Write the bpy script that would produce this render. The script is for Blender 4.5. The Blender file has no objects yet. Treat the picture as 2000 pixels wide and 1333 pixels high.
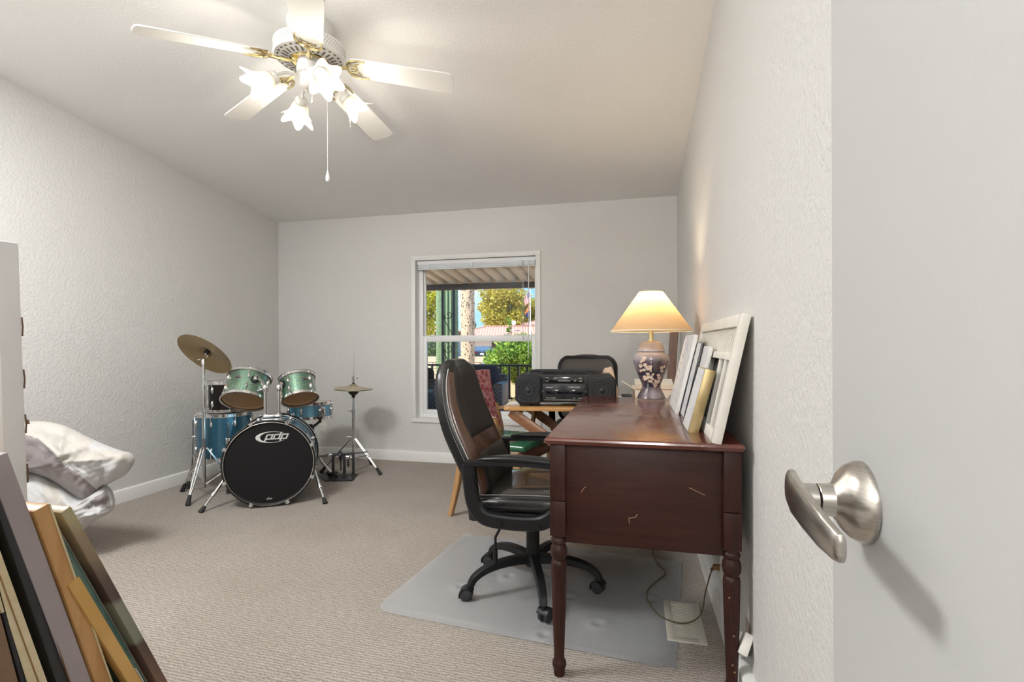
import bpy, bmesh, math, random
import numpy as np
from mathutils import Vector, Matrix

SC = bpy.context.scene
COL = SC.collection
PI = math.pi
rnd = random.Random(7)

# ------------------------------------------------------------------ camera, world, lights, exposure
YAW = math.atan(0.24)
ROLL = 0.0036
cam_d = bpy.data.cameras.new('camera')
cam_d.sensor_width = 36.0
cam_d.lens = 18.0
cam_d.shift_y = 5.5 / 2000.0
cam_d.clip_start = 0.02
cam_d.clip_end = 500
cam = bpy.data.objects.new('camera', cam_d)
COL.objects.link(cam)
_fw = Vector((-math.sin(YAW), math.cos(YAW), 0))
_r0 = Vector((math.cos(YAW), math.sin(YAW), 0))
_u0 = Vector((0, 0, 1))
_rt = math.cos(ROLL) * _r0 - math.sin(ROLL) * _u0
_up = math.sin(ROLL) * _r0 + math.cos(ROLL) * _u0
cam.matrix_world = Matrix(((_rt.x, _up.x, -_fw.x, 0), (_rt.y, _up.y, -_fw.y, 0),
                           (_rt.z, _up.z, -_fw.z, 1.05), (0, 0, 0, 1)))
SC.camera = cam

vs = SC.view_settings
vs.view_transform = 'Standard'
vs.look = 'None'
vs.gamma = 1.0
vs.use_curve_mapping = False
vs.exposure = 0.62
SC.cycles.use_denoising = True
SC.cycles.max_bounces = 10
SC.cycles.diffuse_bounces = 6
SC.cycles.transparent_max_bounces = 16
SC.cycles.caustics_reflective = False
SC.cycles.caustics_refractive = False
SC.cycles.sample_clamp_indirect = 6.0

world = bpy.data.worlds.new('world')
SC.world = world
world.use_nodes = True
wn, wl = world.node_tree.nodes, world.node_tree.links
wn.clear()
w_out = wn.new('ShaderNodeOutputWorld')
w_bg = wn.new('ShaderNodeBackground')
w_tc = wn.new('ShaderNodeTexCoord')
w_sep = wn.new('ShaderNodeSeparateXYZ')
w_rmp = wn.new('ShaderNodeValToRGB')
w_noi = wn.new('ShaderNodeTexNoise')
w_cr = wn.new('ShaderNodeValToRGB')
w_mix = wn.new('ShaderNodeMix')
w_mix.data_type = 'RGBA'
wl.new(w_tc.outputs['Generated'], w_sep.inputs[0])
wl.new(w_sep.outputs['Z'], w_rmp.inputs[0])
e = w_rmp.color_ramp.elements
e[0].position, e[0].color = 0.0, (0.42, 0.68, 0.90, 1)
e[1].position, e[1].color = 0.6, (0.20, 0.42, 0.85, 1)
m_ = w_rmp.color_ramp.elements.new(0.12)
m_.color = (0.27, 0.55, 0.86, 1)
wl.new(w_tc.outputs['Generated'], w_noi.inputs['Vector'])
w_noi.inputs['Scale'].default_value = 2.6
w_noi.inputs['Detail'].default_value = 6
e = w_cr.color_ramp.elements
e[0].position, e[1].position = 0.55, 0.72
wl.new(w_noi.outputs['Fac'], w_cr.inputs[0])
wl.new(w_cr.outputs['Color'], w_mix.inputs[0])
wl.new(w_rmp.outputs['Color'], w_mix.inputs[6])
w_mix.inputs[7].default_value = (0.95, 0.96, 0.97, 1)
wl.new(w_mix.outputs[2], w_bg.inputs['Color'])
w_bg.inputs['Strength'].default_value = 1.0
wl.new(w_bg.outputs[0], w_out.inputs[0])


def lamp(name, kind, loc, energy, color=(1, 1, 1), size=0.1, rot=None, size_y=None):
    d = bpy.data.lights.new(name, kind)
    d.energy = energy
    d.color = color
    if kind == 'POINT':
        d.shadow_soft_size = size
    elif kind == 'AREA':
        d.size = size
        if size_y:
            d.shape = 'RECTANGLE'
            d.size_y = size_y
    elif kind == 'SUN':
        d.angle = size
    o = bpy.data.objects.new(name, d)
    o.location = loc
    if rot:
        o.rotation_euler = rot
    COL.objects.link(o)
    return o


# the sun stands high behind the house, so the yard is front-lit and the patio lies in shade
SUN_DIR = Vector((0.42, 0.62, -1.0)).normalized()
lamp('sun', 'SUN', (0, -5, 20), 4.8, (1.0, 0.95, 0.87), 0.01, SUN_DIR.to_track_quat('-Z', 'Y').to_euler())
FAN_W = 1.8         # each of the four fan bulbs
FAN_COL = (1.0, 0.93, 0.82)
DESK_LAMP_W = 6.0
HALL_FILL_W = 50.0       # fill light added unseen in the hallway behind the camera

PANEL_FILL_W = 46.0      # fill light added out of view over the near left part, like bounced flash
lamp('panel_fill_light', 'AREA', (-2.1, .95, 2.57), PANEL_FILL_W, (1.0, .995, .985), .6)
lamp('hall_fill_light', 'POINT', (.13, -1.12, 1.95), HALL_FILL_W, (1.0, .995, .98), .16)

# ------------------------------------------------------------------ materials
MATS = {}


def nmat(name):
    m = bpy.data.materials.new(name)
    m.use_nodes = True
    nt = m.node_tree
    return m, nt, nt.nodes['Principled BSDF']


def setp(b, **kw):
    for k, v in kw.items():
        k = {'rough': 'Roughness', 'metal': 'Metallic', 'trans': 'Transmission Weight', 'ior': 'IOR', 'coat': 'Coat Weight',
             'spec': 'Specular IOR Level', 'alpha': 'Alpha', 'sss': 'Subsurface Weight', 'sheen': 'Sheen Weight'}[k]
        b.inputs[k].default_value = v


def rgba(c):
    return (c[0], c[1], c[2], 1.0)


def simple(name, col, rough=0.5, metal=0.0, **kw):
    if name in MATS:
        return MATS[name]
    m, nt, b = nmat(name)
    b.inputs['Base Color'].default_value = rgba(col)
    setp(b, rough=rough, metal=metal, **kw)
    MATS[name] = m
    return m


def noisy(name, c1, c2, scale=8.0, rough=0.6, metal=0.0, bump=0.0, bscale=None, detail=5, stretch=None, dist=0.0, lo=0.35, hi=0.65,
          bdist=0.002, rough2=None, **kw):
    """principled with two colours mixed by noise, and a fine noise bump"""
    if name in MATS:
        return MATS[name]
    m, nt, b = nmat(name)
    N, L = nt.nodes, nt.links
    tc = N.new('ShaderNodeTexCoord')
    mp = N.new('ShaderNodeMapping')
    L.new(tc.outputs['Object'], mp.inputs['Vector'])
    if stretch:
        mp.inputs['Scale'].default_value = stretch
    nz = N.new('ShaderNodeTexNoise')
    nz.inputs['Scale'].default_value = scale
    nz.inputs['Detail'].default_value = detail
    nz.inputs['Distortion'].default_value = dist
    L.new(mp.outputs[0], nz.inputs['Vector'])
    cr = N.new('ShaderNodeValToRGB')
    cr.color_ramp.elements[0].position, cr.color_ramp.elements[0].color = lo, rgba(c1)
    cr.color_ramp.elements[1].position, cr.color_ramp.elements[1].color = hi, rgba(c2)
    L.new(nz.outputs['Fac'], cr.inputs[0])
    L.new(cr.outputs[0], b.inputs['Base Color'])
    if rough2 is not None:
        mr = N.new('ShaderNodeMapRange')
        mr.inputs[3].default_value, mr.inputs[4].default_value = rough, rough2
        L.new(nz.outputs['Fac'], mr.inputs[0])
        L.new(mr.outputs[0], b.inputs['Roughness'])
        setp(b, metal=metal, **kw)
    else:
        setp(b, rough=rough, metal=metal, **kw)
    if bump:
        n2 = N.new('ShaderNodeTexNoise')
        n2.inputs['Scale'].default_value = bscale or scale * 4
        n2.inputs['Detail'].default_value = 4
        L.new(mp.outputs[0], n2.inputs['Vector'])
        bp = N.new('ShaderNodeBump')
        bp.inputs['Strength'].default_value = bump
        bp.inputs['Distance'].default_value = bdist
        L.new(n2.outputs['Fac'], bp.inputs['Height'])
        L.new(bp.outputs[0], b.inputs['Normal'])
    MATS[name] = m
    return m


def plaster(name, col, bump=0.42, scale=62):
    """painted drywall with an orange-peel / knockdown texture"""
    if name in MATS:
        return MATS[name]
    m, nt, b = nmat(name)
    N, L = nt.nodes, nt.links
    tc = N.new('ShaderNodeTexCoord')
    nz = N.new('ShaderNodeTexNoise')
    nz.inputs['Scale'].default_value = scale
    nz.inputs['Detail'].default_value = 3
    L.new(tc.outputs['Object'], nz.inputs['Vector'])
    cr = N.new('ShaderNodeValToRGB')
    cr.color_ramp.elements[0].position, cr.color_ramp.elements[1].position = 0.42, 0.6
    L.new(nz.outputs['Fac'], cr.inputs[0])
    bp = N.new('ShaderNodeBump')
    bp.inputs['Strength'].default_value = bump
    bp.inputs['Distance'].default_value = 0.0026
    L.new(cr.outputs[0], bp.inputs['Height'])
    L.new(bp.outputs[0], b.inputs['Normal'])
    n2 = N.new('ShaderNodeTexNoise')
    n2.inputs['Scale'].default_value = 1.3
    L.new(tc.outputs['Object'], n2.inputs['Vector'])
    mx = N.new('ShaderNodeMix')
    mx.data_type = 'RGBA'
    mx.inputs[6].default_value = rgba(col)
    mx.inputs[7].default_value = rgba([c * 0.965 for c in col])
    L.new(n2.outputs['Fac'], mx.inputs[0])
    L.new(mx.outputs[2], b.inputs['Base Color'])
    setp(b, rough=0.62, spec=0.35)
    MATS[name] = m
    return m


def wood(name, c1, c2, axis='X', scale=1.0, rough=0.35, bump=0.04, **kw):
    """straight grained wood: noise stretched along one axis"""
    st = {'X': (1.2, 14, 14), 'Y': (14, 1.2, 14), 'Z': (14, 14, 1.2)}[axis]
    st = tuple(s * scale for s in st)
    return noisy(name, c1, c2, scale=3.0, rough=rough, bump=bump, bscale=9, stretch=st, dist=0.6, lo=0.3, hi=0.7, bdist=0.001, **kw)


# ------------------------------------------------------------------ mesh builder
class B:
    """collects shapes in one bmesh (in world coordinates, through the matrix M); done() links it as ONE mesh object"""

    def __init__(s, M=None):
        s.bm = bmesh.new()
        s.M = M or Matrix()

    def raw(s, verts, faces, M=None):
        T = s.M @ M if M is not None else s.M
        vs_ = [s.bm.verts.new(T @ Vector(v)) for v in verts]
        out = []
        for f in faces:
            try:
                out.append(s.bm.faces.new([vs_[i] for i in f]))
            except ValueError:
                pass
        return vs_, out

    def box(s, c, d, bev=0.0, seg=2, M=None, rz=0.0):
        x, y, z = d[0] / 2, d[1] / 2, d[2] / 2
        V = [(-x, -y, -z), (x, -y, -z), (x, y, -z), (-x, y, -z), (-x, -y, z), (x, -y, z), (x, y, z), (-x, y, z)]
        F = [(3, 2, 1, 0), (4, 5, 6, 7), (0, 1, 5, 4), (1, 2, 6, 5), (2, 3, 7, 6), (3, 0, 4, 7)]
        T = Matrix.Translation(Vector(c))
        if rz:
            T = T @ Matrix.Rotation(rz, 4, 'Z')
        if M is not None:
            T = M @ T
        vv, ff = s.raw(V, F, T)
        if bev > 0:
            es = list({e for f in ff for e in f.edges})
            bmesh.ops.bevel(s.bm, geom=es, offset=min(bev, 0.49 * min(d)), segments=seg, affect='EDGES', profile=0.5)
        return s

    def box2(s, lo, hi, bev=0.0, seg=2, M=None):
        return s.box([(a + b) / 2 for a, b in zip(lo, hi)], [b - a for a, b in zip(lo, hi)], bev, seg, M)

    def cyl(s, p0, p1, r0, r1=None, n=16, caps=True):
        r1 = r0 if r1 is None else r1
        p0, p1 = Vector(p0), Vector(p1)
        q = (p1 - p0).to_track_quat('Z', 'Y').to_matrix().to_4x4()
        h = (p1 - p0).length
        return s.lathe([(r0, 0), (r1, h)], n, Matrix.Translation(p0) @ q, caps)

    def lathe(s, prof, n=24, M=None, caps=True):
        V, F = [], []
        k = len(prof)
        for r, z in prof:
            for i in range(n):
                a = 2 * PI * i / n
                V.append((r * math.cos(a), r * math.sin(a), z))
        for j in range(k - 1):
            for i in range(n):
                a, b = j * n + i, j * n + (i + 1) % n
                F.append((a, b, b + n, a + n))
        if caps:
            if prof[0][0] > 1e-6:
                F.append(tuple(range(n - 1, -1, -1)))
            if prof[-1][0] > 1e-6:
                F.append(tuple((k - 1) * n + i for i in range(n)))
        vv, ff = s.raw(V, F, M)
        bmesh.ops.remove_doubles(s.bm, verts=[v for v in vv if v.is_valid], dist=1e-6)
        return s

    def tube(s, pts, r, n=8, closed=False, flat=None, caps=True, upv=None):
        """round (or flat: (w,h) half sizes, rectangular) tube along points"""
        P = [Vector(p) for p in pts]
        k = len(P)
        rs = r if isinstance(r, (list, tuple)) else [r] * k
        V, F = [], []
        prev = None
        for i in range(k):
            a = P[(i - 1) % k] if (closed or i > 0) else P[0]
            b = P[(i + 1) % k] if (closed or i < k - 1) else P[-1]
            t = (b - a).normalized()
            if upv is not None:
                side = t.cross(Vector(upv))
                if side.length < 1e-5:
                    side = prev or Vector((1, 0, 0))
                u = side.normalized()
            elif prev is None:
                ref = Vector((0, 0, 1)) if abs(t.z) < 0.9 else Vector((0, 1, 0))
                u = t.cross(ref).normalized()
            else:
                u = (prev - t * prev.dot(t)).normalized()
            prev = u
            w = t.cross(u).normalized()
            if flat:
                hw, hh = flat[0] * rs[i], flat[1] * rs[i]
                c = 0.72
                ring = [(hw, hh * c), (hw * c, hh), (-hw * c, hh), (-hw, hh * c), (-hw, -hh * c), (-hw * c, -hh), (hw * c, -hh), (hw, -hh * c)]
                m = 8
                for x, y in ring:
                    V.append(P[i] + u * x + w * y)
            else:
                m = n
                for j in range(n):
                    an = 2 * PI * j / n
                    V.append(P[i] + (u * math.cos(an) + w * math.sin(an)) * rs[i])
        for i in range(k if closed else k - 1):
            for j in range(m):
                a, b = i * m + j, i * m + (j + 1) % m
                c, d = ((i + 1) % k) * m + (j + 1) % m, ((i + 1) % k) * m + j
                F.append((a, b, c, d))
        if caps and not closed:
            F.append(tuple(range(m - 1, -1, -1)))
            F.append(tuple((k - 1) * m + j for j in range(m)))
        s.raw(V, F)
        return s

    def prism(s, poly, h, M=None, bev=0.0, seg=1):
        """polygon in local xy extruded 0..h along local z"""
        k = len(poly)
        V = [(x, y, 0) for x, y in poly] + [(x, y, h) for x, y in poly]
        F = [tuple(range(k - 1, -1, -1)), tuple(range(k, 2 * k))] + [(i, (i + 1) % k, k + (i + 1) % k, k + i) for i in range(k)]
        vv, ff = s.raw(V, F, M)
        if bev > 0:
            es = list(set(ff[0].edges) | set(ff[1].edges))
            bmesh.ops.bevel(s.bm, geom=es, offset=bev, segments=seg, affect='EDGES', profile=0.5)
        return s

    def grid(s, fn, nu, nv, closeu=False, closev=False):
        V = [fn(i / (nu - (0 if closeu else 1)), j / (nv - (0 if closev else 1))) for i in range(nu) for j in range(nv)]
        F = []
        for i in range(nu if closeu else nu - 1):
            for j in range(nv if closev else nv - 1):
                a, b = i * nv + j, i * nv + (j + 1) % nv
                c, d = ((i + 1) % nu) * nv + (j + 1) % nv, ((i + 1) % nu) * nv + j
                F.append((a, d, c, b))
        s.raw(V, F)
        return s

    def loft(s, rings, caps=True):
        m = len(rings[0])
        V = [p for r_ in rings for p in r_]
        F = []
        for i in range(len(rings) - 1):
            for j in range(m):
                a, b = i * m + j, i * m + (j + 1) % m
                F.append((a, b, b + m, a + m))
        if caps:
            F.append(tuple(range(m - 1, -1, -1)))
            F.append(tuple((len(rings) - 1) * m + j for j in range(m)))
        s.raw(V, F)
        return s

    def solid(s, t):
        """give open sheets a thickness"""
        bmesh.ops.recalc_face_normals(s.bm, faces=s.bm.faces[:])
        bmesh.ops.solidify(s.bm, geom=s.bm.faces[:], thickness=t)
        return s

    def done(s, name, mat, parent=None, origin=None, smooth=35, recalc=True, uvfn=None):
        if recalc:
            bmesh.ops.recalc_face_normals(s.bm, faces=s.bm.faces[:])
        me = bpy.data.meshes.new(name)
        if parent is not None:
            W[name_of(parent)]
            inv = W[name_of(parent)].inverted()
        else:
            inv = Matrix.Translation(-Vector(origin)) if origin is not None else Matrix()
        bmesh.ops.transform(s.bm, matrix=inv, verts=s.bm.verts[:])
        s.bm.to_mesh(me)
        s.bm.free()
        return link_mesh(name, me, mat, parent, origin, smooth)


W = {}


def name_of(o):
    return o.name


def link_mesh(name, me, mat, parent=None, origin=None, smooth=35):
    if smooth is not None:
        me.polygons.foreach_set('use_smooth', [True] * len(me.polygons))
        me.set_sharp_from_angle(angle=math.radians(smooth))
    for m in (mat if isinstance(mat, (list, tuple)) else [mat]):
        me.materials.append(m)
    o = bpy.data.objects.new(name, me)
    COL.objects.link(o)
    if parent is not None:
        o.parent = parent
        W[o.name] = W[parent.name]
    else:
        if origin is not None:
            o.location = origin
        W[o.name] = Matrix.Translation(Vector(origin)) if origin is not None else Matrix()
    return o


def tag(o, label, cat, group=None, kind=None):
    o['label'] = label
    o['category'] = cat
    if group:
        o['group'] = group
    if kind:
        o['kind'] = kind
    return o


def thing(name, label, cat, loc=(0, 0, 0), rz=0.0, group=None):
    o = bpy.data.objects.new(name, None)
    o.empty_display_size = 0.1
    COL.objects.link(o)
    o.location = loc
    o.rotation_euler = (0, 0, rz)
    W[o.name] = Matrix.Translation(Vector(loc)) @ Matrix.Rotation(rz, 4, 'Z')
    tag(o, label, cat, group)
    return o


def struct(o):
    o['kind'] = 'structure'
    return o


def frame(o, x=None, z=None, y=None):
    """matrix with origin o, local axes from two given directions"""
    o = Vector(o)
    if z is not None:
        z = Vector(z).normalized()
        x = Vector(x if x is not None else ((1, 0, 0) if abs(z.x) < 0.9 else (0, 1, 0)))
        x = (x - z * x.dot(z)).normalized()
        y = z.cross(x)
    else:
        x = Vector(x).normalized()
        y = Vector(y)
        y = (y - x * y.dot(x)).normalized()
        z = x.cross(y)
    return Matrix(((x.x, y.x, z.x, o.x), (x.y, y.y, z.y, o.y), (x.z, y.z, z.z, o.z), (0, 0, 0, 1)))


def Rz(a):
    return Matrix.Rotation(a, 4, 'Z')


def T(x, y, z):
    return Matrix.Translation(Vector((x, y, z)))


def spline(pts, k=8, closed=False):
    """Catmull-Rom through points"""
    P = [Vector(p) for p in pts]
    n = len(P)
    out = []
    for i in range(n if closed else n - 1):
        p0 = P[(i - 1) % n] if (closed or i > 0) else P[0] * 2 - P[1]
        p1, p2 = P[i], P[(i + 1) % n]
        p3 = P[(i + 2) % n] if (closed or i + 2 < n) else P[-1] * 2 - P[-2]
        for j in range(k):
            t = j / k
            out.append(0.5 * ((2 * p1) + (p2 - p0) * t + (2 * p0 - 5 * p1 + 4 * p2 - p3) * t * t + (3 * p1 - p0 - 3 * p2 + p3) * t ** 3))
    if not closed:
        out.append(P[-1])
    return out


def text_part(name, s, size, M, mat, parent, depth=0.0006, shear=0.0, align='CENTER'):
    """flat lettering turned into a mesh part; local x = reading direction, local z = out of the surface"""
    cu = bpy.data.curves.new(name, 'FONT')
    cu.body = s
    cu.size = size
    cu.extrude = depth
    cu.shear = shear
    cu.align_x = align
    cu.align_y = 'CENTER'
    cu.resolution_u = 3
    to = bpy.data.objects.new(name + '_text', cu)
    COL.objects.link(to)
    dg = bpy.context.evaluated_depsgraph_get()
    me = bpy.data.meshes.new_from_object(to.evaluated_get(dg))
    bpy.data.objects.remove(to)
    me.transform((W[parent.name].inverted() if parent is not None else Matrix()) @ M)
    me.materials.clear()
    return link_mesh(name, me, mat, parent, None, None)
# ------------------------------------------------------------------ the room shell
XL, XR, YB, YF = -3.335, 0.33, 4.27, 0.30
HALL_L, HALL_B = -0.56, -1.3


def ceil_z(y):
    return 2.225 + 0.127 * (YB - y)


M_WALL = plaster('wall_paint', (0.69, 0.683, 0.666))
M_CEIL = plaster('ceiling_paint', (0.86, 0.853, 0.84), bump=0.22, scale=90)
M_TRIM = simple('trim_paint', (0.80, 0.80, 0.785), 0.38)
M_DOOR = plaster('door_paint', (0.53, 0.53, 0.526), bump=0.05, scale=160)
M_VINYL = simple('window_vinyl', (0.83, 0.84, 0.85), 0.3)


def carpet_mat():
    m, nt, b = nmat('carpet')
    N, L = nt.nodes, nt.links
    tc = N.new('ShaderNodeTexCoord')
    mp = N.new('ShaderNodeMapping')
    mp.inputs['Rotation'].default_value = (0, 0, math.radians(2))
    L.new(tc.outputs['Object'], mp.inputs[0])
    nz = N.new('ShaderNodeTexNoise')
    nz.inputs['Scale'].default_value = 7
    nz.inputs['Detail'].default_value = 2
    L.new(mp.outputs[0], nz.inputs['Vector'])
    # ridges of loop pile, about one every 12 mm, running across the room
    wv = N.new('ShaderNodeTexWave')
    wv.bands_direction = 'Y'
    wv.inputs['Scale'].default_value = 25
    wv.inputs['Distortion'].default_value = 5.0
    wv.inputs['Detail'].default_value = 3
    wv.inputs['Detail Scale'].default_value = 2.2
    L.new(mp.outputs[0], wv.inputs['Vector'])
    mp2 = N.new('ShaderNodeMapping')
    mp2.inputs['Scale'].default_value = (1, 1.6, 1)
    L.new(tc.outputs['Object'], mp2.inputs[0])
    lp = N.new('ShaderNodeTexNoise')
    lp.inputs['Scale'].default_value = 170
    lp.inputs['Detail'].default_value = 3
    L.new(mp2.outputs[0], lp.inputs['Vector'])
    ad = N.new('ShaderNodeMath')
    ad.operation = 'MULTIPLY_ADD'
    L.new(wv.outputs['Fac'], ad.inputs[0])
    ad.inputs[1].default_value = 0.36
    L.new(lp.outputs['Fac'], ad.inputs[2])
    cr = N.new('ShaderNodeValToRGB')
    cr.color_ramp.elements[0].position, cr.color_ramp.elements[0].color = 0.38, (0.215, 0.185, 0.158, 1)
    cr.color_ramp.elements[1].position, cr.color_ramp.elements[1].color = 0.98, (0.525, 0.475, 0.42, 1)
    L.new(ad.outputs[0], cr.inputs[0])
    mx = N.new('ShaderNodeMix')
    mx.data_type = 'RGBA'
    mx.blend_type = 'MULTIPLY'
    c2 = N.new('ShaderNodeValToRGB')
    c2.color_ramp.elements[0].position, c2.color_ramp.elements[0].color = 0.3, (0.90, 0.88, 0.86, 1)
    c2.color_ramp.elements[1].position, c2.color_ramp.elements[1].color = 0.7, (1, 1, 1, 1)
    n3 = N.new('ShaderNodeTexNoise')
    n3.inputs['Scale'].default_value = 2.2
    L.new(tc.outputs['Object'], n3.inputs['Vector'])
    L.new(n3.outputs['Fac'], c2.inputs[0])
    mx.inputs[0].default_value = 1.0
    L.new(cr.outputs[0], mx.inputs[6])
    L.new(c2.outputs[0], mx.inputs[7])
    L.new(mx.outputs[2], b.inputs['Base Color'])
    bp = N.new('ShaderNodeBump')
    bp.inputs['Strength'].default_value = 0.9
    bp.inputs['Distance'].default_value = 0.006
    L.new(ad.outputs[0], bp.inputs['Height'])
    L.new(bp.outputs[0], b.inputs['Normal'])
    setp(b, rough=0.95, spec=0.15, sheen=0.15)
    return m


M_CARPET = carpet_mat()
b = B()
b.box2((XL - .2, HALL_B - .2, -0.12), (XR + .2, YB + .14, 0))
struct(b.done('floor', M_CARPET))

b = B()          # the sloping ceiling, one slab with the roof's weight behind it
y0, y1 = HALL_B - .2, YB + .14
b.raw([(XL - .2, y0, ceil_z(y0)), (XR + .2, y0, ceil_z(y0)), (XR + .2, y1, ceil_z(y1)), (XL - .2, y1, ceil_z(y1)),
       (XL - .2, y0, ceil_z(y0) + .2), (XR + .2, y0, ceil_z(y0) + .2), (XR + .2, y1, ceil_z(y1) + .2), (XL - .2, y1, ceil_z(y1) + .2)],
      [(0, 1, 2, 3), (7, 6, 5, 4), (0, 4, 5, 1), (1, 5, 6, 2), (2, 6, 7, 3), (3, 7, 4, 0)])
struct(b.done('ceiling', M_CEIL))


def wall_slab(name, x0, x1, ya, yb_, mat=M_WALL):
    """a wall along Y whose top follows the ceiling"""
    b = B()
    V = []
    for z in (0, 1):
        for x, y in ((x0, ya), (x1, ya), (x1, yb_), (x0, yb_)):
            V.append((x, y, 0 if z == 0 else ceil_z(y) + 0.02))
    b.raw(V, [(3, 2, 1, 0), (4, 5, 6, 7), (0, 1, 5, 4), (1, 2, 6, 5), (2, 3, 7, 6), (3, 0, 4, 7)])
    return struct(b.done(name, mat))


wall_slab('wall_left', XL - .14, XL, YF - .14, YB + .14)
wall_slab('wall_right', XR, XR + .14, HALL_B - .14, YB + .14)
wall_slab('wall_front', XL, HALL_L - .12, YF - .14, YF)
wall_slab('wall_hall', HALL_L - .12, HALL_L, HALL_B, YF)
wall_slab('wall_hall_end', HALL_L - .12, XR, HALL_B - .14, HALL_B)

# back wall around the window opening
WX0, WX1, WZ0, WZ1 = -1.918, -0.808, 0.383, 1.806
b = B()
zt = ceil_z(YB) + .02
xs, zs = [XL, WX0, WX1, XR], [0, WZ0, WZ1, zt]
for yy, flip in ((YB, 0), (YB + .14, 1)):
    for i in range(3):
        for j in range(3):
            if i == 1 and j == 1:
                continue
            q = [(xs[i], yy, zs[j]), (xs[i + 1], yy, zs[j]), (xs[i + 1], yy, zs[j + 1]), (xs[i], yy, zs[j + 1])]
            b.raw(q, [(0, 1, 2, 3) if not flip else (3, 2, 1, 0)])
c4 = [(WX0, WZ0), (WX1, WZ0), (WX1, WZ1), (WX0, WZ1)]
for i in range(4):
    (xa, za), (xb, zb) = c4[i], c4[(i + 1) % 4]
    b.raw([(xa, YB, za), (xb, YB, zb), (xb, YB + .14, zb), (xa, YB + .14, za)], [(0, 1, 2, 3)])
struct(b.done('wall_back', M_WALL, recalc=False, smooth=None))


def base_board(name, p, q, inward, th=0.013, h=0.089):
    """skirting along p-q, its profile rounded at the top"""
    p, q = Vector((*p, 0)), Vector((*q, 0))
    n = Vector((*inward, 0))
    prof = [(0, 0), (th, 0), (th, h - .012), (th * .75, h - .004), (th * .35, h), (0, h)]
    rings = [[tuple(e + n * u + Vector((0, 0, v))) for u, v in prof] for e in (p, q)]
    b = B()
    b.loft(rings)
    return struct(b.done(name, M_TRIM))


base_board('baseboard_left', (XL, YF), (XL, YB), (1, 0))
base_board('baseboard_back', (XL, YB), (XR, YB), (0, -1), 0.02)
base_board('baseboard_right', (XR, YB), (XR, -0.3), (-1, 0), 0.032)

# ------------------------------------------------------------------ window
def glass_mat():
    m = bpy.data.materials.new('window_glass')
    m.use_nodes = True
    N, L = m.node_tree.nodes, m.node_tree.links
    N.clear()
    out = N.new('ShaderNodeOutputMaterial')
    tr = N.new('ShaderNodeBsdfTransparent')
    tr.inputs[0].default_value = (0.96, 0.97, 0.97, 1)
    gl = N.new('ShaderNodeBsdfGlossy')
    gl.inputs['Roughness'].default_value = 0.02
    fr = N.new('ShaderNodeFresnel')
    fr.inputs[0].default_value = 1.22
    mx = N.new('ShaderNodeMixShader')
    L.new(fr.outputs[0], mx.inputs[0])
    L.new(tr.outputs[0], mx.inputs[1])
    L.new(gl.outputs[0], mx.inputs[2])
    L.new(mx.outputs[0], out.inputs[0])
    return m


M_GLASS = glass_mat()
win = struct(bpy.data.objects.new('window_1', None))
COL.objects.link(win)
win.location = (-1.363, YB, WZ0)
W['window_1'] = T(-1.363, YB, WZ0)

CW = 0.034
for nm, lo, hi in (('casing', (WX0 - CW, YB - .014, WZ1), (WX1 + CW, YB, WZ1 + CW)),
                   ('casing', (WX0 - CW, YB - .014, WZ0 - CW), (WX1 + CW, YB, WZ0)),
                   ('casing', (WX0 - CW, YB - .014, WZ0), (WX0, YB, WZ1)),
                   ('casing', (WX1, YB - .014, WZ0), (WX1 + CW, YB, WZ1))):
    b = B()
    b.box2(lo, hi, .003, 2)
    b.done(nm, M_TRIM, win)
b = B()          # painted reveal lining
t_ = .006
for lo, hi in (((WX0, YB - .014, WZ0), (WX0 + t_, YB + .08, WZ1)), ((WX1 - t_, YB - .014, WZ0), (WX1, YB + .08, WZ1)),
               ((WX0 + t_, YB - .014, WZ1 - t_), (WX1 - t_, YB + .08, WZ1)), ((WX0 + t_, YB - .014, WZ0), (WX1 - t_, YB + .08, WZ0 + t_))):
    b.box2(lo, hi)
b.done('reveal', M_TRIM, win)
FY = YB + .062     # vinyl frame
fx0, fx1, fz0, fz1 = WX0 + t_, WX1 - t_, WZ0 + t_, WZ1 - t_
b = B()
fw_ = .042
b.box2((fx0, FY, fz0), (fx0 + fw_, FY + .06, fz1), .004)
b.box2((fx1 - fw_ + .02, FY, fz0), (fx1, FY + .06, fz1), .004)
b.box2((fx0 + fw_, FY, fz1 - .04), (fx1 - .022, FY + .06, fz1), .004)
b.box2((fx0 + fw_, FY, fz0), (fx1 - .022, FY + .06, fz0 + .035), .004)
b.done('window_frame', M_VINYL, win)
gx0, gx1 = fx0 + fw_, fx1 - .022
MZ = 1.098        # meeting rail height
up_ = B()
up_.box2((gx0, FY + .03, MZ + .012), (gx0 + .014, FY + .055, fz1 - .04), .002)
up_.box2((gx1 - .006, FY + .03, MZ + .012), (gx1, FY + .055, fz1 - .04), .002)
up_.box2((gx0, FY + .03, MZ - .02), (gx1, FY + .055, MZ + .03), .002)
us = up_.done('sash', M_VINYL, win)
lo_ = B()
lo_.box2((gx0, FY + .002, fz0 + .035), (gx0 + .034, FY + .03, MZ + .024), .003)
lo_.box2((gx1 - .030, FY + .002, fz0 + .035), (gx1, FY + .03, MZ + .024), .003)
lo_.box2((gx0 + .034, FY + .002, MZ - .028), (gx1 - .03, FY + .03, MZ + .024), .003)
lo_.box2((gx0 + .034, FY + .002, fz0 + .035), (gx1 - .03, FY + .03, fz0 + .068), .003)
ls = lo_.done('sash', M_VINYL, win)
b = B()
b.box2((gx0, FY + .040, MZ + .03), (gx1, FY + .044, fz1 - .03))
b.done('pane', M_GLASS, us)
b = B()
b.box2((gx0 + .03, FY + .014, fz0 + .064), (gx1 - .026, FY + .018, MZ - .02))
b.done('pane', M_GLASS, ls)
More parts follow.
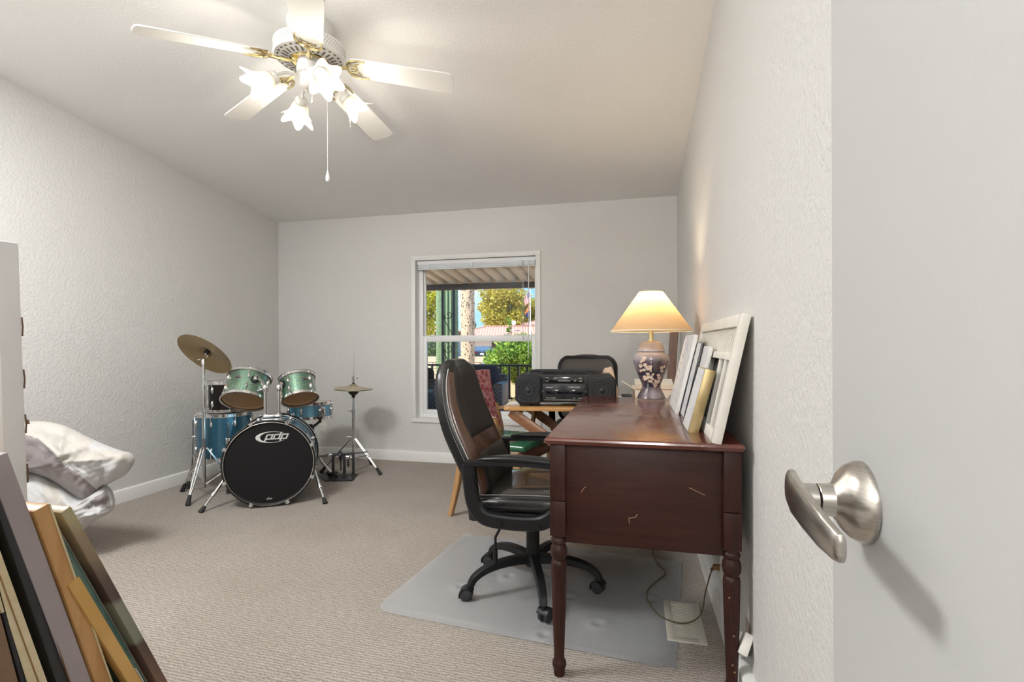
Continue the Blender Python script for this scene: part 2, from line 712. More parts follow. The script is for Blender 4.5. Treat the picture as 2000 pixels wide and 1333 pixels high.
for xx in (gx0 + .09, gx1 - .25):        # sash latches on the meeting rail
    b = B()
    b.box((xx, FY + .004, MZ + .028), (.05, .02, .012), .003)
    b.cyl((xx, FY + .004, MZ + .03), (xx, FY + .004, MZ + .042), .008)
    b.done('latch', M_VINYL, win)

# mini blind pulled all the way up
M_ALU = noisy('blind_slat', (0.72, 0.75, 0.78), (0.83, 0.85, 0.87), 5, 0.3, stretch=(.3, 1, 30))
bl = thing('mini_blind', 'white metal mini blind pulled up to the top of the window', 'blind', (-1.363, YB + .03, 1.70))
bx0, bx1, by = WX0 + .012, WX1 - .012, YB + .03
b = B()
b.box2((bx0, by - .014, 1.765), (bx1, by + .014, 1.797), .003)
b.done('headrail', M_VINYL, bl)
b = B()
b.box2((bx0 + .006, by - .0112, 1.728), (bx1 - .006, by + .0118, 1.766))
for k in range(36):
    zz = 1.7285 + k * .00102
    dx = rnd.uniform(-.002, .002)
    b.raw([(bx0 + .006 + dx, by - .0125, zz - .0011), (bx1 - .006 + dx, by - .0125, zz - .0011), (bx1 - .006 + dx, by, zz + .0008), (bx0 + .006 + dx, by, zz + .0008),
           (bx1 - .006 + dx, by + .0125, zz - .0008), (bx0 + .006 + dx, by + .0125, zz - .0008)], [(0, 1, 2, 3), (3, 2, 4, 5)])
st = b.done('slats', M_ALU, bl, smooth=None)
st['kind'] = 'stuff'
b = B()
b.box2((bx0 + .004, by - .013, 1.716), (bx1 - .004, by + .013, 1.727), .004)
b.done('bottom_rail', M_ALU, bl)
for xx in (bx0 + .11, (bx0 + bx1) / 2 - .03, bx1 - .13):
    b = B()
    b.box2((xx - .008, by - .017, 1.718), (xx + .008, by - .013, 1.768), .001)
    b.tube(spline([(xx - .012, by - .02, 1.76), (xx + .012, by - .02, 1.745), (xx - .008, by - .02, 1.73)], 5), .002, 6)
    b.done('ladder_tape', M_ALU, bl)
b = B()
b.tube([(bx1 - .058, by - .018, 1.765), (bx1 - .062, by - .018, 1.4), (bx1 - .065, by - .018, 0.93)], .0036, 8)
b.done('tilt_wand', simple('clear_plastic', (.8, .8, .8), .15), bl)
b = B()
b.tube([(bx1 - .105, by - .017, 1.765), (bx1 - .106, by - .017, 1.12)], .0012, 6)
b.tube([(bx1 - .115, by - .017, 1.765), (bx1 - .115, by - .017, 1.12)], .0012, 6)
b.lathe([(0, 0), (.006, .004), (.004, .028), (0, .03)], 8, T(bx1 - .11, by - .017, 1.09))
b.done('lift_cord', simple('cord_grey', (.55, .55, .56), .6), bl)

# ------------------------------------------------------------------ door, standing open beside the camera
DX, DY1 = 0.185, 0.553
door = struct(bpy.data.objects.new('door_1', None))
COL.objects.link(door)
door.location = (DX + .0175, -.2, 0)
W['door_1'] = T(DX + .0175, -.2, 0)
b = B()
b.box2((DX, -.2, .012), (DX + .035, DY1, 2.04), .0015)
b.done('door_leaf', M_DOOR, door)
M_NICKEL = noisy('satin_nickel', (.46, .43, .39), (.54, .51, .47), 60, .26, 1.0, stretch=(1, 1, 12))
hy, hz = .484, .917
b = B()
MH = frame((DX, hy, hz), z=(-1, 0, 0), x=(0, 0, 1))
b.lathe([(0.0335, 0), (0.0335, .003), (.0325, .0060), (.0295, .0115), (.0240, .0165), (.0170, .0205), (.0138, .024), (.0130, .034), (.0125, .0345)], 40, MH)
rose = b.done('door_handle', M_NICKEL, door)
b = B()
b.lathe([(.0128, .036), (.0128, .048), (.0126, .052), (.010, .054), (0, .055)], 32, MH)
# the lever blade: flat, tapering, pointing along the door away from its edge and sloping down
rings = []
for t, wd, th_, dz, dxx in ((-.03, .005, .003, .008, -.0515), (0, .0128, .0045, .008, -.0525), (.06, .0156, .0056, .008, -.0535), (.25, .0158, .0058, .006, -.056), (.5, .0148, .0054, .003, -.0565),
                            (.75, .0132, .0048, -.001, -.0555), (.93, .0112, .0040, -.004, -.053), (.985, .0096, .0034, -.005, -.0515), (1.0, .0060, .0022, -.0052, -.051)):
    y = hy + .010 - .112 * t
    z = hz + dz
    rings.append([(DX + dxx + th_ * math.copysign(abs(math.sin(a)) ** .7, math.sin(a)), y, z + wd * math.copysign(abs(math.cos(a)) ** .8, math.cos(a))) for a in [2 * PI * i / 20 for i in range(20)]])
b.loft(rings)
b.done('lever', M_NICKEL, rose)

# pendant added behind the camera to go with the hallway fill light
hf = thing('hall_fill_pendant', 'unseen pendant added in the hallway behind the doorway for fill light', 'added fill lamp', (.13, -1.12, 1.95))
b = B()
b.tube([(.13, -1.12, 2.16), (.13, -1.12, ceil_z(-1.12) + .01)], .006, 8)
b.lathe([(.035, 2.12), (.035, 2.15), (.012, 2.165)], 20, T(.13, -1.12, 0))
b.lathe([(.06, ceil_z(-1.12) + .01), (.06, ceil_z(-1.12) - .02), (.02, ceil_z(-1.12) - .03)], 24, T(.13, -1.12, 0))
b.done('fill_cord_and_canopy', M_TRIM, hf)

# ceiling panel added out of view as a housing for the near fill light
gp = thing('ceiling_fill_panel', 'unseen square ceiling panel added above the near left corner for fill light', 'ceiling light', (-2.1, .95, 2.6))
b = B()
b.box((-2.1, .95, 2.605), (.66, .66, .05), .01)
b.done('fill_panel_housing', M_TRIM, gp)

# ------------------------------------------------------------------ outlets and the loose jack on the right wall
M_PLATE = simple('outlet_plastic', (.78, .75, .68), .4)
M_DARK = simple('dark_slot', (.03, .028, .025), .5)


def outlet(label, o, x, z, plugged=False):
    t = thing('wall_outlet', label, 'outlet', o, 0, None)
    M = frame(o, x=x, z=z) if False else Matrix(((x[0], 0, z[0], o[0]), (x[1], 0, z[1], o[1]), (x[2], 1, z[2], o[2]), (0, 0, 0, 1)))
    b = B(M)
    b.box((0, 0, .002), (.070, .115, .005), .002)
    b.done('cover_plate', M_PLATE, t)
    for dy in (-.02, .02):
        b = B(M)
        b.box((0, dy, .0055), (.033, .028, .003), .004)
        r_ = b.done('receptacle', M_PLATE, t)
        b = B(M)
        b.box((-.006, dy + .003, .0072), (.002, .009, .0006))
        b.box((.006, dy + .003, .0072), (.002, .007, .0006))
        b.cyl((0, dy - .008, .0069), (0, dy - .008, .0075), .0025, n=8)
        b.done('slots', M_DARK, r_)
    b = B(M)
    b.cyl((0, 0, .004), (0, 0, .0055), .003, n=8)
    b.done('screw', M_PLATE, t)
    return t


outlet('cream wall outlet low on the back wall behind the snare drum', (-2.856, YB, .259), (1, 0, 0), (0, -1, 0))
outlet('cream wall outlet on the right wall under the desk with a brown plug in it', (XR, 2.17, .175), (0, 1, 0), (-1, 0, 0))

t = thing('loose_wall_jack', 'white plastic jack box hanging loose from the right wall beside the desk leg', 'wall jack', (XR, 1.64, .13))
MJ = T(.318, 1.642, .150) @ Matrix.Rotation(math.radians(-28), 4, 'X') @ Matrix.Rotation(math.radians(24), 4, 'Y')
b = B(MJ)
b.box((-.008, 0, 0), (.026, .105, .062), .004)
b.done('jack_box', simple('jack_white', (.82, .80, .76), .4), t)
b = B(MJ)
b.box((.008, 0, 0), (.010, .085, .046), .002)
b.done('back_box', M_DARK, t)
b = B()
b.box((XR - .001, 1.655, .185), (.004, .075, .055), .001)
b.done('wall_hole', simple('raw_gypsum', (.30, .24, .19), .9), t)

# floor register under the desk
reg = thing('floor_register', 'cream metal floor register with narrow slats set in the carpet', 'floor vent', (.176, 2.023, 0))
M_REG = simple('register_enamel', (.62, .60, .52), .35, .2)
rx0, rx1, ry0, ry1 = .108, .242, 1.880, 2.166
b = B()
for lo, hi in (((rx0, ry0, 0), (rx0 + .028, ry1, .007)), ((rx1 - .028, ry0, 0), (rx1, ry1, .007)),
               ((rx0 + .028, ry0, 0), (rx1 - .028, ry0 + .028, .007)), ((rx0 + .028, ry1 - .028, 0), (rx1 - .028, ry1, .007))):
    b.box2(lo, hi, .002)
b.done('register_frame', M_REG, reg)
b = B()
b.box2((rx0 + .02, ry0 + .02, -.002), (rx1 - .02, ry1 - .02, .0006))
b.done('duct_opening', M_DARK, reg)
slat0 = None
for k in range(19):
    yy = ry0 + .036 + k * (ry1 - ry0 - .072) / 18
    if slat0 is None:
        b = B()
        b.box((.175, yy, .0035), (rx1 - rx0 - .054, .0065, .0045), .001, 1, M=None)
        slat0 = b.done('slat', M_REG, reg)
        y00 = yy
    else:
        c = slat0.copy()
        COL.objects.link(c)
        c.location = (0, yy - y00, 0)
# ------------------------------------------------------------------ ceiling fan with a four-light kit
FX, FYY = -1.435, 2.055
M_FANW = simple('fan_white', (.80, .79, .755), .32)
M_BLADE = simple('blade_white', (.80, .785, .745), .38)
M_BRASS = simple('polished_brass', (.83, .68, .36), .16, 1.0)
M_SLOT = simple('vent_slot', (.16, .13, .10), .7)
fan = thing('ceiling_fan', 'white five-blade ceiling fan with brass blade irons and four tulip lights', 'ceiling fan', (FX, FYY, 2.2))
MF = T(FX, FYY, 0)
b = B(MF)
b.lathe([(.150, 2.352), (.155, 2.356), (.155, 2.405), (.148, 2.412), (.10, 2.425), (.085, 2.44), (.085, 2.475), (.10, 2.49), (.10, 2.52)], 56)
hs = b.done('motor_housing', M_FANW, fan)
b = B(MF)      # perforated side band: rows of little slanted slots
for row in range(4):
    for k in range(72):
        a = 2 * PI * (k + .5 * (row % 2)) / 72
        z = 2.365 + row * .010
        Mq = Rz(a) @ T(.1548, 0, z) @ Matrix.Rotation(.5 if row % 2 else -.5, 4, 'X')
        b.box((0, 0, 0), (.0012, .0036, .0075), M=Mq)
b.done('side_perforations', simple('perforation_grey', (.42, .40, .38), .7), hs)['kind'] = 'stuff'
b = B(MF)      # bottom plate: ring sloping in to the flywheel
b.lathe([(.154, 2.354), (.150, 2.347), (.128, 2.344), (.088, 2.336), (.086, 2.345)], 64, caps=False)
b.done('bottom_plate', M_FANW, hs)
for k in range(30):
    a = 2 * PI * k / 30
    for r0, r1, w_ in ((.094, .122, .0085), (.131, .140, .015)):
        z0, z1 = 2.344 - (.128 - r0) * .2 - .0012, 2.344 - (.128 - r1) * .2 - .0012
        if r0 > .13:
            z0, z1 = 2.3436, 2.3444
        b = B(MF @ Rz(a + (.0 if r0 < .13 else PI / 30)))
        n_ = 5
        pl = []
        for i in range(n_ + 1):
            an = -PI / 2 + PI * i / n_
            pl.append((r1 - w_ / 2 + w_ / 2 * math.cos(an), w_ / 2 * math.sin(an), z1 - .0004))
        for i in range(n_ + 1):
            an = PI / 2 + PI * i / n_
            pl.append((r0 + w_ / 2 + w_ / 2 * math.cos(an), w_ / 2 * math.sin(an), z0 - .0004))
        b.raw(pl, [tuple(range(len(pl)))])
        b.raw([(x, y, z + .003) for x, y, z in pl], [tuple(range(len(pl)))])
        b.done('vent_slot', M_SLOT, hs, smooth=None)
b = B(MF)
b.lathe([(.083, 2.347), (.083, 2.338), (.078, 2.334), (.05, 2.334), (.05, 2.347)], 48)
b.done('flywheel', M_BRASS, fan)
b = B(MF)      # switch housing
b.lathe([(.030, 2.345), (.058, 2.338), (.058, 2.280), (.055, 2.276), (.0495, 2.274), (.0495, 2.236), (.045, 2.222), (.036, 2.212), (.022, 2.206), (0, 2.204)], 40)
b.done('switch_housing', M_FANW, fan)

TIPZ, HUBZ, RT, RR = 2.244, 2.345, .66, .195


def bz(r):
    return TIPZ + (RT - r) / RT * (HUBZ - TIPZ)


PITCH = math.radians(12)
for k in range(5):
    az = -math.radians(128.6 + 72 * k)
    droop = math.atan2(HUBZ - TIPZ, RT)
    MB_ = MF @ Rz(az) @ T(0, 0, HUBZ) @ Matrix.Rotation(droop, 4, 'Y') @ Matrix.Rotation(-PITCH, 4, 'X')
    b = B(MB_)
    poly = []
    w0, w1 = .054, .067
    for x, w_ in ((RR, w0), (RR + .03, w0 + .004)):
        poly.append((x, -w_))
    poly += [(RT - .030, -w1), (RT - .010, -w1 + .006), (RT - .003, -w1 + .018), (RT, -.02), (RT, .02), (RT - .003, w1 - .018), (RT - .010, w1 - .006), (RT - .030, w1)]
    poly += [(RR + .03, w0 + .004), (RR, w0), (RR - .012, w0 - .02), (RR - .012, -w0 + .02)]
    b.prism(poly, .006, T(0, 0, -.003), .001)
    bladeo = b.done('blade', M_BLADE, fan)
    # brass iron: arm from the flywheel, and a pierced crescent that hugs the blade root
    b = B(MB_)
    b.tube([(.062, 0, -.006), (.10, 0, -.012), (.14, 0, -.011), (.178, 0, -.007)], [.010, .008, .0075, .009], 8)
    b.box((.068, 0, -.004), (.03, .03, .014), .004)
    outer = spline([(.262, -.052, -.006), (.222, -.054, -.007), (.185, -.036, -.008), (.172, 0, -.008), (.185, .036, -.008), (.222, .054, -.007), (.262, .052, -.006)], 5)
    b.tube(outer, [.0035 + .003 * math.sin(PI * i / (len(outer) - 1)) for i in range(len(outer))], 6)
    inner = spline([(.232, -.034, -.006), (.212, -.022, -.007), (.216, -.008, -.007), (.204, 0, -.007), (.216, .008, -.007), (.212, .022, -.007), (.232, .034, -.006)], 5)
    b.tube(inner, .003, 6)
    for yy in (-.03, -.012, .012, .03):
        b.tube([(.178 + abs(yy) * .3, yy * .8, -.007), (.212, yy * .75, -.006)], .0022, 6)
    b.done('blade_iron', M_BRASS, fan)

# light kit: four arms, sockets, ruffled tulip shades, bulbs
def shade_mat():
    m, nt, b_ = nmat('frosted_tulip_glass')
    b_.inputs['Base Color'].default_value = (.52, .50, .45, 1)
    setp(b_, rough=.35, trans=0.0)
    N, L = nt.nodes, nt.links
    tr = N.new('ShaderNodeBsdfTranslucent')
    tr.inputs[0].default_value = (.50, .47, .40, 1)
    tp = N.new('ShaderNodeBsdfTransparent')
    tp.inputs[0].default_value = (1, .98, .93, 1)
    m1 = N.new('ShaderNodeMixShader')
    m1.inputs[0].default_value = .45
    L.new(b_.outputs[0], m1.inputs[1])
    L.new(tr.outputs[0], m1.inputs[2])
    m2 = N.new('ShaderNodeMixShader')
    m2.inputs[0].default_value = .10
    L.new(m1.outputs[0], m2.inputs[1])
    L.new(tp.outputs[0], m2.inputs[2])
    L.new(m2.outputs[0], N['Material Output'].inputs[0])
    return m


M_TULIP = shade_mat()


def emit(name, col, s):
    m, nt, b_ = nmat(name)
    b_.inputs['Base Color'].default_value = (.8, .8, .8, 1)
    b_.inputs['Emission Color'].default_value = rgba(col)
    b_.inputs['Emission Strength'].default_value = s
    MATS[name] = m
    return m


M_BULB = emit('glowing_bulb', (1.0, .93, .80), 2.6)
for k, azd in enumerate((49.5, 139.5, 229.5, 319.5)):
    az = math.radians(azd)
    MA = MF @ Rz(az)
    b = B(MA)
    b.tube(spline([(.044, 0, 2.252), (.085, 0, 2.262), (.124, 0, 2.248), (.148, 0, 2.226)], 5), .0065, 8)
    b.done('lamp_arm', M_FANW, fan)
    # axis runs outward and down
    th = math.radians(38)
    ax = Vector((math.cos(th), 0, -math.sin(th)))
    MS = MA @ frame((.146, 0, 2.228), z=ax, x=(0, 1, 0))
    b = B(MS)
    b.lathe([(0, -.006), (.020, -.004), (.027, .004), (.0285, .022), (.0265, .026), (0, .026)], 24)
    b.cyl((.028, 0, .014), (.036, 0, .014), .002, n=6)
    b.cyl((-.028, 0, .014), (-.036, 0, .014), .002, n=6)
    b.done('socket_cup', M_FANW, fan)
    b = B(MS)

    def tulip(u, v, rot=k * .4):
        a = 2 * PI * u
        t = v
        r = .024 + .018 * math.sin(min(t / .55, 1) * PI / 2) + (.030 * ((t - .5) / .5) ** 1.6 if t > .5 else 0)
        ruff = max(0, (t - .55) / .45) ** 1.4
        r *= 1 + .17 * ruff * math.cos(6 * (a + rot))
        z = .012 + .098 * t + .012 * ruff * math.cos(6 * (a + rot))
        return (r * math.cos(a), r * math.sin(a), z)
    b.grid(tulip, 60, 16, closeu=True)
    b.done('tulip_shade', M_TULIP, fan, smooth=80)
    b = B(MS)
    b.lathe([(.012, .024), (.014, .034), (.024, .052), (.028, .066), (.024, .082), (.014, .092), (0, .095)], 20)
    b.done('light_bulb', M_BULB, fan)
    p = MS @ Vector((0, 0, .185))
    lamp('fan_bulb_light', 'POINT', p, FAN_W, FAN_COL, .03)

# pull chains
b = B()
cx_, cy_ = FX + .085, FYY + .005
b.tube([(FX + .045, FYY, 2.262), (cx_ - .006, cy_, 2.262), (cx_, cy_, 2.255)], .0022, 6)
zz = 2.25
while zz > 1.835:
    b.lathe([(0, -.0019), (.0019, 0), (0, .0019)], 6, T(cx_, cy_, zz))
    zz -= .0046
b.tube([(cx_, cy_, 2.255), (cx_, cy_, 1.83)], .0008, 5)
b.lathe([(0, 0), (.006, .004), (.0095, .014), (.008, .028), (.004, .044), (.0025, .052), (0, .052)], 14, T(cx_, cy_, 1.785))
b.done('pull_chain', M_FANW, fan)
b = B()
c2 = (FX + .018, FYY - .01)
b.tube([(*c2, 2.21), (*c2, 2.168)], .0016, 6)
b.lathe([(0, 0), (.006, .006), (.0065, .014), (.003, .03), (0, .032)], 12, T(*c2, 2.138))
b.done('pull_chain', M_FANW, fan)
# ------------------------------------------------------------------ drum kit
M_CHROME = simple('chrome', (.78, .78, .78), .12, 1.0)
M_RUBBER = simple('black_rubber', (.018, .018, .02), .65)
M_BLKPL = simple('black_plastic', (.022, .022, .024), .42)


def sparkle(name, c1, c2, flake=420):
    m, nt, b_ = nmat(name)
    N, L = nt.nodes, nt.links
    tc = N.new('ShaderNodeTexCoord')
    vo = N.new('ShaderNodeTexVoronoi')
    vo.inputs['Scale'].default_value = flake
    L.new(tc.outputs['Object'], vo.inputs['Vector'])
    cr = N.new('ShaderNodeValToRGB')
    cr.color_ramp.elements[0].position, cr.color_ramp.elements[0].color = 0.25, rgba(c1)
    cr.color_ramp.elements[1].position, cr.color_ramp.elements[1].color = 0.9, rgba(c2)
    L.new(vo.outputs['Color'], cr.inputs[0])
    L.new(cr.outputs[0], b_.inputs['Base Color'])
    bp = N.new('ShaderNodeBump')
    bp.inputs['Strength'].default_value = .25
    bp.inputs['Distance'].default_value = .001
    L.new(vo.outputs['Color'], bp.inputs['Height'])
    L.new(bp.outputs[0], b_.inputs['Normal'])
    setp(b_, rough=.34, metal=.72, coat=1.0)
    b_.inputs['Coat Roughness'].default_value = .06
    MATS[name] = m
    return m


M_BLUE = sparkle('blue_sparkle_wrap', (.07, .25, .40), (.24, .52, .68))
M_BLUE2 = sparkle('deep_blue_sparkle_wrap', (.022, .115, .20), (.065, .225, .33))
M_TEAL = sparkle('teal_green_sparkle_wrap', (.035, .165, .19), (.36, .46, .22))
M_BLACKDRUM = simple('black_lacquer', (.012, .008, .008), .2, spec=.3)
M_MAPLE = noisy('maple_shell_inside', (.66, .45, .28), (.76, .55, .37), 6, .45, stretch=(3, 3, 25))
M_HEADBLK = simple('black_drum_head', (.010, .010, .011), .46, spec=.22)
M_LOGO = simple('printed_silver', (.62, .62, .62), .5)
M_BRONZE = noisy('cymbal_bronze', (.30, .21, .105), (.45, .34, .19), 3.5, .28, 1.0, rough2=.42, bump=.05, bscale=60, stretch=(1, 1, 1))


def head_mat():
    m, nt, b_ = nmat('clear_drum_head')
    b_.inputs['Base Color'].default_value = (.66, .52, .38, 1)
    setp(b_, rough=.22)
    N, L = nt.nodes, nt.links
    tl_ = N.new('ShaderNodeBsdfTranslucent')
    tl_.inputs[0].default_value = (.85, .78, .68, 1)
    tp = N.new('ShaderNodeBsdfTransparent')
    tp.inputs[0].default_value = (.97, .93, .87, 1)
    m1 = N.new('ShaderNodeMixShader')
    m1.inputs[0].default_value = .35
    L.new(b_.outputs[0], m1.inputs[1])
    L.new(tl_.outputs[0], m1.inputs[2])
    m2 = N.new('ShaderNodeMixShader')
    m2.inputs[0].default_value = .72
    L.new(m1.outputs[0], m2.inputs[1])
    L.new(tp.outputs[0], m2.inputs[2])
    L.new(m2.outputs[0], N['Material Output'].inputs[0])
    return m


M_CLEARHEAD = head_mat()


def coated():
    m, nt, b_ = nmat('coated_translucent_head')
    b_.inputs['Base Color'].default_value = (.80, .76, .70, 1)
    setp(b_, rough=.5)
    tl_ = nt.nodes.new('ShaderNodeBsdfTranslucent')
    tl_.inputs[0].default_value = (.92, .86, .76, 1)
    mx = nt.nodes.new('ShaderNodeMixShader')
    mx.inputs[0].default_value = .6
    nt.links.new(b_.outputs[0], mx.inputs[1])
    nt.links.new(tl_.outputs[0], mx.inputs[2])
    nt.links.new(mx.outputs[0], nt.nodes['Material Output'].inputs[0])
    return m


M_COATED = coated()
M_WHITEHEAD = simple('coated_white_head', (.72, .68, .62), .5)


def axis_dir(az, ti):
    return Vector((math.sin(ti) * math.cos(az), math.sin(ti) * math.sin(az), math.cos(ti)))


def hoop(b, R, z, up=1):
    """triple-flanged steel hoop"""
    b.lathe([(R - .010, z), (R - .003, z + .001 * up), (R - .003, z + .018 * up), (R + .001, z + .020 * up), (R + .001, z + .0225 * up), (R - .006, z + .0225 * up), (R - .006, z + .003 * up), (R - .010, z)], 56, caps=False)


def drum(name, label, base, axis, R, h, mat, nlug, ph, badge=None, badge_h=.5, bottom=True, top_mat=None, xdir=(1, 0, 0), inner=None, group=None):
    """a drum standing on its lower rim at base, its axis given; local frame z = axis"""
    MD = frame(base, z=axis, x=xdir)
    t = thing(name, label, 'drum', base, 0, group)
    rs = R - .012
    b = B(MD)
    b.lathe([(rs, .012), (rs, h - .012)], 64, caps=False)
    b.done('shell', mat, t)
    b = B(MD)
    b.lathe([(rs - .006, h - .012), (rs - .006, .012)], 48, caps=False)
    b.lathe([(rs - .006, .012), (rs, .012)], 48, caps=False)
    b.done('shell_inside', inner or M_MAPLE, t)
    b = B(MD)
    hoop(b, R, h - .020, 1)
    b.done('top_hoop', M_CHROME, t)
    b = B(MD)
    hoop(b, R, .020, -1)
    b.done('bottom_hoop', M_CHROME, t)
    b = B(MD)
    b.lathe([(0, h - .010), (R - .008, h - .010), (R - .004, h - .022)], 48)
    b.done('top_head', top_mat or M_WHITEHEAD, t)
    if bottom:
        b = B(MD)
        b.lathe([(0, .010), (R - .008, .010), (R - .004, .022)], 48)
        b.done('bottom_head', M_CLEARHEAD, t)
    for k in range(nlug):
        a = ph + 2 * PI * k / nlug
        ML = MD @ Rz(a)
        for zc, sg in ((h - .062 if h < .25 else h - .07, 1), (.062 if h < .25 else .07, -1)):
            b = B(ML)
            rings = []
            for tt in (0, .12, .35, .65, .88, 1):
                zz = zc - .024 + .048 * tt
                q = math.sin(PI * (tt * .9 + .05)) ** .6
                rings.append([(rs + .0005 + .017 * q * max(0, math.cos(an)), .0105 * q * math.sin(an), zz) for an in [2 * PI * i / 12 for i in range(12)]])
            b.loft(rings)
            b.cyl((R + .001, 0, zc + .018 * sg), (R + .001, 0, (h - .004) if sg > 0 else .004), .0024, n=6)
            b.box((R + .0, 0, (h - .012) if sg > 0 else .012), (.012, .012, .016), .003)
            b.done('lug', M_CHROME, t)
    if badge is not None:
        Mb = MD @ Rz(badge) @ frame((rs + .0006, 0, h * badge_h), z=(1, 0, 0), x=(0, 1, 0))
        b = B(Mb)
        b.prism([(.026 * math.cos(2 * PI * i / 28), .013 * math.sin(2 * PI * i / 28)) for i in range(28)], .0016)
        bo = b.done('badge', M_CHROME, t)
        b = B(Mb @ T(0, 0, .0016))
        b.prism([(.022 * math.cos(2 * PI * i / 28), .0105 * math.sin(2 * PI * i / 28)) for i in range(28)], .0004)
        b.done('badge_field', M_BLKPL, bo)
        b = B(Mb @ T(0, 0, .002))
        b.box((0, 0, .0003), (.036, .0035, .0006))
        b.done('badge_emblem', M_CHROME, bo)
    return t, MD, rs


# --- bass drum
BC = Vector((-2.30, 2.85, .280))
BN = Vector((.523, -.853, 0)).normalized()
BX = Vector((.853, .523, 0)).normalized()
MBD = frame(BC, z=BN, x=BX)
bd = thing('bass_drum', 'blue sparkle bass drum with a black front head, standing on two chrome spurs', 'drum', (-2.405, 3.02, 0))
b = B(MBD)
b.lathe([(.262, -.38), (.262, -.02)], 72, caps=False)
b.done('shell', M_BLUE, bd)
for z0, nm in ((-.038, 'front_hoop'), (-.40, 'rear_hoop')):
    b = B(MBD)
    b.lathe([(.266, z0), (.281, z0), (.281, z0 + .038), (.266, z0 + .038), (.266, z0)], 72, caps=False)
    ho = b.done(nm, simple('black_hoop', (.012, .012, .013), .25), bd)
    b = B(MBD)
    b.lathe([(.2815, z0 + .010), (.2822, z0 + .011), (.2822, z0 + .029), (.2815, z0 + .030)], 72, caps=False)
    b.lathe([(.266, z0 + .0385), (.2685, z0 + .0390), (.270, z0 + .0383)], 72, caps=False)
    b.done('hoop_inlay', M_CHROME, ho)
b = B(MBD)
b.lathe([(0, -.010), (.258, -.010), (.266, -.004), (.267, -.012)], 72)
hd = b.done('front_head', M_HEADBLK, bd)
b = B(MBD)
b.lathe([(0, -.392), (.266, -.392)], 48)
b.done('rear_head', M_WHITEHEAD, bd)
# printed oval with three slanted letters, and the small mark near the rim
MLG = MBD @ T(.008, .170, -.0094)
b = B(MLG)
ro, ri = [], []
for i in range(72):
    a = 2 * PI * i / 72
    ro.append((.004 + .094 * math.cos(a), .0365 * math.sin(a), 0))
    ri.append((.010 + .088 * math.cos(a) * (1.0 if math.cos(a) > 0 else .83), .0335 * math.sin(a), 0))
for i in range(72):
    if 3 <= i <= 6 or 65 <= i <= 69:
        continue
    j = (i + 1) % 72
    b.raw([ro[i], ro[j], ri[j], ri[i]], [(0, 1, 2, 3)])


def stroke(b, x0, y0, x1, y1, w, sh=.42):
    """slanted bar: horizontal or vertical stroke in a sheared frame"""
    if abs(y1 - y0) < 1e-6:
        q = [(x0, y0 - w / 2), (x1, y0 - w / 2), (x1, y0 + w / 2), (x0, y0 + w / 2)]
    else:
        q = [(x0 - w / 2, y0), (x0 + w / 2, y0), (x0 + w / 2, y1), (x0 - w / 2, y1)]
    b.raw([(x + y * sh, y, 0.0002) for x, y in q], [(0, 1, 2, 3)])


LW, t1, t2, lo_y, hi_y = .0095, .015, -.012, -.027, .031
for i, ch in enumerate('pdp'):
    x0 = -.026 + i * .046
    stem_x = x0 if ch == 'p' else x0 + .032
    stroke(b, stem_x, (lo_y if ch == 'p' else t2 - .003), 0, (t1 + .004 if ch == 'p' else hi_y), LW)
    other = x0 + .032 if ch == 'p' else x0
    stroke(b, other, t2 - .003, 0, t1 + .004, LW)
    stroke(b, x0 - LW / 2, t1, x0 + .032 + LW / 2, t1, .0075)
    stroke(b, x0 - LW / 2, t2, x0 + .032 + (LW / 2 if i == 2 else .012), t2, .0075)
b.done('printed_logo', M_LOGO, hd, smooth=None, recalc=False)
b = B(MBD @ T(-.004, -.228, -.0094))
for xx, y1 in ((-.011, .0035), (-.0035, .0105), (.0045, .0035), (.0105, .0035), (.0165, .0035)):
    stroke(b, xx, -.0045, 0, y1, .0036, .25)
stroke(b, -.012, .0028, -.003, .0028, .0026, .25)
stroke(b, -.012, -.0035, -.003, -.0035, .0026, .25)
stroke(b, .004, -.0035, .0165, -.0035, .0026, .25)
b.done('printed_mark', M_LOGO, hd, smooth=None, recalc=False)
for k in range(8):       # claws, tension rods and lugs
    a = PI / 8 + 2 * PI * k / 8
    for z0, sg, nm in ((-.019, 1, 'front_claw'), (-.381, -1, 'rear_claw')):
        MQ = MBD @ Rz(a) @ T(.284, 0, z0)
        b = B(MQ)
        b.box((.001, 0, .004 * sg), (.006, .026, .044), .002)
        b.box((-.007, 0, .0215 * sg), (.018, .022, .005), .002)
        b.cyl((.004, 0, -.01 * sg), (.004, 0, -.11 * sg), .0032, n=6)
        b.cyl((.003, 0, .024 * sg), (.003, 0, .032 * sg), .005, n=8)
        b.done(nm, M_CHROME, bd)
    for zc in (-.115, -.285):
        b = B(MBD @ Rz(a))
        b.lathe([(0, 0), (.013, .002), (.012, .012), (.007, .019), (0, .021)], 12, T(.262, 0, zc) @ Matrix.Rotation(PI / 2, 4, 'Y'))
        b.done('lug', M_CHROME, bd)
